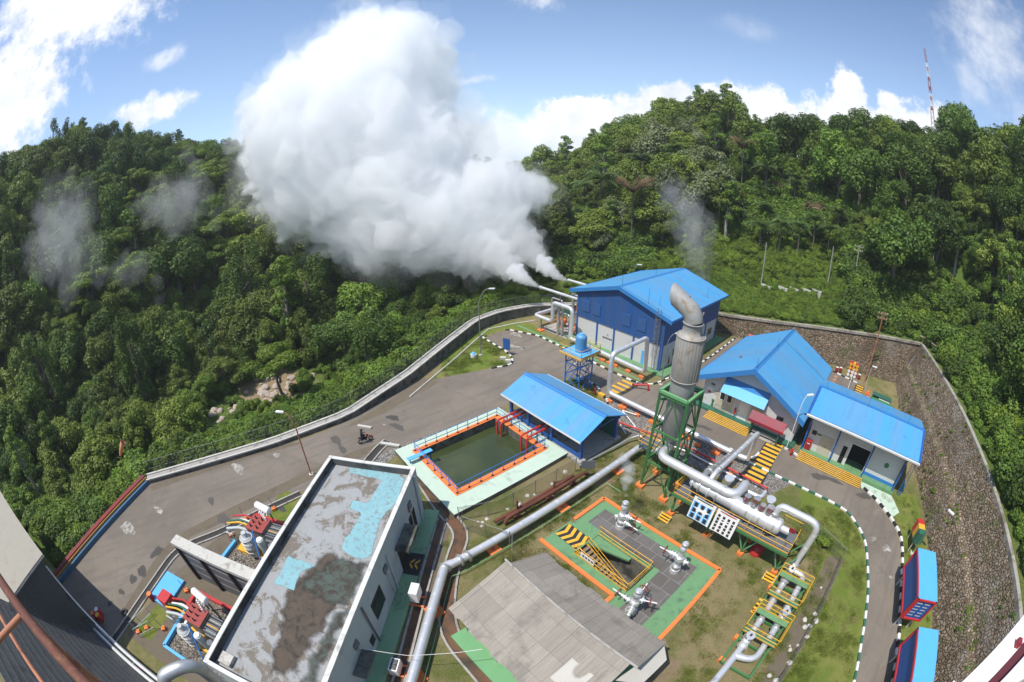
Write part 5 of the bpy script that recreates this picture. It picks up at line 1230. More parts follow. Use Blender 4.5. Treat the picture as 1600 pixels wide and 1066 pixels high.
# --- separator on its platform
def separator():
    t = thing('steam_separator', 'long horizontal silver separator vessel with many flanges on a green legged platform', 'pressure vessel', (-5, 26.4, 0))
    y, z = 26.45, 3.95
    b = MB(); b.cyl((-9.6, y, z), (-9.0, y, z), .33, .40, 20); b.cyl((-9.0, y, z), (-5.2, y, z), .50, .56, 24); b.cyl((-5.2, y, z), (-.9, y, z), .68, .68, 26); b.dome((-.9, y, z), (1, 0, 0), .68, .55, 26, 5); b.cyl((-.6, y, z), (.15, y, z), .30, .30, 16); b.build('vessel_shell', SILVER, t)
    for i, x in enumerate((-9.35, -8.6, -7.7, -6.9, -5.2, -3.9, -3.3, -2.7, -1.9, -1.25)):
        q = MB(); flange(q, (x, y, z), (1, 0, 0), .50 if x < -9 else .66 if x < -5 else .80, .08); q.build('flange', SILVER_DULL if i % 2 else SILVER, t)
    q = MB()
    for x in (-8.9, -7.3): q.box(x - .12, x + .12, y - .5, y + .5, z - .5, z + .42)
    for x in (-8.9, -7.3, -4.6, -1.5): MB().box(x - .15, x + .15, y - .55, y + .55, 2.98, z - .1).build('saddle', BLACK, t)
    for x, h, r in ((-4.4, 1.3, .17), (-3.6, 1.5, .2), (-2.9, 1.2, .16), (-2.2, 1.35, .2)):
        v = MB(); v.cyl((x, y, z + .5), (x, y, z + h), r, r * .9, 12); flange(v, (x, y, z + .8), (0, 0, 1), r * 1.7, .05); flange(v, (x, y, z + h), (0, 0, 1), r * 1.6, .05); o = v.build('valve', SILVER_DULL, t)
        w = MB(); wheel(w, (x, y - .36, z + h - .1), (0, 1, .2), .24); w.bar((x, y, z + h - .15), (x, y - .36, z + h - .1), .06); w.build('handwheel', CRIMSON, o)
    for x in (-6.6, -2.55):
        v = MB(); v.cyl((x, y + .6, z + .3), (x, y + .6, z + 1.5), .14, .14, 10); v.cyl((x, y + .6, z + 1.5), (x, y + .6, z + 1.62), .42, .42, 18); v.build('rupture_disc', SILVER, t)
    # platform
    p = thing('separator_platform', 'green steel platform with yellow rails carrying the silver separator', 'platform', (-5, 26.6, 0))
    d = MB(); d.box(-10.4, 1.0, 25.25, 28.0, 2.82, 2.95); d.build('deck_grating', GREY_STEEL_SHEET, p)
    d = MB()
    for yy in (25.25, 28.0): d.bar((-10.5, yy, 2.72), (1.1, yy, 2.72), .14, .24)
    for xx in (-10.4, -6.7, -3.0, .95): d.bar((xx, 25.25, 2.7), (xx, 28, 2.7), .14, .2)
    d.build('edge_beam', GREEN, p)
    rails(p, [(-10.4, 28.0), (-10.4, 25.25), (1.0, 25.25)], 2.95); rails(p, [(1.0, 25.9), (1.0, 28.0), (-.9, 28.0)], 2.95)
    for x in (-10.5, -6.6, -3.0, .6):
        for yy in (25.75, 27.6):
            MB().bar((x + .25, yy, .2), (x + .25, yy, 2.75), .17).build('leg', GREEN, p); foot(p, x + .25, yy, .55, .3)
            q = MB(); q.bar((x + .25, yy, .4), (x - .9, yy, 2.65), .10); q.bar((x + .25, yy, .4), (x + 1.4, yy, 2.65), .10); q.build('brace', GREEN_LIGHT, p)
    for x in (-10.3, .75):
        s = thing('step_unit', 'yellow striped step at the %s end of the separator platform' % ('stack' if x < -5 else 'far'), 'steps', (x, 25, 0), 'yellow steps at the platform feet')
        q = MB()
        for k in range(3): q.bar((x - .55, 25.0 - k * .22, .42 - k * .15), (x + .55, 25.0 - k * .22, .42 - k * .15), .18, .05)
        q.build('tread', YELLOW, s); q = MB()
        for e in (-.5, .5): q.bar((x + e, 25.15, .45), (x + e, 24.45, .03), .05)
        q.build('stringer', STEEL, s)
    dr = thing('red_funnel_drum', 'squat red drum standing on the grass under the platform', 'drum', (-1.6, 26.6, 0))
    MB().tube([(-1.6, 26.7, 0), (-1.6, 26.7, .75), (-1.6, 26.7, 1.0)], .5, 18, True, [.55, .62, .2]).build('drum_body', RED, dr); MB().ring((-1.6, 26.7, .74), .62, .04, 18, 5).build('rim', CRIMSON, dr)
    MB().bar((.35, 25.4, 3.2), (.35, 25.4, 5.2), .05).build('sign_post', STEEL, p); MB().box(.05, .65, 25.36, 25.42, 4.9, 5.3).build('red_notice', CRIMSON, p)
    # photo boards hung on the rail
    for x0, x1, cols, rows, bg, lab in ((-8.35, -6.25, 3, 3, BLUE_LIGHT, 'white banner with a grid of dark pictures on blue panels hung on the platform rail'), (-6.05, -4.0, 4, 5, WHITE, 'white banner with rows of small dark pictures hung on the platform rail')):
        bd = thing('picture_banner', lab, 'banner', ((x0 + x1) / 2, 25.1, 2.9))
        n = 8; sh = MB()
        def pt(u, v): return (x0 + (x1 - x0) * u, 25.16 - .10 - .42 * (1 - v) + .05 * math.sin(u * 3.1), 1.95 + 2.05 * v - .10 * math.sin(math.pi * u) * (v > .5))
        for i in range(n):
            for j in range(4): sh.quad(pt(i / n, j / 4), pt((i + 1) / n, j / 4), pt((i + 1) / n, (j + 1) / 4), pt(i / n, (j + 1) / 4))
        sh.build('cloth', WHITE, bd)
        def fl(u0, u1, v0, v1, o):
            q = [pt(u0, v0), pt(u1, v0), pt(u1, v1), pt(u0, v1)]; return [(a, b - o, c + o * .2) for a, b, c in q]
        ph = MB(); bgm = MB()
        for i in range(cols):
            for j in range(rows):
                u0 = .07 + .9 * i / cols; v0 = .05 + .80 * j / rows; du, dv = .9 / cols * .62, .80 / rows * .74
                ph.quad(*fl(u0 + du * .2, u0 + du, v0, v0 + dv, .014))
                if bg is not WHITE: bgm.quad(*fl(u0 - .02, u0 + du * 1.25, v0 - .02, v0 + dv * 1.15, .008))
        if bg is not WHITE: bgm.build('blue_panels', bg, bd)
        ph.build('picture_grid', BLACK, bd); q = MB(); q.quad(*fl(.12, .88, .92, .96, .012)); q.build('heading_line', RED if bg is WHITE else BLACK, bd)
separator()
def pipe_thing(name, label, runs, mat_, r, bend=None, supports=(), flanges=(), seg=14, sup_mat=None, foot_mat=None, cat='pipe', group=None):
    P0 = runs[0][0]; t = thing(name, label, cat, (P0[0], P0[1], 0), group)
    for run in runs:
        q = MB(); q.pipe(run, r, bend or r * 2.6, seg)
        if r >= .23:                                  # seams of the sheet cladding
            for a, b in zip(run[:-1], run[1:]):
                A_, B_ = Vector(a), Vector(b); L = (B_ - A_).length
                for i in range(int((L - 1.6) / 1.3)): q.ring(A_.lerp(B_, (.9 + i * 1.3) / L), r, .022, 14, 4, B_ - A_)
        q.build('pipe_run', mat_, t)
    for (p, ax) in flanges: q = MB(); flange(q, p, ax, r * 1.45, .07); q.build('flange', SILVER_DULL, t)
    for (x, y, z) in supports:
        MB().bar((x, y, 0), (x, y, z), max(.14, r * .5)).build('support', sup_mat or STEEL, t)
        MB().box(x - r * 1.3 - .1, x + r * 1.3 + .1, y - r * 1.3 - .1, y + r * 1.3 + .1, 0, .16).build('footing', foot_mat or ORANGE, t)
    return t
pipe_thing('outlet_arch_pipe', 'silver pipe arching from the separator end down to the valve skid', [[(-1.75, 26.6, 4.4), (-1.6, 26.9, 5.5), (2.25, 26.9, 5.5), (2.1, 26.1, 1.0)]], SILVER, .30, 1.0, flanges=(((-1.7, 26.7, 4.75), (0.1, .2, 1)), ((2.12, 26.2, 1.5), (.05, .2, 1))))
pipe_thing('crossover_pipe', 'silver pipe rising from the separator and arching over to the ground pipe', [[(-8.15, 26.9, 4.4), (-8.1, 27.6, 4.9), (-7.5, 36.6, 4.6), (-7.8, 37.0, .8)]], SILVER, .24, .7, flanges=(((-8.1, 28.2, 4.88), (0, 1, 0)),))
pipe_thing('crossover_pipe', 'shorter tan silver pipe sloping from the separator to the white ground pipe', [[(-8.9, 26.9, 4.3), (-8.9, 27.8, 4.3), (-9.6, 37.0, .9)]], SILVER_DULL, .27, .7, flanges=(((-8.9, 28.3, 4.1), (0, 1, -.4)),))
for i, (x, y) in enumerate(((-8.9, 28.0), (-8.0, 28.4), (-7.2, 28.3))): 
    pass
# main pipeline
pipe_thing('main_pipeline', 'long thick silver pipeline running across the yard and bending beside the flat roofed building',
           [[(-14.2, 28.6, 3.4), (-15.6, 30.4, 1.6), (-17.4, 31.0, 1.05), (-17.6, 30.2, 1.0), (-17.75, 8.2, .95)]], SILVER, .33, 1.0, supports=[(-17.5, 27, .8), (-17.6, 19.6, .8), (-17.7, 12.2, .8)])
pipe_thing('main_pipeline', 'thick silver pipeline stretch running along the green walkway to the bottom edge', [[(-17.75, 8.6, .95), (*ST(-18.3, -7.0), .95), (*ST(-17.6, -7.05), .95), (*ST(-1.0, -7.25), .95)]], SILVER, .36, .5, supports=[(*ST(-14.6, -7.1), .75), (*ST(-9.0, -7.15), .75)], flanges=(((*ST(-18.1, -7.0), .95), (.6, -.7, 0)), ((-17.74, 9.2, .95), (0, 1, 0)), ((-17.72, 9.9, .95), (0, 1, 0))))
pipe_thing('green_line', 'thin light green pipe following the silver pipeline', [[(-16.9, 24.6, .35), (-15.2, 24.6, .35)], [(-16.9, 24.6, .35), (-17.0, 9.0, .35), (*ST(-17.8, -6.5), .35), (*ST(-2, -6.6), .35)]], GREEN_LIGHT, .035, .2, seg=6)
pipe_thing('rusty_pipe', 'rust brown pipe lying on stands beside the pool deck', [[(-19.2, 14.6, .25), (-19.2, 14.9, .8), (-19.0, 23.8, .8), (-19.0, 24.3, .3)], [(-19.65, 13.9, .55), (-19.5, 22.8, .72)]], RUST, .17, .4, supports=[(-19.45, 16, .6), (-19.35, 19.6, .6), (-19.25, 22.5, .6)], sup_mat=RUST, foot_mat=RUST)
for x, y, lab in ((-19.55, 16.2, 'rusty upright post at the lower end of the rust brown pipe'), (-19.3, 20.2, 'rusty upright post at the upper end of the rust brown pipe')): tag(MB().bar((x, y, 0), (x, y, 1.7), .13).bar((x - .15, y, 1.62), (x + .15, y, 1.62), .1).build('stub_post', RUST, origin=(x, y, 0)), lab, 'post')
tag(MB().slab([(-19.3, 23.6, 1.2), (-18.5, 24.6, 1.2), (-18.5, 24.6, 2.1), (-19.3, 23.6, 2.1)], .06).bar((-18.9, 24.1, 0), (-18.9, 24.1, 1.3), .08).build('notice_plate', GREY_STEEL_SHEET, origin=(-18.9, 24.1, 0)), 'dark notice plate on a post at the end of the rust brown pipe', 'sign')
# ground pipe with its tall loop between hall and stack
LOOP = [(-41.5, 45.2, .95), (-26.95, 44.6, .95), (-26.95, 44.2, 6.1), (-26.9, 36.7, 6.1), (-26.9, 36.7, .95), (-8.6, 36.9, .85), (-8.0, 37.0, .85)]
pipe_thing('steam_main', 'silver steam main with a tall square loop between the hall and the stack', [LOOP], SILVER, .30, .75, supports=[(-38, 45.1, .7), (-33, 44.9, .7), (-24.5, 36.7, .7), (-20, 36.75, .7), (-15.5, 36.8, .7), (-11.5, 36.85, .7)], foot_mat=ORANGE)
pipe_thing('steam_main', 'silver steam main loop standing against the left corner of the hall', [[(-41.5, 45.2, .95), (-41.6, 45.6, 5.6), (-45.9, 45.6, 5.6), (-45.9, 45.6, 2.3), (-50.2, 45.6, 2.3), (-50.2, 52.0, 2.3)]], SILVER, .32, .8, supports=[(-48.6, 45.6, 2.0), (-50.2, 49.5, 2.0)])
for i, (x, y0) in enumerate(((-45.3, 46.3), (-44.7, 46.6))):
    pipe_thing('riser_pipe', ['grey vertical pipe beside the hall loop, farther from the hall', 'grey vertical pipe beside the hall loop, nearer to the hall'][i], [[(x, y0, .3), (x, y0, 5.4 - i * .3)]], SILVER_DULL, .26, seg=12)
for i, (y, z, x1, lab) in enumerate(((48.9, 6.0, -52.6, 'silver vent pipe blowing steam, in front of the hall corner'), (56.2, 6.0, -52.7, 'silver vent pipe blowing steam from behind the hall'))):
    t = pipe_thing('vent_pipe', lab, [[(-41.0 if i else -42.6, y, z), (x1, y, z)]], SILVER, .24, seg=14, supports=[(-47.5, y, z - .2), (-44.4, y, z - .2)], group='vent pipes of the hall')
    q = MB(); flange(q, (x1 + .3, y, z), (1, 0, 0), .34); q.build('flange', SILVER, t)
for k, (a, b, h, r) in enumerate((((-51.2, 50.6), (-48.6, 50.6), 4.1, .14), ((-51.6, 51.6), (-50.5, 51.6), 3.0, .09), ((-48.0, 52.5), (-45.6, 52.5), 5.0, .18), ((-46.6, 47.6), (-44.0, 47.6), 3.4, .15))):
    pipe_thing('loop_pipe', ['slim upside down u pipe at the end of the hall pipework', 'thinnest upside down u pipe by the road wall', 'upside down u pipe behind the vent pipe posts', 'low upside down u pipe close to the hall wall'][k], [[(*a, .2), (*a, h), (*b, h), (*b, .2)]], SILVER_DULL, r, r * 3, seg=10)
t = thing('condenser_vessel', 'orange painted vessel among the pipes at the left end of the hall', 'pressure vessel', (-47.6, 49.6, 0)); MB().cyl((-48.6, 49.6, 1.1), (-46.9, 49.6, 1.1), .5, .5, 16).dome((-46.9, 49.6, 1.1), (1, 0, 0), .5, .4, 16).dome((-48.6, 49.6, 1.1), (-1, 0, 0), .5, .4, 16).build('shell', ORANGE, t)
for x in (-48.3, -47.2): MB().box(x - .1, x + .1, 49.2, 50, 0, .8).build('saddle', STEEL, t)
for i, (x, y) in enumerate(((-46.8, 51.3), (-45.2, 50.7), (-44.0, 49.2))):
    t = thing('ejector_column', ['tall steel column with platforms behind the vent pipe', 'steel column with rust streaks beside the hall', 'short steel column nearest the hall wall'][i], 'column', (x, y, 0), 'ejector columns')
    h = 5.6 - i; MB().cyl((x, y, 0), (x, y, h), .2, .2, 12).build('shell', SILVER_DULL if i != 1 else RUST_PALE, t); q = MB(); flange(q, (x, y, h), (0, 0, 1), .34); flange(q, (x, y, h * .5), (0, 0, 1), .34); q.build('flange', STEEL, t)
    MB().box(x - .5, x + .5, y - .5, y + .5, 0, .25).build('footing', ORANGE, t)
tag(MB().box(-52.6, -49.2, 54.0, 54.3, 0, 1.2).build('green_hedge_screen', GREEN_DARK), 'low dark green screen by the road wall behind the pipes', 'screen')
sheet('pipe_bay_floor', [(-49.5, 46.2), (-43.2, 46.2), (-43.2, 53), (-49.5, 53)], .005, CONC)
sheet('green_gutter_strip', [(-52.8, 44.4), (-27, 44.0), (-27, 43.6), (-52.8, 43.9)], .0047, GREEN_PLINTH)
# red fire water pipes and small lines in the corridor
pipe_thing('fire_water_pipe', 'red fire water pipe running along the pipe corridor to the striped crossing', [[(-22.6, 33.1, .5), (-14.0, 34.8, .5), (-4.1, 34.6, .5), (-4.1, 34.6, .2)]], RED, .10, .4, supports=[(-18, 34.0, .4), (-13, 34.8, .4), (-8.5, 34.7, .4)])
pipe_thing('white_pipe', 'white pipe lying beside the red fire water pipe', [[(-18.5, 33.7, .25), (-13.9, 34.35, .25), (-7.0, 34.2, .25)]], WHITE, .09, .3)
pipe_thing('white_pipe', 'white pipe bent in a square loop behind the pump shelter', [[(-20.6, 32.2, .3), (-22.2, 33.2, .3), (-20.6, 34.0, .3), (-23.8, 35.6, .3), (-22.0, 36.1, .3)]], WHITE, .06, .12, seg=8)
pipe_thing('white_pipe', 'short silver pipe bend on the grass at the near end of the pump shelter', [[(-20.4, 24.6, .3), (-19.6, 31.6, .5), (-18.9, 32.6, .8), (-18.4, 32.2, .5), (-18.3, 31.6, .1)]], SILVER_DULL, .11, .5, seg=10)
pipe_thing('ground_pipe', 'white pipe stub with elbow on the gravel by the crossing', [[(-10.4, 38.0, .4), (-8.2, 37.7, .4), (-7.4, 38.6, .4), (-7.2, 39.0, .9)]], WHITE, .12, .3, seg=10)
for k in range(9):
    x = -26.3 + 2.1 * k; tag(MB().box(x - .35, x + .35, 36.2, 36.5, 0, .3).build('orange_block', ORANGE), 'small orange concrete block under the silver steam main', 'block', 'orange blocks under the steam main')
for k in range(5):
    x = -36.5 + 2.3 * k; tag(MB().box(x - .4, x + .4, 44.3, 44.6, 0, .32).build('orange_block', ORANGE), 'small orange concrete block in front of the hall', 'block', 'orange blocks in front of the hall')

# --- water tank tower
def tank_tower():
    t = thing('water_tower', 'blue lattice tower with a yellow railed platform', 'tower', (-31.4, 36.0, 0))
    L = [(-32.6, 34.9), (-30.2, 34.9), (-30.2, 37.2), (-32.6, 37.2)]; z1 = 5.0
    for x, y in L: MB().bar((x, y, 0), (x, y, z1), .12).build('leg', BLUE_RAIL, t)
    for za, zb in ((.2, 1.9), (1.9, 3.6), (3.6, 4.95)):
        for i in range(4):
            a, b = L[i], L[(i + 1) % 4]; q = MB(); q.bar((*a, za), (*b, zb), .06); q.bar((*b, za), (*a, zb), .06); q.bar((*a, zb), (*b, zb), .08); q.build('brace', BLUE_RAIL, t)
    MB().box(-33.2, -29.6, 34.3, 37.9, 5.0, 5.12).build('deck', BLUE_LIGHT, t)
    q = MB()
    for a, b in (((-33.2, 34.3), (-29.6, 34.3)), ((-29.6, 34.3), (-29.6, 37.9)), ((-29.6, 37.9), (-33.2, 37.9)), ((-33.2, 37.9), (-33.2, 34.3))): q.bar((*a, 5.0), (*b, 5.0), .1, .2)
    q.build('edge_beam', YELLOW, t); rails(t, [(-33.15, 34.35), (-29.65, 34.35), (-29.65, 37.85), (-33.15, 37.85)], 5.12, .95, closed=True)
    q = MB()
    for k in range(16): q.bar((-30.15, 36.0, .3 + k * .32), (-30.15, 36.45, .3 + k * .32), .035)
    for y in (36.0, 36.45): q.bar((-30.15, y, 0), (-30.15, y, 6.4), .045)
    q.build('ladder', BLUE_RAIL, t)
    k = thing('water_tank', 'ribbed light blue plastic water tank on the yellow railed tower', 'tank', (-31.3, 36.1, 5.12))
    z = 5.12; rr = []; zz = []
    for i in range(9): zz += [z + .1 + i * .2, z + .2 + i * .2]; rr += [.68, .72]
    MB().tube([(-31.3, 36.1, z)] + [(-31.3, 36.1, a) for a in zz] + [(-31.3, 36.1, z + 2.05), (-31.3, 36.1, z + 2.2)], 1, 26, True, [.70] + rr + [.60, .36]).build('tank_body', paint('tank_blue_plastic', (.10, .30, .56), .45, var=.05), k)
    MB().cyl((-31.3, 36.1, z + 2.18), (-31.3, 36.1, z + 2.32), .33, .30, 18).build('lid', BLUE_LIGHT, k)
tank_tower()

# --- wellhead pad
sheet('pad_green_floor', [(-16.0, 15.75), (-8.2, 15.75), (-8.2, 14.2), (-3.45, 14.2), (-3.45, 23.0), (-15.7, 23.0), (-15.7, 19.0), (-16.0, 19.0)], .010, GREEN_PLINTH, [CELLAR])
m_, tt, bb = material('dark_pad_tiles'); pos = tt.node('ShaderNodeTexCoord').outputs['Object']
br = tt.node('ShaderNodeTexBrick', ins={'Vector': pos, 'Scale': 1.0, 'Mortar Size': .02, 'Color1': (.105, .095, .085), 'Color2': (.145, .135, .125), 'Mortar': (.26, .25, .24), 'Brick Width': 1.55, 'Row Height': 1.3}); br.offset = .5
tt.set(bb, 'Base Color', tt.mix(tt.math('MULTIPLY', tt.ramp(tt.noise(pos, .9, 6, .65), .5, .7), .6), br.outputs['Color'], (.085, .065, .05, 1))); bb.inputs['Roughness'].default_value = .8
sheet('pad_tiles', [(-14.9, 20.0), (-7.2, 20.0), (-7.2, 15.0), (-5.0, 15.0), (-5.0, 22.2), (-14.9, 22.2)], .0145, m_)
sheet('pad_chevron_field', [(-15.85, 17.05), (-13.45, 17.05), (-13.45, 18.75), (-15.85, 18.75)], .0148, BLACK)
_mb = MB()
for k in range(4):
    x = -15.8 + k * .62
    for s in (1, -1):
        y0 = 17.9; _mb.add([(x + .25, y0, .019), (x + .55, y0, .019), (x + .25, y0 + s * .82, .019), (x - .05, y0 + s * .82, .019)], [(0, 1, 2, 3)] if s > 0 else [(3, 2, 1, 0)])
struct('pad_chevrons', _mb, YELLOW)
def border(name, label, pts):
    mb = MB()
    for a, b in zip(pts[:-1], pts[1:]): mb.bar((*a, .06), (*b, .06), .32, .12)
    tag(mb.build(name, ORANGE), label, 'kerb')
border('orange_kerb', 'long orange kerb on the two sides of the tiled pad away from the stairs', [(-15.9, 19.4), (-15.9, 23.15), (-3.3, 23.15), (-3.3, 14.0)])
border('orange_kerb', 'orange kerb along the stair side of the tiled pad', [(-16.15, 15.75), (-8.3, 15.75), (-8.3, 14.4)])
def cellar():
    x0, x1, y0, y1, zb = -13.3, -7.9, 16.75, 19.55, -2.6
    t = thing('well_cellar', 'sunken concrete cellar opening in the tiled pad', 'cellar', (-10.6, 18.15, 0))
    w = MB()
    P_ = CELLAR
    for (a, b), (c, d) in zip(P_, P_[1:] + P_[:1]): w.quad((c, d, zb), (a, b, zb), (a, b, .012), (c, d, .012))
    w.build('cellar_wall', CONC_DARK, t); MB().add([(x, y, zb) for x, y in P_], [(0, 1, 2, 3)]).build('cellar_floor', CONC_DARK, t)
    MB().add([(-13.3, 18.35, .013), (-9.4, 18.35, .013), (-9.4, 18.9, .013), (-13.3, 18.9, .013)], [(0, 1, 2, 3)])
    MB().prism([(-13.29, 18.3), (-9.7, 19.2), (-9.7, 19.54), (-13.29, 19.54)], -.25, -.05).build('green_ledge', GREEN_PLINTH, t)
    s = thing('cellar_stairs', 'yellow railed stairs going down into the well cellar', 'stairs', (-10.8, 17.5, -2.6))
    n = 13; q = MB()
    for k in range(n):
        x = -13.1 + k * .38; z = -.05 - k * .19; q.box(x, x + .30, 16.95, 18.1, z - .04, z)
    q.build('treads', paint('tan_grating', (.20, .15, .10), .85, var=.2), s)
    for y in (16.9, 18.15): MB().bar((-13.25, y, -.02), (-8.2, y, -2.55), .06, .22).build('stringer', YELLOW, s)
    q = MB()
    for y in (16.9, 18.15):
        for h in (.5, 1.0): q.cyl((-13.2, y, h), (-8.6, y, h - 2.35), .03, seg=6)
        for k in range(5): x = -13.2 + k * 1.15; q.cyl((x, y, -.02 - k * .575), (x, y, 1.0 - k * .575), .026, seg=6)
    q.build('hand_rail', YELLOW, s)
    rl = thing('cellar_railing', 'yellow double railing round the rim of the well cellar', 'railing', (-10.5, 18, 0)); rails(rl, [(-13.3, 19.6), (-7.85, 19.6), (-7.85, 16.7), (-13.35, 16.7)], .015, 1.0)
    b = MB(); b.slab([(-12.6, 16.66, .25), (-11.2, 16.66, .25), (-11.2, 16.66, .85), (-12.6, 16.66, .85)], .02); o = b.build('warning_board', WHITE, rl); q = MB()
    for k in range(4): q.box(-12.4 + k * .3, -12.2 + k * .3, 16.645, 16.66, .48, .66)
    q.build('lettering', BLACK, o)
cellar()
def wellhead(x, y, h, label, arms, rz=0.0):
    t = thing('wellhead', label, 'wellhead', (0, 0, 0), 'silver wellheads on the tiled pad')
    b = MB(); b.cyl((0, 0, 0), (0, 0, .35), .38, .38, 18); b.cyl((0, 0, .3), (0, 0, h), .21, .17, 14); b.build('riser', SILVER, t)
    f = MB()
    for z in (.4, .62, h * .42, h * .50, h * .76, h * .95): flange(f, (0, 0, z), (0, 0, 1), .34 if z < h * .7 else .25, .06)
    f.build('flange', SILVER_DULL, t)
    v = MB(); v.ball((0, 0, h * .46), .36, 14, 8, (1, 1, .9)); v.ball((0, 0, h * .82), .27, 12, 8); v.build('valve_body', SILVER, t)
    for ax, z, L, wh in arms:
        a = Vector((math.cos(R(ax)), math.sin(R(ax)), 0)); m_ = MB(); m_.cyl(Vector((0, 0, z)), Vector((0, 0, z)) + a * L, .15, .12, 12); flange(m_, Vector((0, 0, z)) + a * .42, a, .27, .05); flange(m_, Vector((0, 0, z)) + a * (L * .72), a, .22, .05)
        if not wh: m_.dome(Vector((0, 0, z)) + a * L, a, .15, .8, 10)
        o = m_.build('side_arm', SILVER, t)
        if wh:
            MB().cyl(Vector((0, 0, z)) + a * L, Vector((0, 0, z)) + a * (L + .75), .045, seg=8).build('stem', WHITE, o); w = MB(); wheel(w, Vector((0, 0, z)) + a * (L + .3), a, .30); w.build('handwheel', CRIMSON, o)
    t.location = (x, y, .015); t.rotation_euler[2] = R(rz); t.scale = (1.12, 1.12, 1.12)
wellhead(-12.6, 21.5, 2.7, 'silver wellhead with two red handwheels at the upper corner of the tiled pad', [(0, .75, .8, True), (10, 1.35, .75, True), (180, .8, .6, False), (100, 1.3, .5, False)])
wellhead(-6.3, 20.75, 3.1, 'silver wellhead with one red handwheel pointing left at the right corner of the tiled pad', [(185, 1.55, .9, True), (20, 1.2, .65, False)])
wellhead(-6.4, 15.5, 2.7, 'silver wellhead with three red handwheels next to the grey shed roof', [(180, 1.1, 1.0, True), (100, 1.5, .8, True), (25, 1.7, .6, True), (-70, 1.0, .9, False)])

# --- valve skid
def skid():
    t = thing('valve_skid', 'long green skid with twin silver pipes, valves and yellow railed walkways', 'valve skid', (2.7, 21, 0))
    f = MB()
    for x in (1.45, 4.05): f.bar((x, 16.0, .22), (x, 26.4, .22), .16, .26)
    for y in (16.0, 18.3, 20.8, 21.4, 24.6, 26.4): f.bar((1.45, y, .22), (4.05, y, .22), .14, .22)
    f.build('base_frame', GREEN, t)
    MB().pipe([(2.1, 26.1, 1.2), (2.1, 26.1, .85), (2.05, 17.6, .85), (1.95, 12.0, .75), (1.7, 2.0, .6)], .27, .4, 14).build('pipe_run', SILVER, t)
    MB().pipe([(2.1, 26.0, .95), (3.5, 26.0, .95), (3.5, 17.0, .85), (2.0, 16.6, .85)], .27, .8, 14).build('pipe_run', SILVER, t)
    for x, y in ((2.1, 25.3), (3.5, 21.3), (2.05, 18.0)):
        v = MB(); v.ball((x, y, .9), .38, 14, 8); v.cyl((x, y, .9), (x, y, 1.7), .13, .13, 10); v.cyl((x, y, 1.7), (x, y, 1.82), .36, .36, 18); flange(v, (x, y - .45, .87), (0, 1, 0), .42); flange(v, (x, y + .45, .87), (0, 1, 0), .42); o = v.build('gate_valve', SILVER, t)
        MB().cyl((x, y, 1.83), (x, y, 1.95), .1, .08, 8).build('actuator_cap', BLACK, o)
    for y in (19.3, 20.2, 22.4, 23.4, 24.2):
        for x in (2.07, 3.5): q = MB(); flange(q, (x, y, .86), (0, 1, 0), .38, .06); q.build('flange', SILVER_DULL, t)
    for y0, y1 in ((18.6, 20.6), (22.6, 24.8)):
        d = MB()
        for y in (y0, y1): d.bar((1.3, y, 1.32), (4.2, y, 1.32), .5, .05)
        d.build('walkway_deck', GREEN_PLINTH, t); rails(t, [(1.25, y0 - .25), (4.25, y0 - .25), (4.25, y1 + .25), (1.25, y1 + .25)], 1.34, .95, closed=True)
        for x in (1.4, 4.1):
            for y in (y0, y1): MB().bar((x, y, 0), (x, y, 1.32), .1).build('leg', GREEN_LIGHT, t)
    st = MB(); 
    for k in range(4): st.box(1.0, 1.35, 20.9 + k * .25, 21.1 + k * .25, .25 + k * .25, .3 + k * .25)
    st.build('step', YELLOW, t)
    for x, y in ((1.4, 16.2), (1.3, 18.4), (1.3, 21.2), (1.3, 24.0), (1.6, 13.0)): foot(t, x, y, .4, .3)
skid()
# --- chain link fence on the lawn
def wire_fence(label, pts, h=1.7, step=2.4):
    t = thing('chain_link_fence', label, 'fence', (pts[0][0], pts[0][1], 0)); ms = MB()
    for a, b in zip(pts[:-1], pts[1:]): ms.quad((*a, .05), (*b, .05), (*b, h), (*a, h))
    ms.build('wire_mesh', MATS['mesh'], t)
    for p in resample(pts, step): MB().cyl((*p, 0), (*p, h + .1), .035, .035, 6).build('fence_post', STEEL, t)
    w = MB()
    for a, b in zip(pts[:-1], pts[1:]): w.cyl((*a, h), (*b, h), .02, seg=5)
    w.build('top_rail', STEEL, t)
wire_fence('low grey wire fence along the lawn beside the valve skid', [(.9, 32.4), (6.2, 30.4), (6.1, 16.8), (6.0, 3.0)])
wire_fence('low grey wire fence in the grass between the pool and the silver pipeline', [(-21.9, 11.9), (-20.6, 15.0), (-20.3, 24.0)])
wire_fence('short grey wire fence crossing under the silver pipeline', [(-20.9, 11.6), (-17.0, 13.6), (-15.6, 12.4)])
# --- crossings
_bl = MB(); _ye = MB()
_bl.add([(-7.3, 35.0, .0125), (-4.9, 35.2, .0125), (-5.6, 44.0, .0125), (-7.6, 43.6, .0125)], [(0, 1, 2, 3)])
for k in range(10):
    y = 35.3 + k * .86; x = -7.25 - k * .02; _ye.add([(x, y, .017), (x + 2.05, y + .05, .017), (x + 2.05, y + .52, .017), (x, y + .47, .017)], [(0, 1, 2, 3)])
for k in range(4):
    y = 38.6 + k * 1.05; _ye.add([(-28.7, y, .0175), (-26.4, y + .05, .0175), (-26.4, y + .5, .0175), (-28.7, y + .45, .0175)], [(0, 1, 2, 3)])
for k in range(6): y = 64.6 + k * .95; _ye.add([(.9, y, .0178), (2.3, y, .0178), (2.3, y + .5, .0178), (.9, y + .5, .0178)], [(0, 1, 2, 3)])
_bl.add([(.7, 64.2, .0127), (2.5, 64.2, .0127), (2.5, 70.2, .0127), (.7, 70.2, .0127)], [(0, 1, 2, 3)])
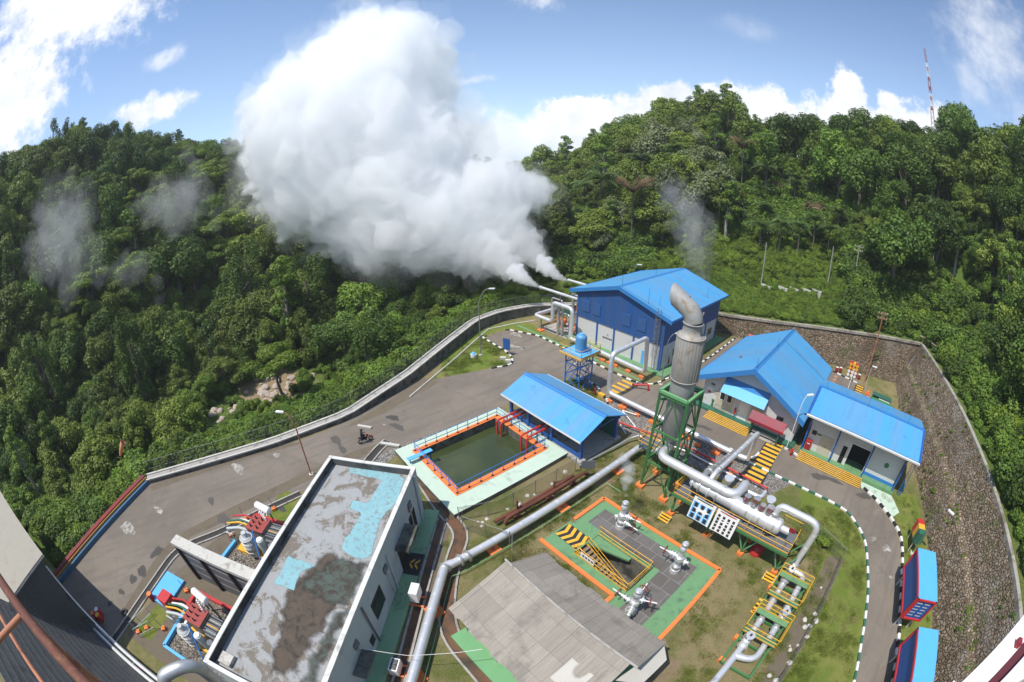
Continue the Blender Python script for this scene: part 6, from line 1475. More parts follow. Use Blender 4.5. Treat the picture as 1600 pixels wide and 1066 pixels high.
struct('crossing_black_field', _bl, BLACK); struct('crossing_yellow_bars', _ye, YELLOW)
_or = MB()
for k in range(4): _or.add([(-3.6, 64.6 + k * 1.5, .0129), (-3.0, 64.6 + k * 1.5, .0129), (-3.0, 65.6 + k * 1.5, .0129), (-3.6, 65.6 + k * 1.5, .0129)], [(0, 1, 2, 3)])
struct('faded_orange_marks', _or, paint('faded_orange_mark', (.40, .20, .11), .8, var=.3))
# ------------------------------------------------------------------ street furniture, signs, drums, vehicles
def lamp(label, x, y, h, arm, d, mat_, r=.075, group=None):
    t = thing('street_lamp', label, 'street lamp', (x, y, 0)); d = Vector((d[0], d[1], 0)).normalized()
    n = 8; pts = [Vector((x, y, 0)), Vector((x, y, h * .72))]
    for i in range(1, n + 1):
        a = math.pi / 2 * i / n; pts.append(Vector((x, y, h * .72)) + d * arm * (1 - math.cos(a)) + Vector((0, 0, (h * .28) * math.sin(a))))
    MB().tube(pts, r, 10, True, [r * (1 - .5 * i / len(pts)) for i in range(len(pts))]).build('pole', mat_, t)
    e = pts[-1]; b = MB(); b.slab([e - d * .1 + Vector((-d.y * .12, d.x * .12, .06)), e - d * .1 - Vector((-d.y * .12, d.x * .12, -.06)), e + d * .75 - Vector((-d.y * .16, d.x * .16, -.10)), e + d * .75 + Vector((-d.y * .16, d.x * .16, .10))], .12); o = b.build('lamp_head', WHITE, t)
    MB().box(x - .22, x + .22, y - .22, y + .22, 0, .12).build('base_plate', CONC_PALE, t)
    return t
lamp('rust brown street lamp leaning at the road edge behind the flat roofed building', -35.4, 2.8, 7.4, 1.0, (-.8, -1), RUST_PALE)
lamp('tall grey street lamp on the lawn by the perimeter wall', -47.2, 32.3, 10.2, 1.6, (.65, .6), STEEL)
lamp('white street lamp standing between the control building and the workshop', -4.9, 43.2, 7.0, .5, (.7, .7), WHITE, .05)
lamp('curved street lamp at the near corner of the blue hall', -24.3, 44.9, 7.4, 1.0, (.75, .6), STEEL, .055)
lamp('slim lamp post behind the workshop roof at the back yard', 2.3, 63.5, 6.0, .2, (1, 0), CONC_PALE, .06)
lamp('small lamp on the far eave of the blue hall', -44.0, 64.5, 9.6, .8, (.8, .5), STEEL, .05)
lamp('thin white lamp post by the road kerb in front of the water tower', -36.2, 40.8, 3.2, .3, (.7, .7), STEEL, .03)

lamp('slim grey street lamp rising behind the raised blue sign box', 14.6, 36.0, 6.2, .9, (.9, -.5), STEEL, .05)
lamp('slim grey street lamp by the stone slope near the bottom edge', 19.4, 17.5, 5.0, .9, (.3, .9), STEEL, .05)
tag(MB().tube([(*p, .05) for p in GP([(640, 621), (679, 588), (712, 560), (742, 533), (763, 515), (800, 507), (838, 501)])], .12, 6).build('white_edge_kerb', CONC_PALE), 'thin white edging kerb along the grass at the foot of the perimeter wall', 'kerb')
def sign_box(label, corner, ux, uy, L, W, z0, z1, text):
    """box hoarding on posts; corner = near left bottom corner, ux along its length (away), uy across"""
    t = thing('sign_box', label, 'sign', (*corner, 0), 'blue box signs on posts'); c = Vector((*corner, 0)); U_ = Vector((*ux, 0)).normalized(); W_ = Vector((*uy, 0)).normalized()
    def P(a, b, z): return tuple(c + U_ * a + W_ * b + Vector((0, 0, z)))
    b = MB(); b.add([P(0, 0, z0), P(L, 0, z0), P(L, W, z0), P(0, W, z0), P(0, 0, z1), P(L, 0, z1), P(L, W, z1), P(0, W, z1)], [(0, 1, 2, 3), (7, 6, 5, 4), (1, 0, 4, 5), (2, 1, 5, 6), (3, 2, 6, 7), (0, 3, 7, 4)]); b.build('box_body', BLUE_DEEP, t)
    top = MB(); top.add([P(-.02, -.02, z1 + .01), P(L + .02, -.02, z1 + .01), P(L + .02, W + .02, z1 + .01), P(-.02, W + .02, z1 + .01), P(-.02, -.02, z1 + .05), P(L + .02, -.02, z1 + .05), P(L + .02, W + .02, z1 + .05), P(-.02, W + .02, z1 + .05)], [(0, 1, 2, 3), (7, 6, 5, 4), (1, 0, 4, 5), (2, 1, 5, 6), (3, 2, 6, 7), (0, 3, 7, 4)]); top.build('top_sheet', BLUE_LIGHT, t)
    f = MB(); w = .16
    def fr(A, B): f.bar(A, B, w)
    for z in (z0 + w / 2, z1 - w / 2): fr(P(0, -.05, z), P(L, -.05, z)); fr(P(-.05, 0, z), P(-.05, W, z))
    for a in (w / 2, L - w / 2): fr(P(a, -.05, z0), P(a, -.05, z1))
    for e in (w / 2, W - w / 2): fr(P(-.05, e, z0), P(-.05, e, z1))
    f.build('red_frame', RED, t)
    if text:
        q = MB()
        for r_ in range(5):
            for s in (0, 1):
                z = z1 - .5 - r_ * .36; a0 = .32 + s * (W - .5) / 2
                for k in range(5): q.quad(P(-.015, a0 + k * .125, z - .05), P(-.015, a0 + k * .125 + .10, z - .05), P(-.015, a0 + k * .125 + .10, z + .06 - .03 * ((k + r_) % 2)), P(-.015, a0 + k * .125, z + .06 - .03 * ((k * r_) % 2)))
        q.build('white_lettering', WHITE, t)
    for a in (.5, L - .5):
        for e in (.35, W - .35): MB().bar(P(a, e, 0), P(a, e, z0), .13).build('post', CONC_PALE, t)
sign_box('raised blue sign box with red edges and white lettering on its near end', (14.15, 25.9), (-.2, .98), (.98, .2), 5.6, 2.3, 1.75, 4.2, True)
sign_box('raised blue sign box with a scuffed top at the bottom edge of the picture', (16.2, 16.9), (-.2, .98), (.98, .2), 6.4, 2.35, 1.75, 4.2, True)
t = thing('striped_sign', 'small red yellow and green striped box sign on posts beside the kerb', 'sign', (14.2, 36.4, 0)); d = Vector((-.2, .98, 0)); e = Vector((.98, .2, 0)); c = Vector((13.9, 35.9, 0))
for k, mm in enumerate((GREEN_DARK, YELLOW, RED)):
    b = MB(); p = c + d * (k * .75); b.add([tuple(p + d * a + e * w + Vector((0, 0, z))) for z, wd in ((1.2, 1.05), (2.5, .9)) for a, w in ((0, 0), (.75, 0), (.75, wd), (0, wd))], [(0, 1, 2, 3), (7, 6, 5, 4), (1, 0, 4, 5), (2, 1, 5, 6), (3, 2, 6, 7), (0, 3, 7, 4)]); b.build('stripe_panel', mm, t)
for a, w in ((.2, .15), (.2, .85), (2.0, .15), (2.0, .85)): p = c + d * a + e * w; MB().bar(p, p + Vector((0, 0, 1.2)), .1).build('post', CONC_PALE, t)
t = thing('blue_sign', 'dark blue sign board on two posts at the edge of the paved bay', 'sign', (-44.7, 35.2, 0)); MB().slab([(-45.3, 35.0, .9), (-44.2, 35.4, .9), (-44.2, 35.4, 2.6), (-45.3, 35.0, 2.6)], .06).build('board', BLUE_DEEP, t)
for x, y in ((-45.2, 35.08), (-44.3, 35.4)): MB().bar((x, y, 0), (x, y, 1.6), .08).build('post', STEEL, t)
for i, (px, py) in enumerate(((786, 562), (794, 566))): x, y = G(px, py); tag(MB().obox((x, y, 0), (.7, .7), .8, .5, .4).build('concrete_block', CONC_PALE), ['white concrete block below the dark blue sign, nearer the lamp', 'white concrete block below the dark blue sign, nearer the kerb'][i], 'block')
t = thing('garden_tap', 'little round blue and white tank on the lawn by the tall grey lamp', 'tank', (*G(740, 558), 0)); x, y = G(740, 558); MB().cyl((x, y, 0), (x, y, .5), .45, .45, 14).build('base', WHITE, t); MB().dome((x, y, .5), (0, 0, 1), .35, .9, 14).build('lid', BLUE_LIGHT, t)

# drums
def drum(x, y, label, body=RED, lid=YELLOW, group=None, r=.29, h=.88, z=0.0):
    t = thing('oil_drum', label, 'drum', (x, y, z), group)
    b = MB(); b.tube([(x, y, z), (x, y, z + h * .33), (x, y, z + h * .345), (x, y, z + h * .36), (x, y, z + h * .66), (x, y, z + h * .675), (x, y, z + h * .69), (x, y, z + h)], r, 18, True, [r, r, r * 1.05, r, r, r * 1.05, r, r]); b.build('drum_body', body, t)
    q = MB(); q.cyl((x, y, z + h), (x, y, z + h + .02), r * .93, r * .93, 18); q.build('lid', lid, t)
    return t
A = [ST(-1.15, -35.3), ST(-.5, -35.5), ST(-.75, -34.75)]
drum(*A[0], 'red drum with a white lid, in the trio on the road by the twin pipes', RED, WHITE); drum(*A[1], 'red drum with a pale orange lid nearest the twin pipes in the trio', RED, ORANGE); drum(*A[2], 'red drum with a yellow lid in the trio on the road', RED, YELLOW)
drum(*ST(.75, -34.9), 'red drum with a yellow striped lid close under the twin silver pipes', CRIMSON, YELLOW)
drum(*ST(-6.35, -30.5), 'red drum with an orange lid at the corner of the blue slab', CRIMSON, ORANGE)
t = thing('old_tyre', 'black tyre lying on the soil next to the drum trio', 'tyre', (*ST(-3.2, -32.7), 0)); q = MB(); q.ring((*ST(-3.2, -32.7), .14), .30, .13, 18, 8); q.build('tread', BLACK, t)
k = 0
for zr in range(4):
    for i in range(3):
        x, y, z = -1.3 + i * .66, 72.3, .34 + zr * .62; k += 1
        t = thing('stacked_drum', 'red drum with a yellow band lying in the stacked rack by the stone wall', 'drum', (x, y, z), 'red drums stacked by the stone wall'); MB().tube([(x, y - .5, z), (x, y + .5, z)], .31, 14, True).build('drum_body', RED if (i + zr) % 4 else YELLOW, t); MB().cyl((x, y - .52, z), (x, y - .5, z), .27, .27, 14).build('lid', YELLOW if zr > 1 else WHITE, t)
for i, (x, y) in enumerate(((-2.9, 72.1), (-3.6, 71.6), (.9, 72.3))): drum(x, y, ['crimson drum with a white lid next to the drum rack', 'crimson drum with a white lid farther from the drum rack', 'red drum with a white lid at the right of the drum rack'][i], CRIMSON, WHITE)
t = thing('striped_barrel', 'red yellow and green striped barrel lying on the kerb behind the hall', 'barrel', (-20.6, 71.6, 0))
for kk, mm in enumerate((RED, YELLOW, GREEN)): MB().cyl((-21.6 + kk * .75, 71.6 + kk * .12, .55), (-20.87 + kk * .75, 71.7 + kk * .12, .55), .55, .55, 18).build('stripe', mm, t)
t = thing('green_container', 'small dark green cabin with a pale hatch behind the workshop', 'cabin', (5.5, 61, 0)); MB().box(3.9, 7.2, 58.6, 63.0, 0, 2.6).build('cabin_body', GREEN_DARK, t); MB().slab([(3.8, 58.5, 2.62), (7.3, 58.5, 2.62), (7.3, 60.2, 3.0), (3.8, 60.2, 3.0)], .06).build('roof_panel', GREEN, t); MB().slab([(3.8, 61.0, 3.0), (7.3, 61.0, 3.0), (7.3, 63.1, 2.7), (3.8, 63.1, 2.7)], .06).build('roof_panel', GREEN_DARK, t); MB().box(5.0, 7.0, 60.3, 60.9, 2.6, 2.85).build('roof_hatch', CONC_PALE, t)
for i, (x, y) in enumerate(((3.2, 66.8), (3.4, 64.6), (2.8, 63.4))): tag(MB().box(x - .35, x + .35, y - .3, y + .3, 0, .6).box(x - .25, x + .25, y - .2, y + .2, .6, .9).build('orange_pump_base', ORANGE if i != 1 else BLUE_LIGHT), ['orange machine base by the yellow striped steps at the back', 'light blue machine base by the green cabin', 'small orange machine base behind the workshop roof'][i], 'machine')
tag(MB().bar((-.4, 62, .7), (-.4, 72.5, 1.6), .12).bar((-.4, 62, 0), (-.4, 62, .7), .1).bar((-.4, 72.5, 0), (-.4, 72.5, 1.6), .1).build('sloping_rail', CONC_PALE), 'pale sloping rail crossing the back yard', 'rail')
t = thing('fire_hydrant', 'red fire hydrant standing between control building and workshop', 'hydrant', (-4.0, 42.4, 0)); q = MB(); q.cyl((-4, 42.4, 0), (-4, 42.4, .9), .13, .11, 12); q.dome((-4, 42.4, .9), (0, 0, 1), .14, .8, 12); q.build('barrel', RED, t); q = MB(); q.cyl((-4.3, 42.4, .6), (-3.7, 42.4, .6), .08); q.cyl((-4, 42.1, .6), (-4, 42.4, .6), .1); q.build('outlet', RED, t)
t = thing('fire_hydrant', 'red fire hydrant with yellow cap by the zebra near the pump shelter', 'hydrant', (-28.6, 36.2, 0)); q = MB(); q.cyl((-28.6, 36.2, 0), (-28.6, 36.2, .9), .14, .12, 12); q.dome((-28.6, 36.2, .9), (0, 0, 1), .15, .8, 12); q.build('barrel', CRIMSON, t); MB().box(-28.4, -27.5, 36.5, 37.0, 0, .3).build('yellow_block', YELLOW, t)
t = thing('valve_stand', 'red valve stand with yellow handle on the hall forecourt', 'valve', (-24.9, 42.0, 0)); q = MB(); q.pipe([(-26.5, 41.2, .5), (-24.6, 42.2, .9), (-24.6, 42.2, 0)], .13, .3); q.build('pipe_run', RED, t)
for i, (px, py) in enumerate(((1105, 628), (1113, 634))): x, y = G(px, py, .3); tag(MB().cyl((x, y, .3), (x, y, 1.0), .28, .22, 12).ball((x, y, 1.15), .3, 10, 6).build('planter', ORANGE if i == 0 else GREEN), ['orange bin on the porch left of the control building door', 'green bin on the porch left of the control building door'][i], 'bin')
x, y = G(1142, 640, .3); t = thing('porch_rack', 'small rack with coloured bottles on the porch by the entrance steps', 'rack', (-15.0, 43.9, .3)); q = MB()
for z in (.7, 1.2): q.bar((-15.6, 43.9, z), (-14.3, 43.9, z), .05)
for xx in (-15.6, -14.3): q.bar((xx, 43.9, .3), (xx, 43.9, 1.25), .05)
q.build('frame', STEEL, t)

# poles
def power_pole(label, x, y, h, mat_, arms=2):
    z = ground_z_safe(x, y); t = thing('power_pole', label, 'power pole', (x, y, z)); MB().tube([(x, y, z - .5), (x, y, z + h)], .13, 8, True, [.15, .09]).build('pole', mat_, t)
    for k in range(arms):
        zz = z + h - .35 - k * .8; q = MB(); q.bar((x - .95, y - .5, zz), (x + .95, y + .5, zz), .1); a = q.build('crossarm', mat_, t)
        q = MB()
        for s in (-.85, -.3, .3, .85): q.cyl((x + s, y + s * .52, zz + .05), (x + s, y + s * .52, zz + .28), .05, .03, 6)
        q.build('insulator', WHITE, a)
def ground_z_safe(x, y):
    d, ins, bz = site_dist(x, y); return 0.0 if ins else terrain(x, y, d, bz)
power_pole('rusty power pole with two crossarms in front of the stone wall', 2.2, 72.4, 12.2, RUST_PALE)
def at_bearing(px, py, r): az, el = azel(px, py); return r * math.cos(R(az)), r * math.sin(R(az))
# felled branches at the wall corner
for i, (a, b, r) in enumerate((((9, 82, 8.6), (15.5, 74, 9.4), .16), ((10, 84, 9.4), (17, 79, 9.6), .14), ((12, 81, 8.4), (16, 71, 8.9), .12), ((8, 85, 8.8), (13, 79.5, 9.0), .15))):
    tag(MB().tube([a, ((a[0] + b[0]) / 2, (a[1] + b[1]) / 2, (a[2] + b[2]) / 2 + .4), b], r, 7, True, [r, r * .8, r * .4]).build('felled_log', BARK_LOG if 'BARK_LOG' in globals() else paint('felled_wood', (.34, .27, .20), .95, var=.25)), 'felled pale branch lying across the corner of the stone wall', 'log', 'felled branches at the wall corner')
# mast on the far ridge
def mast():
    x, y = at_bearing(1458, 200, 172); z = ground_z_safe(x, y) - 1; H = CAM_H + 172 * math.tan(R(22.0)) - z
    t = thing('radio_mast', 'tall red and white lattice radio mast on the far right ridge', 'mast', (x, y, z)); n = 9
    for k in range(n):
        q = MB(); z0, z1 = z + H * k / n, z + H * (k + 1) / n; w0, w1 = 2.0 - 1.35 * k / n, 2.0 - 1.35 * (k + 1) / n
        C4 = [(-1, -1), (1, -1), (1, 1), (-1, 1)]
        for i in range(4):
            a, b = C4[i], C4[(i + 1) % 4]; q.bar((x + a[0] * w0 / 2, y + a[1] * w0 / 2, z0), (x + a[0] * w1 / 2, y + a[1] * w1 / 2, z1), .10)
            for j in range(3):
                f0, f1 = j / 3, (j + 1) / 3; wa, wb = w0 + (w1 - w0) * f0, w0 + (w1 - w0) * f1; za, zb = z0 + (z1 - z0) * f0, z0 + (z1 - z0) * f1
                q.bar((x + a[0] * wa / 2, y + a[1] * wa / 2, za), (x + b[0] * wb / 2, y + b[1] * wb / 2, zb), .055); q.bar((x + b[0] * wa / 2, y + b[1] * wa / 2, za), (x + a[0] * wb / 2, y + a[1] * wb / 2, zb), .08)
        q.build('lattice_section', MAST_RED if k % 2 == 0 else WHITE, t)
    q = MB()
    for k in range(5): q.box(x - .55, x + .55, y - .12, y + .12, z + H * (.55 + .07 * k), z + H * (.55 + .07 * k) + 1.5)
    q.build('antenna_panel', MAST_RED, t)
MAST_RED = paint('hazed_mast_red', (.34, .13, .13), .6, var=.1)  # red paled so that distance haze is put into the colour
MAST_WHITE = paint('hazed_mast_white', (.55, .55, .55), .6, var=.1)  # white dulled in the colour for the same haze
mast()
# windsock
t = thing('windsock', 'orange and white windsock on a thin pole beyond the striped parapet', 'windsock', (-44.6, -18.2, 0)); MB().cyl((-44.6, -18.2, -1.4), (-45.3, -18.4, 4.9), .05, .035, 8).build('pole', STEEL, t)
SOCK = paint('orange_windsock_cloth', (.85, .33, .12), .8, var=.1)
P0 = Vector((-45.6, -18.8, 4.95)); D = Vector((-.35, -.9, -.75)).normalized(); pts = [P0 + D * (k * .40) + Vector((0, 0, -.02 * k * k)) for k in range(6)]
for k in range(5): MB().tube(pts[k:k + 2], .2, 14, False, [.36 - .04 * k, .36 - .04 * (k + 1)]).build('sock_band', SOCK if k != 1 else paint('pale_orange_cloth', (.75, .42, .22), .8), t)
MB().ring(pts[0], .36, .02, 16, 5, D).bar(pts[0], (-45.3, -18.4, 4.85), .03).build('hoop', STEEL, t)

# motorbike and rider
def person_mesh(verts, edges, radii, root=0):
    me = bpy.data.meshes.new('body'); me.from_pydata(verts, edges, []); o = bpy.data.objects.new('body', me); COL.objects.link(o)
    md = o.modifiers.new('skin', 'SKIN'); sv = me.skin_vertices[0].data if me.skin_vertices else None
    if sv is None: me.skin_vertices.new() if hasattr(me.skin_vertices, 'new') else None; sv = me.skin_vertices[0].data
    for i, r in enumerate(radii): sv[i].radius = (r, r)
    sv[root].use_root = True
    ss = o.modifiers.new('sub', 'SUBSURF'); ss.levels = 2; ss.render_levels = 2
    dg = bpy.context.evaluated_depsgraph_get(); dg.update(); out = bpy.data.meshes.new_from_object(o.evaluated_get(dg)); bpy.data.objects.remove(o)
    out.polygons.foreach_set('use_smooth', [True] * len(out.polygons)); return out
def rider():
    x0, y0 = -37.4, 9.0; L = .62   # bike points along +y
    t = thing('motorbike', 'small dark motorbike with a red front on the road behind the pool', 'motorbike', (x0, y0 + .9, 0))
    for yy in (y0 + .35, y0 + 1.6):
        q = MB(); q.ring((x0, yy, .29), .235, .055, 22, 8, (1, 0, 0)); w = q.build('wheel', BLACK, t); q = MB(); q.ring((x0, yy, .29), .17, .015, 18, 5, (1, 0, 0)); q.cyl((x0 - .06, yy, .29), (x0 + .06, yy, .29), .05, seg=10)
        for k in range(8): a = math.pi * k / 4; q.bar((x0, yy, .29), (x0, yy + .17 * math.cos(a), .29 + .17 * math.sin(a)), .012)
        q.build('rim', STEEL, w)
    q = MB(); q.tube([(x0, y0 + .5, .55), (x0, y0 + .8, .48), (x0, y0 + 1.1, .45), (x0, y0 + 1.25, .7)], .1, 10, True, [.09, .13, .15, .09]); q.build('frame', BLACK, t)
    q = MB(); q.tube([(x0, y0 + .15, .78), (x0, y0 + .45, .76), (x0, y0 + .95, .72)], .12, 10, True, [.06, .13, .10]); q.build('saddle', BLACK, t)
    q = MB(); q.tube([(x0, y0 + 1.2, .62), (x0, y0 + 1.32, .82), (x0, y0 + 1.28, .98)], .1, 10, True, [.10, .13, .09]); q.tube([(x0, y0 + 1.42, .60), (x0, y0 + 1.66, .61), (x0, y0 + 1.85, .50)], .07, 8, True, [.05, .08, .04]); q.build('red_fairing', RED, t)
    q = MB()
    for s in (-.08, .08): q.bar((x0 + s, y0 + 1.6, .29), (x0 + s * .8, y0 + 1.32, .9), .04)
    q.build('fork', STEEL, t)
    q = MB(); q.cyl((x0 - .33, y0 + 1.15, 1.0), (x0 + .33, y0 + 1.15, 1.0), .018, seg=8); q.build('handlebar', STEEL, t)
    q = MB(); q.dome((x0, y0 + 1.38, .92), (0, 1, 0), .08, .7, 12); q.build('headlight', WHITE, t)
    q = MB(); q.cyl((x0 + .14, y0 + .2, .33), (x0 + .14, y0 + .9, .30), .045, .04, 10); q.build('exhaust', STEEL, t)
    p = thing('person', 'person in dark jacket and helmet riding the small motorbike along the road', 'person', (x0, y0 + .6, 0))
    V = []; E = []; Rr = []
    def v(x, y, z, r, par=None):
        V.append((x, y, z)); Rr.append(r); i = len(V) - 1
        if par is not None: E.append((par, i))
        return i
    pel = v(0, -.05, .90, .15); sp = v(0, 0, 1.10, .14, pel); ch = v(0, .07, 1.32, .16, sp); nk = v(0, .11, 1.48, .065, ch); hd = v(0, .14, 1.60, .10, nk); v(0, .15, 1.70, .085, hd)
    for s in (-1, 1):
        hp = v(s * .12, .0, .86, .10, pel); kn = v(s * .20, .42, .80, .075, hp); an = v(s * .16, .34, .38, .05, kn); v(s * .16, .50, .33, .04, an)
        sh = v(s * .19, .08, 1.38, .07, ch); el = v(s * .30, .28, 1.16, .05, sh); wr = v(s * .29, .50, 1.05, .035, el); pm = v(s * .27, .555, 1.035, .035, wr)
        for k in range(4): a = v(s * (.245 + .018 * k), .60, 1.04 - .003 * k, .010, pm); v(s * (.245 + .018 * k), .605, 1.005, .009, a)
        th = v(s * .225, .56, 1.01, .011, pm); v(s * .215, .585, .99, .009, th)
    b = person_mesh(V, E, Rr); b.name = 'person_body'; b.materials.append(paint('dark_jacket', (.02, .022, .03), .8, var=.3)); o = bpy.data.objects.new('body', b); COL.objects.link(o); o.parent = p
    q = MB(); X, Y = x0, y0 + .6; q.ball((X, Y + .145, 1.66), .15, 16, 10, (.9, 1.05, 1)); h = q.build('helmet', BLACK, p); q = MB(); q.ball((X, Y + .20, 1.645), .115, 14, 8, (.85, 1, .6)); q.build('visor', GLASS, h)
rider()

# --- transformers and their bays
def T_box(mb, s0, s1, t0, t1, z0, z1): return sbox(mb, s0, s1, t0, t1, z0, z1)
def transformer(label, cs, ct):
    """centre of the tank in the turned grid"""
    x, y = ST(cs, ct); t = thing('power_transformer', label, 'transformer', (x, y, 0))
    q = MB(); T_box(q, cs - .75, cs + .75, ct - 1.0, ct + 1.0, .35, 2.3); q.build('tank', GREY_STEEL_SHEET, t)
    q = MB(); T_box(q, cs - .85, cs + .85, ct - .95, ct + .95, 2.3, 2.42); top = q.build('red_cover', paint('red_oxide_cover_%d' % int(-cs), (.30, .055, .045), .7, var=.2), t)
    for i in (-.5, 0, .5):
        for j in (-.45, .25): q = MB(); a = ST(cs + i, ct + j); q.cyl((*a, 2.42), (*a, 2.78), .085, .05, 10); q.build('bushing', DARK, top)
    q = MB(); T_box(q, cs - 1.1, cs + 2.0, ct - 2.3, ct + 2.2, 0, .32); q.build('base_slab', YELLOW, t)
    q = MB()
    for k in range(7): T_box(q, cs - .8 + k * .24, cs - .68 + k * .24, ct + 1.05, ct + 2.3, .5, 2.1)
    T_box(q, cs - .8, cs + .76, ct + 1.5, ct + 1.6, .7, .8); q.build('radiator_fins', GREY_STEEL_SHEET, t)
    q = MB(); a = ST(cs + 1.75, ct - .3); q.tube([(*a, .32), (*a, 1.1), (*a, 1.12), (*a, 1.7), (*a, 1.72), (*a, 2.35), (*a, 2.5), (*a, 2.52), (*a, 2.95)], 1, 22, True, [.56, .56, .60, .60, .56, .56, .4, .30, .24]); dr = q.build('reactor_drum', paint('pale_grey_tank_%d' % int(-cs), (.46, .48, .48), .5, var=.08), t)
    q = MB()
    for z in (.9, 1.4, 1.9, 2.35): q.ring((*a, z), .60, .03, 22, 5)
    q.build('drum_hoops', WHITE, dr)
    q = MB(); a = ST(cs + 1.5, ct + 1.05); q.cyl((*a, .32), (*a, 2.3), .34, .34, 18); cc = q.build('cylinder', GREY_WALL, t); q = MB(); q.cyl((*a, 2.3), (*a, 2.42), .30, .26, 18); q.build('lid', WHITE, cc)
    q = MB(); a = ST(cs + 1.4, ct + 2.0); q.cyl((*a, .32), (*a, 1.9), .28, .28, 16); q.build('cylinder', GREY_STEEL_SHEET, t)
    q = MB(); a, b = ST(cs - 1.75, ct - 1.05), ST(cs - 1.45, ct + .55); q.cyl((*a, 2.75), (*b, 2.75), .34, .34, 20); q.dome((*a, 2.75), (Vector((*a, 0)) - Vector((*b, 0))), .34, .3, 20); q.dome((*b, 2.75), (Vector((*b, 0)) - Vector((*a, 0))), .34, .3, 20); cn = q.build('conservator', WHITE, t)
    q = MB()
    for p_ in (a, b): q.bar((*p_, .32), (*p_, 2.5), .12)
    q.build('support', GREY_STEEL_SHEET, cn)
    q = MB()
    for k in range(4): q.bar((*ST(cs - 1.05, ct - .5 + k * .3), 2.5), (*ST(cs - 1.5, ct - .4 + k * .28), 2.95), .06)
    for k in range(5): a = ST(cs - 1.1 + .12 * k, ct - .3 + k * .22); q.cyl((*a, 2.3), (*a, 2.75), .09, .07, 8)
    q.build('small_fittings', WHITE, t)
    # bus ducts towards both sides
    for k, (mm, off, z) in enumerate(((YELLOW, .32, 2.1), (GREEN_DARK, -.05, 2.05), (RED, -.75, 2.0), (GREY_WALL, .62, 1.7), (WHITE, -.4, 1.7))):
        q = MB(); q.pipe([(*ST(cs + off * .8, ct - 1.0), z), (*ST(cs + off, ct - 2.2), z + .05), (*ST(cs + off + .35, ct - 3.6), z - .25)], .09 if k < 3 else .14, .3, 8); q.build('bus_duct', mm, t)
    for k, (mm, off, z) in enumerate(((YELLOW, .1, 2.0), (GREY_WALL, .45, 1.8), (CREAM, -.35, 1.9), (GREY_STEEL_SHEET, .8, 1.5), (CRIMSON, -.65, 1.5))):
        q = MB(); q.pipe([(*ST(cs + off, ct + 1.0), z), (*ST(cs + off, ct + 2.1), z), (*ST(cs + off + .2, ct + 3.3), z - .5)], .08 if k == 0 else .15, .3, 8); q.build('bus_duct', mm, t)
    for k in range(3): q = MB(); a = ST(cs - .6 + k * .6, ct + 2.8); q.cyl((*a, .3), (*a, 1.3 + .2 * k), .2, .2, 12); q.build('cooling_pump', GREY_STEEL_SHEET if k else CREAM, t)
    q = MB()
    for k in range(2):
        a, b = ST(cs + .9 + .35 * k, ct - 2.9), ST(cs + .9 + .35 * k, ct - 3.7); q.bar((*a, 1.2), (*b, 1.2), .1); q.bar((*a, 0), (*a, 1.2), .08); q.bar((*b, 0), (*b, 1.2), .08)
    q.build('support', GREY_WALL, t)
    q = MB(); q.bar((*ST(cs + 1.2, ct + .35), 2.9), (*ST(cs + 3.0, ct + 1.3), .3), .10); q.build('blue_strut', BLUE_RAIL, t)
    for k in range(3):
        q = MB(); T_box(q, cs - .4 + k * .55, cs - .1 + k * .55, ct - 1.25, ct - 1.02, 1.0, 1.7); q.build('control_box', (GREEN_LIGHT, YELLOW, WHITE)[k], t)
    return t
transformer('transformer with red top and white oil tank in the bay above the firewall', -17.3, -22.9)
transformer('transformer with red top and white oil tank in the bay below the firewall', -6.7, -23.2)
def gravel_bay(s0, s1, t0, t1): return [ST(s0, t0), ST(s1, t0), ST(s1, t1), ST(s0, t1)]
sheet('transformer_gravel', gravel_bay(-19.6, -12.0, -25.6, -18), .0068, GRAVEL_DARK); sheet('transformer_gravel', gravel_bay(-9.4, -3.2, -26.1, -18), .0068, GRAVEL_DARK)
sheet('transformer_lawn', gravel_bay(-24, -20.0, -25.0, -18), .0061, LAWN); sheet('bay_lawn', [ST(-6.2, -29.8), ST(-2.3, -30.6), ST(-2.6, -28.2), ST(-6.0, -27.9)], .0062, LAWN)
def bund(label, mat_, pts, h=.35, w=.3):
    mb = MB()
    for a, b in zip(pts[:-1], pts[1:]): mb.bar((*ST(*a), h / 2), (*ST(*b), h / 2), w, h)
    tag(mb.build('bund_wall', mat_), label, 'bund')
bund('light blue bund wall edging the gravel bay below the firewall', BLUE_LIGHT, [(-7.3, -26.4), (-3.0, -26.4), (-3.0, -18.2)])
bund('red bund wall behind the transformer below the firewall', RED, [(-7.6, -26.4), (-9.5, -26.5), (-9.4, -18.2)])
bund('light blue bund wall edging the gravel bay above the firewall', BLUE_LIGHT, [(-16.2, -26.0), (-12.6, -26.2)])
bund('red bund wall behind the transformer above the firewall', RED, [(-18.0, -25.6), (-19.8, -25.8), (-19.6, -18.2)])
tag(sbox(MB(), -9.75, -6.3, -30.9, -28.4, 0, .28).build('blue_slab', BLUE_LIGHT), 'light blue painted concrete slab next to the lower transformer', 'slab')
t = thing('red_cabinet', 'red pipe manifold box standing on the edge of the light blue slab', 'manifold', (*ST(-6.9, -28.2), 0)); q = MB(); sbox(q, -7.5, -6.3, -28.7, -27.5, .3, 1.5); q.build('casing', RED, t); q = MB(); sbox(q, -7.0, -6.8, -29.6, -28.7, .29, .34); q.build('drain_plate', BLACK, t)
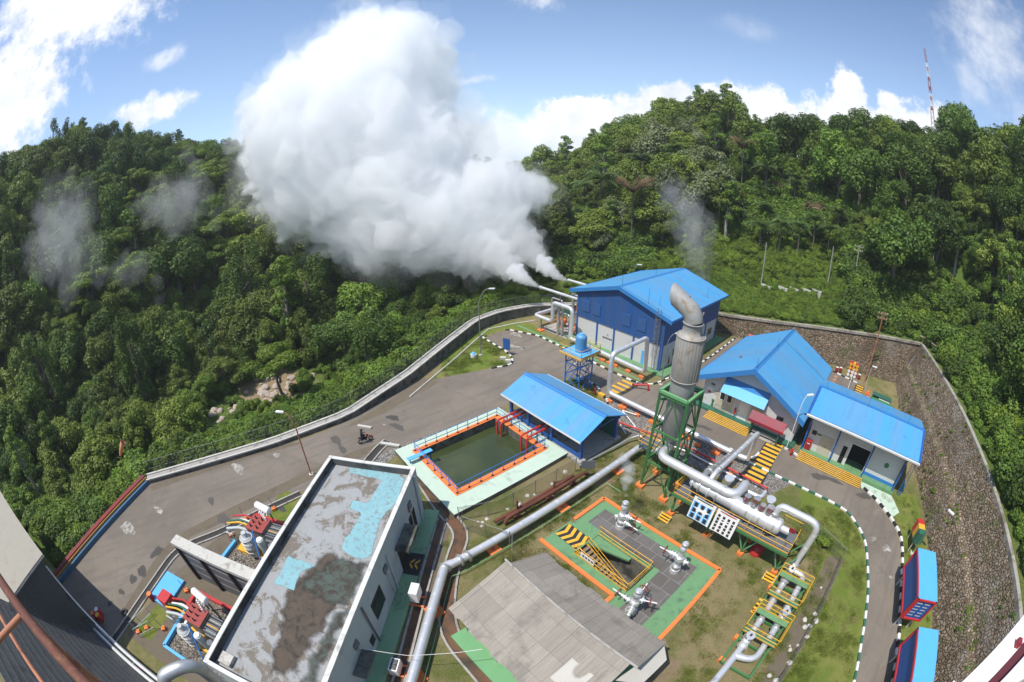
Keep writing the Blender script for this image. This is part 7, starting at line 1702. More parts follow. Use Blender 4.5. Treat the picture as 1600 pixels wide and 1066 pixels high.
for s, t_ in ((-9.0, -27.6), (-4.4, -27.5), (-3.4, -29.2), (-2.5, -29.8), (-12.6, -24.4), (-16.6, -26.9), (-18.9, -26.6), (-20.8, -21.3), (-21.2, -24.4)):
    x, y = ST(s, t_); q = thing('fence_stub', 'short steel post with an orange concrete foot in the transformer yard', 'post', (x, y, 0), 'orange footed posts in the transformer yard'); MB().box(x - .2, x + .2, y - .2, y + .2, 0, .3).build('footing', ORANGE, q); MB().cyl((x, y, .3), (x, y, 1.7), .03, seg=6).build('post', STEEL, q)
def frame_gate(label, a, b):
    t = thing('pipe_frame', label, 'frame', (*ST(*a), 0)); q = MB(); A_, B_ = ST(*a), ST(*b)
    for z in (.3, 1.2): q.cyl((*A_, z), (*B_, z), .03, seg=6)
    q.cyl((*A_, 0), (*A_, 1.2), .03, seg=6); q.cyl((*B_, 0), (*B_, 1.2), .03, seg=6); q.build('frame', GREY_WALL, t)
frame_gate('low grey pipe frame on the soil left of the lower transformer', (-4.9, -29.6), (-2.6, -30.2)); frame_gate('low grey pipe frame on the soil by the lower blue bund', (-3.9, -28.4), (-2.2, -29.4))

# --- drains
def drain(label, pts, w=.55, water=True):
    P = resample(smooth_line(pts, 4), .7); t = thing('drain_channel', label, 'drain', (*P[0], 0)); L_ = MB(); B_ = MB(); W_ = []
    for i, p in enumerate(P):
        a = np.array(P[max(i - 1, 0)]); b = np.array(P[min(i + 1, len(P) - 1)]); d = (b - a) / (np.linalg.norm(b - a) + 1e-9); n = np.array([-d[1], d[0]])
        W_.append((np.array(p), n))
    for s in (-1, 1):
        vs = []
        for p, n in W_:
            for u, z in ((w, 0), (w, .13), (w + .16, .13), (w + .16, 0)): q = p + n * s * u; vs.append((q[0], q[1], z))
        L_.add(vs, [(i * 4 + k, (i + 1) * 4 + k, (i + 1) * 4 + k + 1, i * 4 + k + 1) for i in range(len(W_) - 1) for k in range(3)])
    vs = []
    for p, n in W_:
        for u in (-w, w): q = p + n * u; vs.append((q[0], q[1], .021))
    B_.add(vs, [(i * 2, i * 2 + 1, i * 2 + 3, i * 2 + 2) for i in range(len(W_) - 1)])
    L_.build('lip', CONC, t); B_.build('silt_bed', SILT if water else DARK_SILT, t)
SILT = paint('rusty_silt', (.135, .065, .028), .6, var=.3, scale=2, dirt=(.05, .035, .02), dirt_amt=.5)
DARK_SILT = paint('dark_drain_bed', (.035, .03, .024), .8, var=.4, scale=3)
drain('rust stained drain curving past the shed and the silver pipeline', GP([(652, 738), (688, 792), (719, 832), (710, 872), (699, 930), (704, 990), (745, 1045), (790, 1095)]), .5)
drain('straight rust stained drain beside the green walkway', [ST(-24.0, -8.55), ST(-16, -8.4), ST(-3, -8.0)], .3)
drain('dark road drain along the edge of the transformer yard', GP([(172, 1010), (203, 966), (240, 912), (272, 868), (300, 850), (345, 832), (410, 800), (470, 772)]), .32, False)
drain('dark drain from the road to the pool corner', GP([(575, 722), (592, 702), (606, 690)]), .4, False)
tag(MB().obox((*G(610, 697), .1), (.75, .65), 2.2, .35, .2).build('drain_slab', CONC_PALE), 'white concrete slab over the roadside drain near the pool', 'slab')
tag(MB().obox((*G(570, 668), .0), (.75, .65), 1.8, .3, .2).build('kerb_stone', CONC_PALE), 'white kerb stone at the foot of the road wall by the motorbike', 'kerb')

# --- rocks
def rock(x, y, z, r, seed, label, group, mm):
    bm = bmesh.new(); bmesh.ops.create_icosphere(bm, subdivisions=2, radius=r)
    for v_ in bm.verts: v_.co *= 1 + .35 * noise.noise(v_.co * (1.2 / r) + Vector((seed, 0, 0))); v_.co.z *= .7
    me = bpy.data.meshes.new('rock'); bm.to_mesh(me); bm.free(); me.materials.append(mm); o = bpy.data.objects.new('rock', me); COL.objects.link(o); o.location = (x, y, z + r * .25); tag(o, label, 'rock', group)
ROCKM = paint('pale_river_rock', (.42, .35, .29), .95, var=.25, scale=2, dirt=(.25, .18, .13), dirt_amt=.3); rr_ = random.Random(3)
for i in range(56):
    cx_, cy_ = (G(425, 600, -8.5) if i < 34 else G(345, 650, -8.5) if i < 46 else G(105, 822, -7)); x, y = cx_ + rr_.gauss(0, 2.6), cy_ + rr_.gauss(0, 2.6); rock(x, y, ground_z_safe(x, y), rr_.uniform(.25, .95), i * 1.7, 'pale boulder in the stony clearing beyond the road wall', 'boulders in the stony clearing', ROCKM)
for i in range(34):
    k = rr_.random(); a = Vector((6.6 - 1.3 * rr_.random(), 27 - 24 * k, 0)) if i < 22 else Vector((-20.9 + rr_.random() * .7, 12.5 + 11 * rr_.random(), 0)); rock(a.x, a.y, -.02, rr_.uniform(.10, .26), 50 + i, 'small pale stone lying along the lawn fence', 'loose stones along the wire fences', CONC_PALE)
_cl = [(x, y) for x, y, q in []]
sheet_soil = struct('clearing_soil', (lambda mb: mb)(MB().add([(0, 0, -50), (1, 0, -50), (0, 1, -50)], [(0, 1, 2)])), SOIL) if False else None

# --- cooling tower block and pipes at the lower left, tower railing at the viewer
def left_block():
    t = thing('corrugated_building', 'grey corrugated building with a pale rusty sheet roof at the lower left', 'building', (*ST(4, -42), 0))
    PALE_SHEET = paint('pale_rusty_roof_sheet', (.32, .295, .24), .8, var=.1, dirt=(.25, .16, .10), dirt_amt=.12, dirt_scale=.5)
    GREY_SHEET = paint('dark_grey_sheet_wall', (.10, .104, .104), .75, var=.12, dirt=(.035, .02, .016), dirt_amt=.25, dirt_scale=.5, rib=((.707, -.707, 0), .7, .03), streak=.2)
    q = MB(); sbox(q, .15, 12, -58, -34.0, 0, 8.8); q.build('wall', GREY_SHEET, t)
    q = MB(); q.slab([(*ST(-.45, -58), 9.0), (*ST(12, -58), 9.0), (*ST(12, -33.8), 9.0), (*ST(-.45, -33.8), 9.0)][::-1], .12)
    ro = q.build('roof', PALE_SHEET, t); q = MB(); st_ = MB()
    for k in range(14):
        a = -.1 + k * .85; q.bar((*ST(a, -58), 9.02), (*ST(a, -33.82), 9.02), .07, .07)
    for a, u0, u1 in ((.9, -47, -36), (2.65, -52, -34.2), (4.3, -44, -35.5), (1.8, -40, -35)): st_.add([(*ST(a, u0), 9.008), (*ST(a + .22, u0), 9.008), (*ST(a + .3, u1), 9.008), (*ST(a - .05, u1), 9.008)][::-1], [(0, 1, 2, 3)])
    q.build('roof_ribs', PALE_SHEET, ro); st_.build('rust_streaks', RUST_PALE, ro)
    q = MB(); q.bar((*ST(-.45, -33.78), 8.95), (*ST(12, -33.78), 8.95), .08, .12); q.build('eave_edge', CONC_PALE, t)
    c = thing('cooling_tower_casing', 'dark slanting sheet casing with rust holes below the viewer', 'building', (*ST(4, -24), 0))
    q = MB(); q.slab([(*ST(.9, -33.6), .2), (*ST(.9, -10), .2), (*ST(8.5, -10), 13.5), (*ST(8.5, -33.6), 13.5)], .2); q.build('casing_sheet', GREY_SHEET, c)
    q = MB(); rnd = random.Random(8)
    HOLE = paint('rust_eaten_hole', (.030, .012, .009), .95, var=.3)
    for i in range(26):
        s = rnd.uniform(.15, .8); u = -30 + rnd.random() * 14; sz = rnd.uniform(.12, .38); n = 9
        pts = []
        for k in range(n):
            a = 6.283 * k / n; w = sz * rnd.uniform(.5, 1.2); ss = s + w * math.sin(a) * .12; pts.append((*ST(.9 + 7.6 * ss - .013, u + w * math.cos(a) * .6), .2 + 13.3 * ss + .008))
        q.add(pts, [tuple(range(n))])
    q.build('rust_stains', HOLE, c)
    q = MB(); q.bar((*ST(.9, -33.6), .2), (*ST(.9, -10), .2), .3, .3); q.build('base_beam', GREY_WALL, c)
    pipe_thing('twin_pipe', 'silver pipe at the foot of the dark casing, nearer the road', [[(*ST(.15, -47), .8), (*ST(.2, -10), .8)]], SILVER, .2)
    pipe_thing('twin_pipe', 'silver pipe at the foot of the dark casing, nearer the casing', [[(*ST(.72, -47), .8), (*ST(.75, -10), .8)]], SILVER, .2, supports=[(*ST(.45, -36), .6), (*ST(.45, -28), .6), (*ST(.45, -20), .6)])
    pipe_thing('gooseneck_pipe', 'large grey gooseneck pipe bend at the bottom edge', [[(*ST(.3, -15.6), 0), (*ST(.1, -15.6), 10.6), (*ST(-2.0, -14.2), 10.6), (*ST(-2.0, -14.2), 0)]], SILVER_DULL, .36, 1.1, seg=18)
left_block()
RUST_NEAR = paint('dark_rusty_rail', (.13, .045, .028), .8, var=.3, scale=30, dirt=(.24, .11, .05), dirt_amt=.3, dirt_scale=14)
MAROON_WEB = paint('maroon_primer', (.10, .018, .025), .7, var=.2)
def near_rail():
    t = thing('tower_railing', 'rusty pipe railing close in front at the lower left corner', 'railing', (-.8, -1.2, 25))
    def g3(px, py, z): return Vector((*G(px, py, z), z))
    a, b = g3(0, 906, 26.2), g3(132, 1066, 26.2); d = (b - a)
    MB().cyl(a - d * 1.2, b + d * 1.2, .022, seg=14).build('top_rail', RUST_NEAR, t)
    a, b = g3(0, 962, 25.95), g3(66, 1066, 25.95); d = b - a; MB().cyl(a - d * 1.2, b + d * 1.2, .012, seg=12).build('mid_rail', RUST_PALE, t)
    j = g3(37, 958, 26.2); MB().cyl(j, j + Vector((0, 0, -1.15)), .013, seg=12).build('post', RUST_PALE, t); j2 = g3(122, 1052, 26.2); MB().cyl(j2, j2 + Vector((0, 0, -1.15)), .013, seg=12).build('post', RUST_PALE, t)
    e = g3(-40, 1045, 26.15); MB().cyl(j, j + (e - j) * 2.0, .012, seg=12).build('side_rail', RUST_PALE, t)
    t = thing('tower_edge', 'white flanged edge beam of the tower platform at the lower right corner', 'beam', (2.4, 2.1, 24.6))
    def strip(p, q, r_, s_, z, th, mm, nm):
        A_, B_, C_, D_ = [g3(*k, z) for k in (p, q, r_, s_)]; e1 = (B_ - A_) * .8; e2 = (C_ - D_) * .8
        MB().slab([A_ - e1, D_ - e2, C_ + e2, B_ + e1], th).build(nm, mm, t)
    strip((1503, 1066), (1600, 961), (1600, 1003), (1543, 1066), 25.0, .05, WHITE, 'white_flange'); strip((1543, 1066), (1600, 1003), (1600, 1026), (1563, 1066), 24.94, .05, MAROON_WEB, 'maroon_web'); strip((1563, 1066), (1600, 1026), (1600, 1060), (1590, 1066), 25.0, .05, WHITE, 'white_flange')
    q = MB(); c = g3(1594, 1002, 25.05); q.box(c.x - .03, c.x + .03, c.y - .03, c.y + .03, 25.0, 25.06); q.build('bolt', CRIMSON, t)
near_rail()
# overhead cable across the foreground
tag(MB().tube([(*ST(-9.0, -10.2), 3.2), (*ST(-9.4, -7.2), 2.95), (*ST(-10.2, -4.4), 3.0), (*ST(-10.6, -3.0), 3.15)], .018, 5).build('overhead_cable', WHITE), 'thin pale cable strung from the flat roofed building to the shed', 'cable')
# ------------------------------------------------------------------ vegetation
def leaf_material(name, dark, light, alt, trans=.22):
    m_, t, b = material(name)
    at = t.node('ShaderNodeAttribute', attribute_name='tone')
    oi = t.node('ShaderNodeObjectInfo')
    c = t.mix(at.outputs['Fac'], dark + (1,), light + (1,))
    c = t.mix(t.math('MULTIPLY', oi.outputs['Random'], .55), c, alt + (1,))
    v = t.math('ADD', .66, t.math('MULTIPLY', t.math('FRACT', t.math('MULTIPLY', oi.outputs['Random'], 7.31)), .72))
    hs = t.node('ShaderNodeHueSaturation', ins={'Color': c, 'Value': v}); c = hs.outputs[0]
    t.set(b, 'Base Color', c); b.inputs['Roughness'].default_value = .55; b.inputs['Specular IOR Level'].default_value = .3
    tr = t.node('ShaderNodeBsdfTranslucent', ins={'Color': t.mix(.5, c, (.16, .22, .02, 1))})
    mx = t.node('ShaderNodeMixShader', ins={0: trans, 1: b.outputs[0], 2: tr.outputs[0]})
    t.l.new(mx.outputs[0], t.n['Material Output'].inputs['Surface'])
    return m_
LEAF_DARK = leaf_material('dark_foliage', (.042, .092, .014), (.128, .205, .028), (.082, .138, .020))
LEAF_OLIVE = leaf_material('olive_foliage', (.095, .150, .018), (.235, .290, .050), (.155, .210, .028))
LEAF_MID = leaf_material('mid_green_foliage', (.070, .148, .016), (.185, .275, .034), (.130, .200, .026))
LEAF_LIME = leaf_material('yellow_green_foliage', (.095, .165, .014), (.210, .290, .032), (.150, .215, .026), .3)
LEAF_PALM = leaf_material('palm_foliage', (.040, .085, .016), (.105, .155, .035), (.09, .13, .04))
LEAF_BROWN = leaf_material('dry_brown_fronds', (.13, .075, .035), (.27, .17, .085), (.20, .13, .07), .1)
LEAF_PALE = leaf_material('pale_flowering_foliage', (.10, .14, .05), (.34, .35, .19), (.16, .19, .08))
BARK = paint('grey_bark', (.16, .135, .105), .95, var=.3, scale=3)
BARK_PALE = paint('pale_bark', (.33, .30, .25), .95, var=.2, scale=3)

def leaves_mesh(name, P, N, S, tone, mat_, asp=1.7, rs=None):
    """P centres, N normals, S sizes: one little quad per leaf"""
    n = len(P)
    N = N / (np.linalg.norm(N, axis=1, keepdims=True) + 1e-9)
    a = rs.normal(size=(n, 3)); u = a - N * (a * N).sum(1, keepdims=True); u /= np.linalg.norm(u, axis=1, keepdims=True) + 1e-9
    w = np.cross(N, u)
    L = (S * .5 * asp ** .5)[:, None]; W = (S * .5 / asp ** .5)[:, None]
    fold = N * (S * .12)[:, None]
    V = np.stack([P - u * L, P + w * W + fold, P + u * L, P - w * W + fold], 1).reshape(-1, 3)
    return V, np.arange(4 * n).reshape(n, 4), np.repeat(tone, 4)
def mesh_from(name, V, F, tone, mat_):
    me = bpy.data.meshes.new(name); nv, nf = len(V), len(F)
    me.vertices.add(nv); me.vertices.foreach_set('co', V.astype(np.float32).ravel())
    me.loops.add(nf * 4); me.loops.foreach_set('vertex_index', F.astype(np.int32).ravel())
    me.polygons.add(nf); me.polygons.foreach_set('loop_start', np.arange(0, nf * 4, 4, dtype=np.int32))
    a = me.attributes.new('tone', 'FLOAT', 'POINT'); a.data.foreach_set('value', np.clip(tone, 0, 1).astype(np.float32))
    me.materials.append(mat_); me.update(calc_edges=True); me.validate(); return me
def clumped(seed, clumps, leaf, per, up=.45, dens=1.0):
    """clumps: (x, y, z, radius, flat); leaves spread over each clump's outside"""
    rs = np.random.RandomState(seed); Ps, Ns, Ts, Ss = [], [], [], []
    for (x, y, z, r, fl) in clumps:
        n = int(per * r * r * dens) + 20
        d = rs.normal(size=(n, 3)); d[:, 2] += .25; d /= np.linalg.norm(d, axis=1, keepdims=True)
        rad = r * (.62 + .42 * rs.rand(n) ** .6)
        lump = 1 + .16 * np.sin(d[:, 0] * 5 + x * 3) * np.cos(d[:, 1] * 6 + y * 2)
        p = d * (rad * lump)[:, None]; p[:, 2] *= fl
        Ps.append(p + np.array([x, y, z])); Ns.append(d * .7 + np.array([0, 0, up]) + rs.normal(size=(n, 3)) * .38)
        base = rs.uniform(.15, .75)
        Ts.append(np.clip(base + rs.normal(size=n) * .2, 0, 1)); Ss.append(leaf * rs.uniform(.65, 1.35, n))
    return rs, np.concatenate(Ps), np.concatenate(Ns), np.concatenate(Ss), np.concatenate(Ts)
def limb(mb, p, q, r0, r1, rnd, seg=6):
    p, q = Vector(p), Vector(q); m_ = (p + q) / 2 + Vector((rnd.uniform(-.1, .1), rnd.uniform(-.1, .1), .05)) * (q - p).length
    mb.tube([p, p * .5 + m_ * .5, m_, m_ * .5 + q * .5, q], r0, seg, True, [r0, r0 * .8 + r1 * .2, (r0 + r1) / 2, r0 * .25 + r1 * .75, r1])
PROTO = {}
def make_tree(kind, seed, R_, H, leafm, style='round', leaf=.5, bark=None, per=62):
    rnd = random.Random(seed); cl = []
    tz = H * (.20 if style in ('round', 'dome') else .15)
    if style == 'round':
        for i in range(20):
            a = rnd.uniform(0, 6.28); e = math.asin(rnd.uniform(-.55, 1)); k = rnd.uniform(.40, .95)
            cl.append((R_ * k * math.cos(e) * math.cos(a), R_ * k * math.cos(e) * math.sin(a), tz + (H - tz) * .44 + (H - tz) * .46 * k * math.sin(e), R_ * rnd.uniform(.20, .46), rnd.uniform(.7, 1.1)))
    elif style == 'dome':
        for i in range(28):
            a = rnd.uniform(0, 6.28); k = math.sqrt(rnd.uniform(.02, 1)); cl.append((R_ * .9 * k * math.cos(a), R_ * .9 * k * math.sin(a), tz + (H - tz) * (.80 - .62 * k * k) + rnd.uniform(-.7, .5), R_ * rnd.uniform(.16, .36), rnd.uniform(.55, .9)))
    elif style == 'umbrella':
        for i in range(13):
            a = rnd.uniform(0, 6.28); k = math.sqrt(rnd.uniform(.03, 1)); cl.append((R_ * .85 * k * math.cos(a), R_ * .85 * k * math.sin(a), H * (.88 - .16 * k) + rnd.uniform(-.9, .5), R_ * rnd.uniform(.24, .36), .42))
    elif style == 'column':
        for i in range(15):
            z = rnd.uniform(.12, 1); a = rnd.uniform(0, 6.28); k = .6 * math.sin(math.pi * min(1, (1.08 - z)) * .75); cl.append((R_ * k * math.cos(a), R_ * k * math.sin(a), H * (z * .92), R_ * rnd.uniform(.3, .48) * (1.15 - .5 * z), 1.05))
    elif style == 'weeping':
        for i in range(30):
            a = rnd.uniform(0, 6.28); z = rnd.uniform(.25, 1); k = .35 + .6 * (1 - z) ** .5 * rnd.uniform(.6, 1); cl.append((R_ * k * math.cos(a), R_ * k * math.sin(a), H * z * .92, R_ * rnd.uniform(.15, .25), 1.7))
    elif style == 'tiers':
        for i in range(12):
            z = .45 + .55 * i / 11; a = i * 2.4 + rnd.uniform(-.3, .3); k = rnd.uniform(.45, .9) * (1.25 - z); cl.append((R_ * k * math.cos(a), R_ * k * math.sin(a), H * z * .95, R_ * rnd.uniform(.26, .40), .5))
    elif style == 'bush':
        for i in range(9):
            a = rnd.uniform(0, 6.28); k = rnd.uniform(0, .7); cl.append((R_ * k * math.cos(a), R_ * k * math.sin(a), H * rnd.uniform(.25, .7), R_ * rnd.uniform(.34, .5), .9))
    leaf *= .74
    rs, P, N, S, T = clumped(seed, cl, leaf, per, dens=(.55 / leaf) ** 1.55)
    V, F, tt = leaves_mesh('crown', P, N, S, T, leafm, 1.7, rs)
    crown = mesh_from(kind + '_crown', V, F, tt, leafm)
    tb = MB(); r0 = .028 * H + .05
    top = Vector((rnd.uniform(-.4, .4), rnd.uniform(-.4, .4), H * .72)) if style != 'bush' else Vector((0, 0, H * .4))
    limb(tb, (0, 0, -1.2), top, r0, r0 * .35, rnd, 7)
    for c in rnd.sample(cl, min(7, len(cl))):
        s = rnd.uniform(.35, .85); limb(tb, top * s, (c[0] * .9, c[1] * .9, c[2]), r0 * .42 * (1.1 - s * .5), .025, rnd, 5)
    me = tb.build('trunk', bark or BARK); trunk = me.data; bpy.data.objects.remove(me)
    trunk_fix(trunk, tb)
    PROTO[kind] = (trunk, crown, R_, H); return kind
def trunk_fix(me, mb):
    me.vertices.foreach_set('co', np.array(mb.v, np.float32).ravel()); me.update()
def make_palm(kind, seed, H, leafm, nf=20, L=3.8, droop=1.0, bark=None, emin=.2):
    rnd = random.Random(seed); Vs, Fs, Ts = [], [], []; base = 0
    for i in range(nf):
        a = 6.283 * i / nf + rnd.uniform(-.2, .2); e = rnd.uniform(emin, 1.25); d = np.array([math.cos(a), math.sin(a), 0]); l = L * rnd.uniform(.8, 1.1); tone = rnd.uniform(.1, .9)
        sd = np.array([-math.sin(a), math.cos(a), 0]); n = 13
        for k in range(n):
            t = (k + .5) / n; p = d * l * t * math.cos(e * (1 - .3 * t)) + np.array([0, 0, H + l * (math.sin(e) * t - droop * .62 * t * t)])
            w = .85 * math.sin(math.pi * min(1, t * .9 + .12)) + .1
            for s in (-1, 1):
                q = p + sd * s * w + d * .35 + np.array([0, 0, -.28 - .2 * t]); f = d * .10
                Vs += [p - f, p + f * 1.2, q + f * .5, q - f * .4]; Fs.append([base, base + 1, base + 2, base + 3]); base += 4; Ts += [np.clip(tone + rnd.uniform(-.15, .15), 0, 1)] * 4
    crown = mesh_from(kind + '_crown', np.array(Vs), np.array(Fs), np.array(Ts), leafm)
    tb = MB(); b = rnd.uniform(-.5, .5); tb.tube([(b * (1 - k) ** 2, 0, -1 + (H + 1) * k) for k in np.linspace(0, 1, 7)], .16, 7, True, [.24, .19, .17, .16, .15, .15, .14])
    me = tb.build('trunk', bark or BARK); tr = me.data; bpy.data.objects.remove(me); trunk_fix(tr, tb)
    PROTO[kind] = (tr, crown, L, H); return kind
for i in range(4): make_tree('dark_round_%d' % i, 100 + i, 5.2, 12.5, LEAF_DARK, 'round', .50)
for i in range(3): make_tree('mid_round_%d' % i, 110 + i, 4.6, 11, LEAF_MID, 'round', .48)
for i in range(3): make_tree('olive_dome_%d' % i, 120 + i, 5.8, 11.5, LEAF_OLIVE, 'dome', .50)
for i in range(2): make_tree('lime_umbrella_%d' % i, 130 + i, 5.4, 11.5, LEAF_LIME, 'umbrella', .42)
for i in range(2): make_tree('pale_flower_%d' % i, 135 + i, 4.6, 11, LEAF_PALE, 'round', .45)
for i in range(3): make_tree('tall_tier_%d' % i, 140 + i, 3.6, 15, LEAF_MID, 'tiers', .45, BARK_PALE)
for i in range(2): make_tree('column_%d' % i, 150 + i, 2.9, 11, LEAF_DARK, 'column', .42)
for i in range(2): make_tree('weeping_%d' % i, 160 + i, 5.0, 16, LEAF_DARK, 'weeping', .42, per=80)
for i in range(2): make_palm('palm_%d' % i, 170 + i, 7.5 + i * 1.5, LEAF_PALM)
make_palm('dead_palm', 175, 10, LEAF_BROWN, 24, 4.6, .42, emin=.55)
for i in range(3): make_tree('bush_%d' % i, 180 + i, 2.0, 2.6, LEAF_MID, 'bush', .34, per=95)
for i in range(2): make_tree('lime_bush_%d' % i, 185 + i, 1.7, 2.2, LEAF_LIME, 'bush', .32, per=95)
make_tree('dark_bush', 190, 2.3, 3.0, LEAF_DARK, 'bush', .34, per=95)
make_tree('low_plants', 195, 1.3, .9, LEAF_LIME, 'bush', .26, per=120)
make_tree('low_dark_plants', 196, 1.5, 1.1, LEAF_MID, 'bush', .30, per=110)

make_tree('dry_bush', 197, 2.3, 3.4, LEAF_BROWN, 'bush', .34, per=70)
TREE_NAMES = {'dry_bush': ('shrub', 'shrub'), 'dark_round': ('broadleaf_tree', 'tree'), 'mid_round': ('broadleaf_tree', 'tree'), 'olive_dome': ('broadleaf_tree', 'tree'), 'lime_umbrella': ('umbrella_tree', 'tree'), 'pale_flower': ('flowering_tree', 'tree'), 'tall_tier': ('slender_tree', 'tree'), 'column': ('column_tree', 'tree'), 'weeping': ('weeping_tree', 'tree'), 'palm': ('palm_tree', 'palm'), 'dead_palm': ('palm_tree', 'palm'), 'bush': ('shrub', 'shrub'), 'lime_bush': ('shrub', 'shrub'), 'dark_bush': ('shrub', 'shrub'), 'low_plants': ('low_plant', 'plant')}
def kbase(k): return k.rstrip('0123456789').rstrip('_')
LOOK = {'dark_round': 'dark green round crowned tree', 'mid_round': 'fresh green leafy tree', 'olive_dome': 'olive green tree with a wide domed crown', 'lime_umbrella': 'yellow green feathery flat topped tree', 'pale_flower': 'tree with pale cream tinged leaf clusters', 'tall_tier': 'tall slender tree with tiered branches', 'column': 'narrow dark column shaped tree', 'weeping': 'tall dark tree with hanging leaf curtains', 'palm': 'green palm tree with arching fronds', 'bush': 'rounded green shrub', 'lime_bush': 'bright yellow green shrub', 'dark_bush': 'dark leafy shrub'}
EX = {}
def plant(kind, x, y, z, s=1.0, rz=None, label=None, group=None):
    tr, cr, R_, H = PROTO[kind]; nm, cat = TREE_NAMES[kbase(kind)]
    t = thing(nm, label, cat, (x, y, z), group)
    for n_, me in (('trunk', tr), ('crown', cr)):
        o = bpy.data.objects.new(n_, me); COL.objects.link(o); o.parent = t
        if n_ == 'crown' and kind not in EX: EX[kind] = [o]
        elif n_ == 'trunk': tk = o
    if len(EX.get(kind, [])) == 1: EX[kind].append(tk)
    t.rotation_euler[2] = rz if rz is not None else random.Random(int(x * 91 + y * 37)).uniform(0, 6.28); q_ = random.Random(int(x * 53 + y * 71)); t.scale = (s * q_.uniform(.85, 1.2), s * q_.uniform(.85, 1.2), s * q_.uniform(.85, 1.25))
    return t
def ground_z(x, y):
    d, ins, bz = site_dist(x, y)
    return 0.0 if ins else terrain(x, y, d, bz)
RND = random.Random(5)
CLEAR = [(*G(425, 600, -8.5), 7.5), (*G(345, 650, -8.5), 4.5), (*G(75, 830, -8), 4)]
spots = []          # (kind, x, y, z, s)
def scatter():
    step = 5.3
    for iy in range(-40, 60):
        for ix in range(-62, 45):
            x = ix * step + RND.uniform(-2.3, 2.3) + (iy % 2) * step / 2; y = iy * step * .87 + RND.uniform(-2.2, 2.2)
            az = math.degrees(math.atan2(y, x)) % 360; r = math.hypot(x, y)
            if not (50 < az < 240) or r > 262: continue
            rr = np.interp(az, _sa, _sr)
            if r > rr + 14: continue
            d, ins, bz = site_dist(x, y)
            if ins: continue
            left = az > 146
            if d < ((30 if 166 < az < 190 else 12) if left else (20 if az > 88 else 9)): continue
            if any(math.hypot(x - a, y - b) < q for a, b, q in CLEAR): continue
            z = terrain(x, y, d, bz)
            n1 = noise.noise(Vector((x * .018, y * .018, 1.0))); n2 = noise.noise(Vector((x * .05, y * .05, 9.0))); u = RND.random()
            if left:
                if n1 > .12 and u < .55: k = 'olive_dome'
                elif n2 > .25 and u < .55: k = 'lime_umbrella'
                elif u < .50: k = 'dark_round'
                elif u < .74: k = 'mid_round'
                elif u < .80: k = 'weeping'
                elif u < .90: k = 'olive_dome'
                elif u < .96: k = 'column'
                else: k = 'tall_tier'
            else:
                if az > 105 and n1 > -.12 and u < .55: k = 'olive_dome' if u < .42 else 'pale_flower'
                elif az < 92 and u < .5: k = 'dark_round'
                elif n2 < -.2 and r < 150 and u < .75: k = 'palm'
                elif u < .34: k = 'dark_round'
                elif u < .62: k = 'mid_round'
                elif u < .76: k = 'olive_dome'
                elif u < .88: k = 'tall_tier'
                elif u < .94: k = 'palm'
                else: k = 'column'
            s = (.62 + .95 * RND.random() ** 1.8) * (1.0 if r > 110 else .88)
            if left and r < 85: s *= .7
            if r > rr - 12: s *= .82
            n = sum(1 for q in PROTO if kbase(q) == k)
            spots.append((k + '_%d' % RND.randrange(n), x, y, z, s))
scatter()
def hit(px, py):
    """where the line of sight through a photograph point meets the hillside"""
    az, el = azel(px, py); a = R(az)
    for r in np.arange(40, 270, 1.0):
        x, y = r * math.cos(a), r * math.sin(a); d, ins, bz = site_dist(x, y)
        if not ins and terrain(x, y, d, bz) >= CAM_H + r * math.tan(R(el)): return x, y, r
    r = np.interp(az, _sa, _sr); return r * math.cos(a), r * math.sin(a), r
def special(px, py, kind, s, label, clear=5.0, r=None, dz=0.0):
    """one tree of its own, standing where the photograph shows its foot; nearer trees that would hide it are left out"""
    x, y, r_ = hit(px, py)
    if r: az, el = azel(px, py); x, y, r_ = r * math.cos(R(az)), r * math.sin(R(az)), r
    a0 = math.atan2(y, x)
    def hides(q):
        rr = math.hypot(q[1], q[2]); da = (math.atan2(q[2], q[1]) - a0 + math.pi) % (2 * math.pi) - math.pi
        return math.hypot(q[1] - x, q[2] - y) < clear * .8 or (abs(da) * rr < clear * .75 and r_ - 14 < rr < r_)
    spots[:] = [q for q in spots if not hides(q)]
    return plant(kind, x, y, ground_z(x, y) + dz, s, label=label)
special(448, 632, 'lime_umbrella_0', .95, 'yellow green flat crowned tree on a bare trunk over the rocky clearing', 6)
special(985, 398, 'dead_palm', 1.25, 'big palm with dry reddish brown fronds above the left end of the blue hall')
special(1158, 300, 'dead_palm', 1.0, 'smaller palm with drooping dry brown fronds high on the far hill')
special(1552, 545, 'tall_tier_1', 1.0, 'slender tree wrapped in bright green creepers near the stone wall corner')
special(1392, 262, 'olive_dome_1', 1.35, 'largest dark domed tree on the skyline near the radio mast', dz=-2)
special(1262, 225, 'lime_umbrella_1', .85, 'dark flat topped tree silhouetted against cloud on the ridge')
special(95, 660, 'weeping_0', 1.2, 'tallest dark tree with hanging leaf curtains nearest the striped parapet')
special(235, 640, 'weeping_1', 1.05, 'dark leaf curtained tree between the windsock and the rocky clearing')
special(1330, 505, 'dark_bush', 1.3, 'big round dark leafed shrub above the stone wall behind the control building')
special(1535, 222, 'column_0', .7, 'spiky dark tree top on the skyline nearer the mast'); special(1585, 228, 'column_1', .65, 'spiky dark tree top on the skyline farther from the mast')
special(82, 745, 'dry_bush', 1.1, 'dry reddish brown bush in the gap between the dark trees and the parapet', 3.5, dz=.3)
special(1275, 345, 'dry_bush', 1.5, 'dry brown bush on the open part of the far hillside', 4)
special(1215, 305, 'dry_bush', 1.2, 'dry brown bush below the drooping brown palm', 3)
_x, _y = G(1283, 848); plant('lime_bush_1', _x, _y, 0, .55, label='small yellow green shrub growing by the lawn fence near the valve skid')
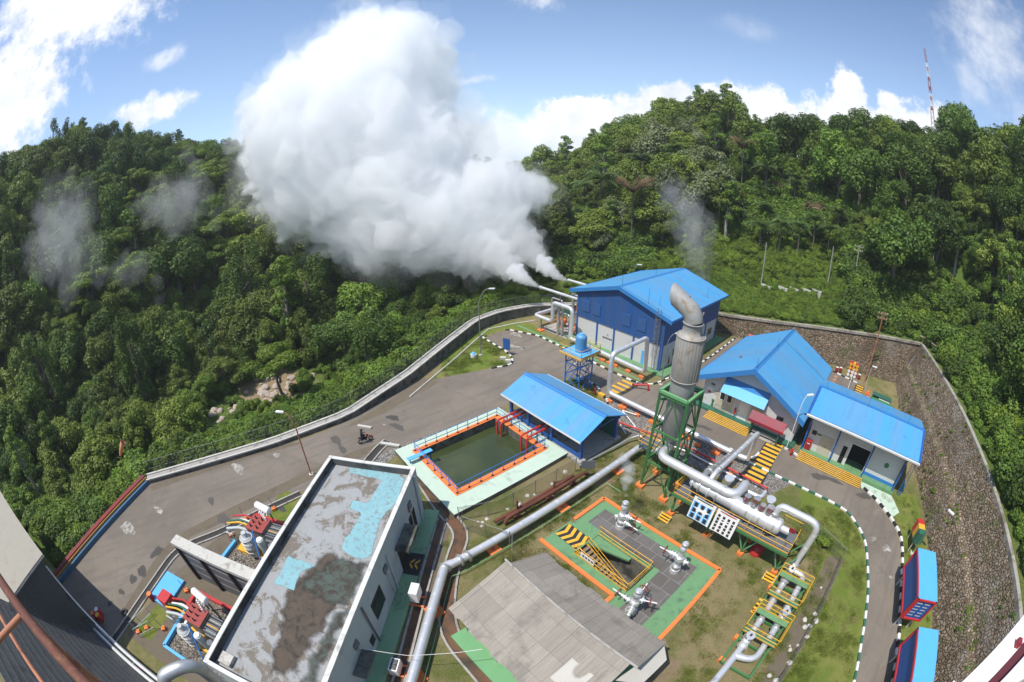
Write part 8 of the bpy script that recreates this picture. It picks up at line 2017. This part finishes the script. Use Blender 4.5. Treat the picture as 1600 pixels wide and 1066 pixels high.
special(1488, 440, 'tall_tier_2', .9, 'thin tree with a pale forked trunk standing in front of the dark grove')
for px, py, kk, lab in ((1215, 408, 0, 'by the stone parapet blocks, nearest the hall roof'), (1243, 412, 1, 'just above the stone parapet blocks'), (1268, 398, 0, 'below the dry bamboo patch'), (1290, 412, 1, 'beside the grey power pole'), (1185, 398, 0, 'over the end of the hall roof'), (1305, 385, 1, 'higher than the grey power pole'), (905, 372, 0, 'behind the steam jets'), (880, 340, 1, 'at the edge of the big steam cloud'), (1240, 330, 0, 'in the middle of the far hillside')):
    special(px, py, 'palm_%d' % kk, .85, 'green palm %s' % lab, 3.5)
power_pole('grey power pole with crossarm among the bushes on the right bank', *hit(1333, 446)[:2], 8, CONC, 2)
for i, (px, r, h) in enumerate(((1292, 96, 8), (1450, 98, 7), (1188, 98, 9))): power_pole(['thin bare pole on the bank by the low stone parapet', 'thin bare pole on the bank below the dark grove', 'thin lamp like pole on the bank behind the hall roof'][i], *hit(px, 452)[:2], h, CONC, 0)
# low stone parapet on the bank
for i, px in enumerate((1195, 1222, 1240, 1258, 1275)):
    x, y = hit(px, 459 + i)[:2]; z = ground_z_safe(x, y); tag(MB().obox((x, y, z - 1), (.98, -.3), 2.3, .5, 2.2).build('parapet_block', CONC_PALE), 'weathered grey parapet block in a row on the grassy bank', 'wall', 'parapet blocks on the grassy bank')
# the largest trees in the picture stand alone, the rest of the wood is one mass
def seen(x, y, z):
    px, py = proj(x, y, z); return -60 < px < 1660 and -60 < py < 1126
def rank(q):
    k, x, y, z, s = q; return PROTO[k][2] * s / math.sqrt(x * x + y * y + (z - CAM_H) ** 2)
vis = sorted([q for q in spots if seen(q[1], q[2], q[3] + 6)], key=rank, reverse=True)
N_SINGLE = 255
for k, x, y, z, s in vis[:N_SINGLE]:
    az = math.degrees(math.atan2(y, x)) % 360; left = az > 143
    where = 'in the valley wood across the road' if left else 'on the wooded hill above the stone wall'
    plant(k, x, y, z, s, label='%s %s' % (LOOK[kbase(k)], where), group='%ss %s' % (LOOK[kbase(k)].replace(' tree', ''), where))
single = set(id(q) for q in vis[:N_SINGLE]); far = [q for q in spots if id(q) not in single]

def make_tuft(kind, seed, leafm, n=46, h=.17, w=.34):
    rs = np.random.RandomState(seed); V = []; T = []
    for i in range(n):
        a = rs.uniform(0, 6.283); r = w * math.sqrt(rs.rand()); x, y = r * math.cos(a), r * math.sin(a); b = rs.uniform(0, 6.283); l = h * rs.uniform(.5, 1.2); d = np.array([math.cos(b), math.sin(b), 0]); sd = np.array([-d[1], d[0], 0]) * .018; p = np.array([x, y, -.01])
        V += [p - sd, p + sd, p + d * l * .55 + sd * .5 + np.array([0, 0, l]), p + d * l * .55 - sd * .5 + np.array([0, 0, l])]; T += [rs.rand()] * 4
    me = mesh_from(kind, np.array(V), np.arange(4 * n).reshape(n, 4), np.array(T), leafm); PROTO[kind] = (None, me, w, h)
LEAF_GRASS = leaf_material('grass_blades', (.13, .19, .028), (.30, .34, .075), (.20, .24, .055), .5)
LEAF_STRAW = leaf_material('straw_blades', (.24, .21, .09), (.45, .38, .19), (.30, .27, .10), .4)
make_tuft('grass_tuft_0', 1, LEAF_GRASS); make_tuft('grass_tuft_1', 2, LEAF_GRASS, 60, .13, .5); make_tuft('straw_tuft', 3, LEAF_STRAW, 44, .12, .42)
def inside(p, poly):
    x, y = p; c = False
    for i in range(len(poly)):
        ax, ay = poly[i]; bx, by = poly[i - 1]
        if (ay > y) != (by > y) and x < ax + (y - ay) / (by - ay) * (bx - ax): c = not c
    return c
def mass(name, label, items, cat='forest'):
    """one object: many plants drawn by a geometry nodes modifier, points carrying kind, turn and size"""
    kinds = sorted(set(q[0] for q in items)); kinds = [k for k in kinds if k in EX]
    items = [q for q in items if q[0] in kinds]
    me = bpy.data.meshes.new(name); me.from_pydata([(q[1], q[2], q[3]) for q in items], [], [])
    for nm, vals, ty in (('kind', [kinds.index(q[0]) for q in items], 'INT'), ('turn', [RND.uniform(0, 6.28) for q in items], 'FLOAT'), ('size', [q[4] for q in items], 'FLOAT')):
        a = me.attributes.new(nm, ty, 'POINT'); a.data.foreach_set('value', vals)
    o = bpy.data.objects.new(name, me); COL.objects.link(o); tag(o, label, cat, kind='stuff')
    ng = bpy.data.node_groups.new(name + '_nodes', 'GeometryNodeTree')
    ng.interface.new_socket('Geometry', in_out='INPUT', socket_type='NodeSocketGeometry'); ng.interface.new_socket('Geometry', in_out='OUTPUT', socket_type='NodeSocketGeometry')
    N_ = ng.nodes; L_ = ng.links; gi = N_.new('NodeGroupInput'); go = N_.new('NodeGroupOutput'); jn = N_.new('GeometryNodeJoinGeometry')
    def attr(n, ty):
        a = N_.new('GeometryNodeInputNamedAttribute'); a.data_type = ty; a.inputs['Name'].default_value = n; return a.outputs['Attribute']
    turn, size, kd = attr('turn', 'FLOAT'), attr('size', 'FLOAT'), attr('kind', 'INT')
    cx = N_.new('ShaderNodeCombineXYZ'); L_.new(turn, cx.inputs[2])
    for i, k in enumerate(kinds):
        jj = N_.new('GeometryNodeJoinGeometry')
        for ob in EX[k]:
            oi = N_.new('GeometryNodeObjectInfo'); oi.transform_space = 'ORIGINAL'; oi.inputs['Object'].default_value = ob; L_.new(oi.outputs['Geometry'], jj.inputs[0])
        g2 = N_.new('GeometryNodeGeometryToInstance'); L_.new(jj.outputs[0], g2.inputs[0])
        cmp = N_.new('FunctionNodeCompare'); cmp.data_type = 'INT'; cmp.operation = 'EQUAL'; L_.new(kd, cmp.inputs[2]); cmp.inputs[3].default_value = i
        ip = N_.new('GeometryNodeInstanceOnPoints'); L_.new(gi.outputs[0], ip.inputs['Points']); L_.new(cmp.outputs[0], ip.inputs['Selection']); L_.new(g2.outputs[0], ip.inputs['Instance']); L_.new(cx.outputs[0], ip.inputs['Rotation']); L_.new(size, ip.inputs['Scale'])
        L_.new(ip.outputs[0], jn.inputs[0])
    L_.new(jn.outputs[0], go.inputs[0])
    md = o.modifiers.new('plants', 'NODES'); md.node_group = ng
    return o
# shrubs: along the fence on the left, on the bank above the stone walls
shr = []
_rim = resample([(x, y) for x, y in SITE + [SITE[0]]], 1.0)
for i in range(17500):
    if i < 6000: az = RND.uniform(50, 236); r = 30 + 110 * math.sqrt(RND.random()); x, y = r * math.cos(R(az)), r * math.sin(R(az))
    else: p_ = RND.choice(_rim); a_ = RND.uniform(0, 6.283); q_ = 2 + 17 * RND.random(); x, y = p_[0] + q_ * math.cos(a_), p_[1] + q_ * math.sin(a_)
    if y < -30 and x > -25: continue
    if i > 11500: az = RND.uniform(92, 127); r = 74 + 36 * RND.random(); x, y = r * math.cos(R(az)), r * math.sin(R(az))
    d, ins, bz = site_dist(x, y)
    if ins or d < 1.6: continue
    az = math.degrees(math.atan2(y, x)) % 360; left = 143 < az < 260
    if any(math.hypot(x - a, y - b) < q * .8 for a, b, q in CLEAR): continue
    z = terrain(x, y, d, bz); u = RND.random()
    if left:
        if d < 3.2: k, s = ('low_plants', RND.uniform(.6, 1.1))
        elif d < 16: k, s = (('bush_%d' % RND.randrange(3)) if u < .55 else 'lime_bush_%d' % RND.randrange(2) if u < .88 else 'dark_bush', RND.uniform(.55, 1.05 if 166 < az < 190 else 1.35))
        elif d < 34 and 166 < az < 190: k, s = (('bush_%d' % RND.randrange(3)) if u < .5 else 'lime_bush_%d' % RND.randrange(2), RND.uniform(.5, .95))
        else: k, s = (('bush_%d' % RND.randrange(3)) if u < .6 else 'dark_bush', RND.uniform(.8, 1.5))
    else:
        if d < 15 and 93 < az < 143: k, s = ('low_plants' if u < .75 else 'low_dark_plants', RND.uniform(.5, 1.0)) if u < .94 else ('lime_bush_0', RND.uniform(.4, .7))
        elif d < 26 and 95 < az < 122: k, s = ('lime_bush_%d' % RND.randrange(2) if u < .5 else 'low_plants', RND.uniform(.5, .95))
        elif d < 3: k, s = 'low_dark_plants', RND.uniform(.6, 1.2)
        elif d < 30: k, s = (('bush_%d' % RND.randrange(3)) if u < .55 else 'lime_bush_%d' % RND.randrange(2) if u < .75 else 'dark_bush', RND.uniform(.7, 1.5))
        else: k, s = (('bush_%d' % RND.randrange(3)), RND.uniform(.9, 1.7))
    shr.append((k, x, y, z, s))
for i in range(900):
    k_ = RND.random(); yy = -5 + 80 * RND.random(); foot = np.interp(yy, [-3, 12, 26, 37, 46, 56, 67.5, 77], [26.2, 23.2, 20, 17.2, 14.9, 12.2, 9.8, 8.6]); cr = np.interp(yy, [-3, 12, 26, 37, 46, 56, 67, 79], [30.3, 27.3, 24.3, 21.8, 19.8, 17.6, 14.9, 11.7])
    if noise.noise(Vector((k_ * 4, yy * .16, 3))) < .16 and not (.36 < k_ < .56 and RND.random() < .5) and k_ < .93: continue
    shr.append(('low_dark_plants' if RND.random() < .5 else 'low_plants', foot + (cr - foot) * k_, yy, float(np.interp(k_, [0, .34, .56, .94], [0, 3.6, 3.9, 8.0])) - .12, RND.uniform(.08, .26)))
big = sorted([q for q in shr if kbase(q[0]) in ('bush', 'lime_bush', 'dark_bush') and seen(q[1], q[2], q[3] + 1)], key=rank, reverse=True)
for k, x, y, z, s in big[:150]:
    left = (math.degrees(math.atan2(y, x)) % 360) > 143
    where = 'among the bushes beyond the fenced road wall' if left else 'on the overgrown bank above the stone wall'
    plant(k, x, y, z, s, label='%s %s' % (LOOK[kbase(k)], where), group='%ss %s' % (LOOK[kbase(k)], where))
for k in ('low_plants', 'low_dark_plants'):
    q = next(q for q in shr if q[0] == k); tr, cr, *_ = PROTO[k]
    t = thing('low_plant', 'patch of knee high leafy plants on the bank' if k == 'low_plants' else 'patch of darker knee high plants on the bank', 'plant', q[1:4])
    o = bpy.data.objects.new('foliage', cr); COL.objects.link(o); o.parent = t; EX[k] = [o]
# grass on the lawns
YARD = [(-21.8, 8.5), (-18.6, 11), (-20.6, 24.4), (-19.5, 31), (-4, 33), (4.5, 37.3), (6.4, 36), (8.0, 34), (9.2, 31.6), (11.2, 23.4), (13.4, 13), (15, 4), (-2, 4), (-2.2, 13.6), (-8, 14), (-13, 14)]
NOGO = [[(-16.4, 15.4), (-8.4, 15.4), (-8.4, 14), (-3.1, 14), (-3.1, 23.4), (-16.4, 23.4)], [(-13.6, 4.8), (-2.2, 4.8), (-2.2, 13.5), (-13.6, 13.5)], [(-15.2, 26.4), (1.3, 25.2), (1.3, 28.2), (-15.2, 30)], [(1.2, 15.8), (4.3, 15.8), (4.3, 26.6), (1.2, 26.6)]]
ISLE = [[(-45.0, 23.8), (-43.3, 30.3), (-42.6, 33.0), (-43.8, 35.2), (-46.4, 36.2), (-52.0, 36.4), (-54.4, 37.0), (-49.4, 27.6)], [(6.9, 43.0), (9.6, 41.4), (12.4, 38.8), (13.5, 36.7), (14.7, 30.8), (15.9, 25), (19, 13), (22.5, 12), (20.0, 24), (16.6, 37), (13.6, 45)], [(-33.4, 32.2), (-28.2, 32.2), (-28.2, 36.1), (-30, 37.4), (-33.4, 37.6)]]
turf = []
for i in range(17000):
    if i < 13000: p = (RND.uniform(-22, 15), RND.uniform(4, 38)); ok = inside(p, YARD) and not any(inside(p, q) for q in NOGO)
    else: q = ISLE[RND.randrange(3)]; p = (RND.uniform(min(a for a, b in q), max(a for a, b in q)), RND.uniform(min(b for a, b in q), max(b for a, b in q))); ok = inside(p, q)
    n_ = noise.noise(Vector((p[0] * .35, p[1] * .35, 4))) + .5 * noise.noise(Vector((p[0] * 1.1, p[1] * 1.1, 8)))
    if not ok or n_ < -.12 + .3 * (RND.random() - .5): continue
    turf.append((('straw_tuft' if n_ < .05 else 'grass_tuft_%d' % RND.randrange(2)), p[0], p[1], .008, RND.uniform(.5, 1.15)))
for k_ in ('grass_tuft_0', 'grass_tuft_1', 'straw_tuft'):
    q = next(q for q in turf if q[0] == k_); turf.remove(q); o = bpy.data.objects.new('grass_tuft', PROTO[k_][1]); COL.objects.link(o); o.location = q[1:4]; EX[k_] = [o]
    tag(o, {'grass_tuft_0': 'small tuft of short green grass on the lawn', 'grass_tuft_1': 'low spreading tuft of green grass on the lawn', 'straw_tuft': 'tuft of dry straw coloured grass on the lawn'}[k_], 'grass')
mass('grass', 'short patchy grass growing on the lawns of the yard', turf, 'grass')
done = set(id(q) for q in big[:150])
mass('undergrowth', 'continuous green undergrowth of low plants and bushes covering the banks', [q for q in shr if id(q) not in done], 'undergrowth')
mass('forest', 'dense tropical forest covering the hills on both sides', far)
print('trees', len(spots), 'single', N_SINGLE, 'mass', len(far), 'shrubs', len(shr))
HAZE_D = .00024
# ------------------------------------------------------------------ steam: closed hulls filled with an even, pale scattering volume
def steam_material(name, dens, g=0.0):
    m_ = bpy.data.materials.new(name); m_.use_nodes = True; t = NT(m_.node_tree); t.n.clear()
    v = t.node('ShaderNodeVolumePrincipled', ins={'Color': (.9985, .9988, .999), 'Density': dens, 'Anisotropy': g})
    o = t.node('ShaderNodeOutputMaterial', ins={'Volume': v.outputs[0]})
    return m_
def at_px(px, py, r):
    az, el = azel(px, py); return Vector((r * math.cos(R(az)), r * math.sin(R(az)), CAM_H + r * math.tan(R(el))))
def hull(blobs, voxel, grow=1.0, amp=.30, seed=0.0, freq=1.0, zs=1.0):
    """union of balls, remeshed, then billowed outwards by several octaves of noise"""
    bm = bmesh.new()
    for c, r in blobs:
        bmesh.ops.create_icosphere(bm, subdivisions=2, radius=max(r * grow, voxel * 1.2), matrix=Matrix.Translation(c))
    me = bpy.data.meshes.new('raw'); bm.to_mesh(me); bm.free()
    o = bpy.data.objects.new('raw', me); COL.objects.link(o)
    md = o.modifiers.new('u', 'REMESH'); md.mode = 'VOXEL'; md.voxel_size = voxel
    dg = bpy.context.evaluated_depsgraph_get(); dg.update()
    out = bpy.data.meshes.new_from_object(o.evaluated_get(dg))
    bpy.data.objects.remove(o)
    n = len(out.vertices); co = np.empty(n * 3, np.float32); out.vertices.foreach_get('co', co); co = co.reshape(-1, 3)
    nm = np.array([tuple(v.normal) for v in out.vertices])
    C = np.array([tuple(c) for c, r in blobs]); RR = np.array([r * grow for c, r in blobs])
    new = co.copy()
    for i in range(n):
        p = co[i]; d = np.linalg.norm(C - p, axis=1) - RR; w = np.exp(-np.maximum(d, -1) / (RR * .35 + .2)); lr = float((w * RR).sum() / w.sum())
        v = Vector(p); q = 0; f = freq * 1.15 / max(lr, .4); a = 1.0
        for k in range(5):
            e = noise.noise(v * f + Vector((seed, k * 5.1, 0))); q += a * (1 - 2.2 * abs(e)) if k else a * e * 1.6
            f *= 2.1; a *= .60
        new[i] = p + nm[i] * (q * amp * lr)
    out.vertices.foreach_set('co', new.astype(np.float32).ravel()); out.update()
    # remesh once more: the billowed skin may fold through itself
    o = bpy.data.objects.new('raw', out); COL.objects.link(o)
    md = o.modifiers.new('u', 'REMESH'); md.mode = 'VOXEL'; md.voxel_size = voxel * .8
    dg = bpy.context.evaluated_depsgraph_get(); dg.update()
    fin = bpy.data.meshes.new_from_object(o.evaluated_get(dg)); bpy.data.objects.remove(o)
    return fin
def steam(name, label, blobs, layers, cat='steam'):
    """layers: (density, growth, voxel, amp, seed)"""
    t = None
    base = blobs[0][0]
    t = thing(name, label, cat, tuple(base)); 
    for i, (dens, grow, vox, amp, seed, fr) in enumerate(layers):
        me = hull(blobs, vox, grow, amp, seed, fr)
        me.transform(Matrix.Translation(-base)); me.name = name + '_puff'
        me.materials.append(steam_material(name + '_vapour_%d' % i, dens))
        me.polygons.foreach_set('use_smooth', [True] * len(me.polygons))
        o = bpy.data.objects.new('dense_core' if i == 0 else 'thin_edge', me); COL.objects.link(o); o.parent = t
    return t
def blob_list(L): return [(at_px(px, py, r), rp * r / 660) for px, py, r, rp in L]
PLUME = [(838, 447, 72.3, 3.5), (828, 441, 73, 6.5), (815, 432, 74, 11), (797, 417, 76, 18), (772, 400, 79, 26), (738, 384, 83, 38),
         (882, 437, 77, 3.5), (870, 431, 78, 6.5), (856, 420, 79.5, 11), (838, 402, 81.5, 17), (815, 378, 84.5, 26), (785, 348, 88, 36),
         (690, 350, 88, 54), (640, 358, 92, 52), (590, 372, 95, 44), (560, 388, 98, 24), (735, 315, 92, 50), (815, 300, 94, 34), (838, 300, 94, 22), (775, 290, 93, 42),
         (640, 300, 98, 74), (560, 310, 102, 62), (500, 285, 106, 66), (452, 258, 110, 60), (425, 205, 112, 44), (405, 172, 113, 25), (465, 160, 114, 56), (540, 200, 110, 80),
         (620, 215, 106, 78), (680, 240, 102, 56), (600, 125, 112, 74), (638, 75, 114, 48), (560, 65, 116, 42), (575, 38, 116, 24), (618, 42, 116, 26), (512, 105, 115, 42), (665, 140, 110, 40), (650, 105, 112, 38),
         (470, 325, 104, 38), (440, 300, 108, 30), (530, 370, 100, 29), (690, 402, 86, 19), (655, 406, 88, 17)]
steam('steam_plume', 'huge white billowing steam cloud blown out of the two vent pipes beside the blue hall', blob_list(PLUME), [(.20, .87, .50, .44, 1.3, 1.3), (.05, .97, .58, .50, 4.7, 1.25), (.012, 1.06, .70, .60, 2.2, 1.3)])
_jets = thing('steam_jet', 'pair of narrow bright steam jets leaving the mouths of the two vent pipes', 'steam', (-53, 52, 6))
for _a in ([(842.5, 448.6, 71.8, 2.2), (839, 446.6, 72.2, 3.0), (835, 444.5, 72.5, 4.0), (830, 442, 73, 5.4), (824, 438.5, 73.5, 7.2), (816, 433.5, 74, 9.6), (806, 425, 75, 13)], [(886.5, 438.6, 76.6, 2.0), (883, 437, 77, 2.8), (879, 435.2, 77.3, 3.8), (874, 433, 77.7, 5.2), (867, 429, 78.3, 7.2), (858, 422, 79.2, 10), (848, 412, 80.3, 13)]):
    _me = hull(blob_list(_a), .16, .95, .34, 3.3, 1.2); _me.transform(Matrix.Translation((53, -52, -6))); _me.materials.append(steam_material('jet_vapour', .75)); _o = bpy.data.objects.new('jet', _me); COL.objects.link(_o); _o.parent = _jets
steam('steam_wisp', 'thin grey wisp of mist hanging over the trees at the far left', blob_list([(95, 350, 105, 26), (85, 385, 105, 24), (110, 400, 104, 20), (120, 340, 106, 16), (75, 340, 106, 12)]), [(.022, .8, .6, .85, 2.0, 1.3), (.014, 1.35, .8, .95, 7.0, 1.0)], 'mist')
steam('steam_wisp', 'thin mist patch between the far left wisp and the big steam cloud', blob_list([(262, 325, 115, 20), (285, 312, 116, 20), (300, 295, 117, 12), (240, 318, 115, 12), (275, 340, 114, 11)]), [(.020, .8, .6, .9, 3.0, 1.3), (.013, 1.4, .8, .95, 8.0, 1.0)], 'mist')
steam('steam_wisp', 'faint low mist trail below the other wisps on the left hill', blob_list([(190, 425, 98, 16), (215, 415, 98, 16), (155, 430, 98, 13), (245, 440, 97, 10), (250, 470, 96, 8)]), [(.022, .9, .6, .85, 4.0, 1.2)], 'mist')
steam('steam_wisp', 'faint mist at the skyline just left of the big steam cloud', blob_list([(290, 245, 170, 11), (305, 258, 168, 9), (335, 350, 120, 10), (340, 330, 120, 8)]), [(.016, .9, .8, .8, 5.0, 1.2)], 'mist')
steam('steam_wisp', 'thin grey steam rising behind the roof of the big blue hall', blob_list([(1088, 405, 84, 13), (1085, 380, 84, 16), (1080, 352, 84, 18), (1070, 325, 84, 16), (1050, 305, 84, 13), (1095, 430, 84, 10), (1090, 330, 84, 10)]), [(.050, .75, .45, .7, 6.0, 1.1), (.022, 1.3, .6, .8, 9.0, 1.0)])
steam('steam_wisp', 'small puff of steam rising beside the upper wellhead of the tiled pad', blob_list([(978, 775, 26.5, 4), (977, 762, 26.3, 6), (980, 748, 26, 9), (983, 732, 26, 9), (975, 718, 26, 7)]), [(.9, .8, .12, .6, 6.6, 1.1), (.3, 1.25, .15, .7, 9.2, 1.0)])
# ------------------------------------------------------------------ the air over the valley
_hz = MB(); _hz.box(-5100, 5100, -5100, 5100, -166, 112); _h = _hz.build('haze', steam_material('valley_air', HAZE_D)); tag(_h, 'thin pale haze filling the valley', 'haze', kind='stuff')
_h.data.materials[0].node_tree.nodes['Principled Volume'].inputs['Color'].default_value = (.90, .95, 1.0, 1)
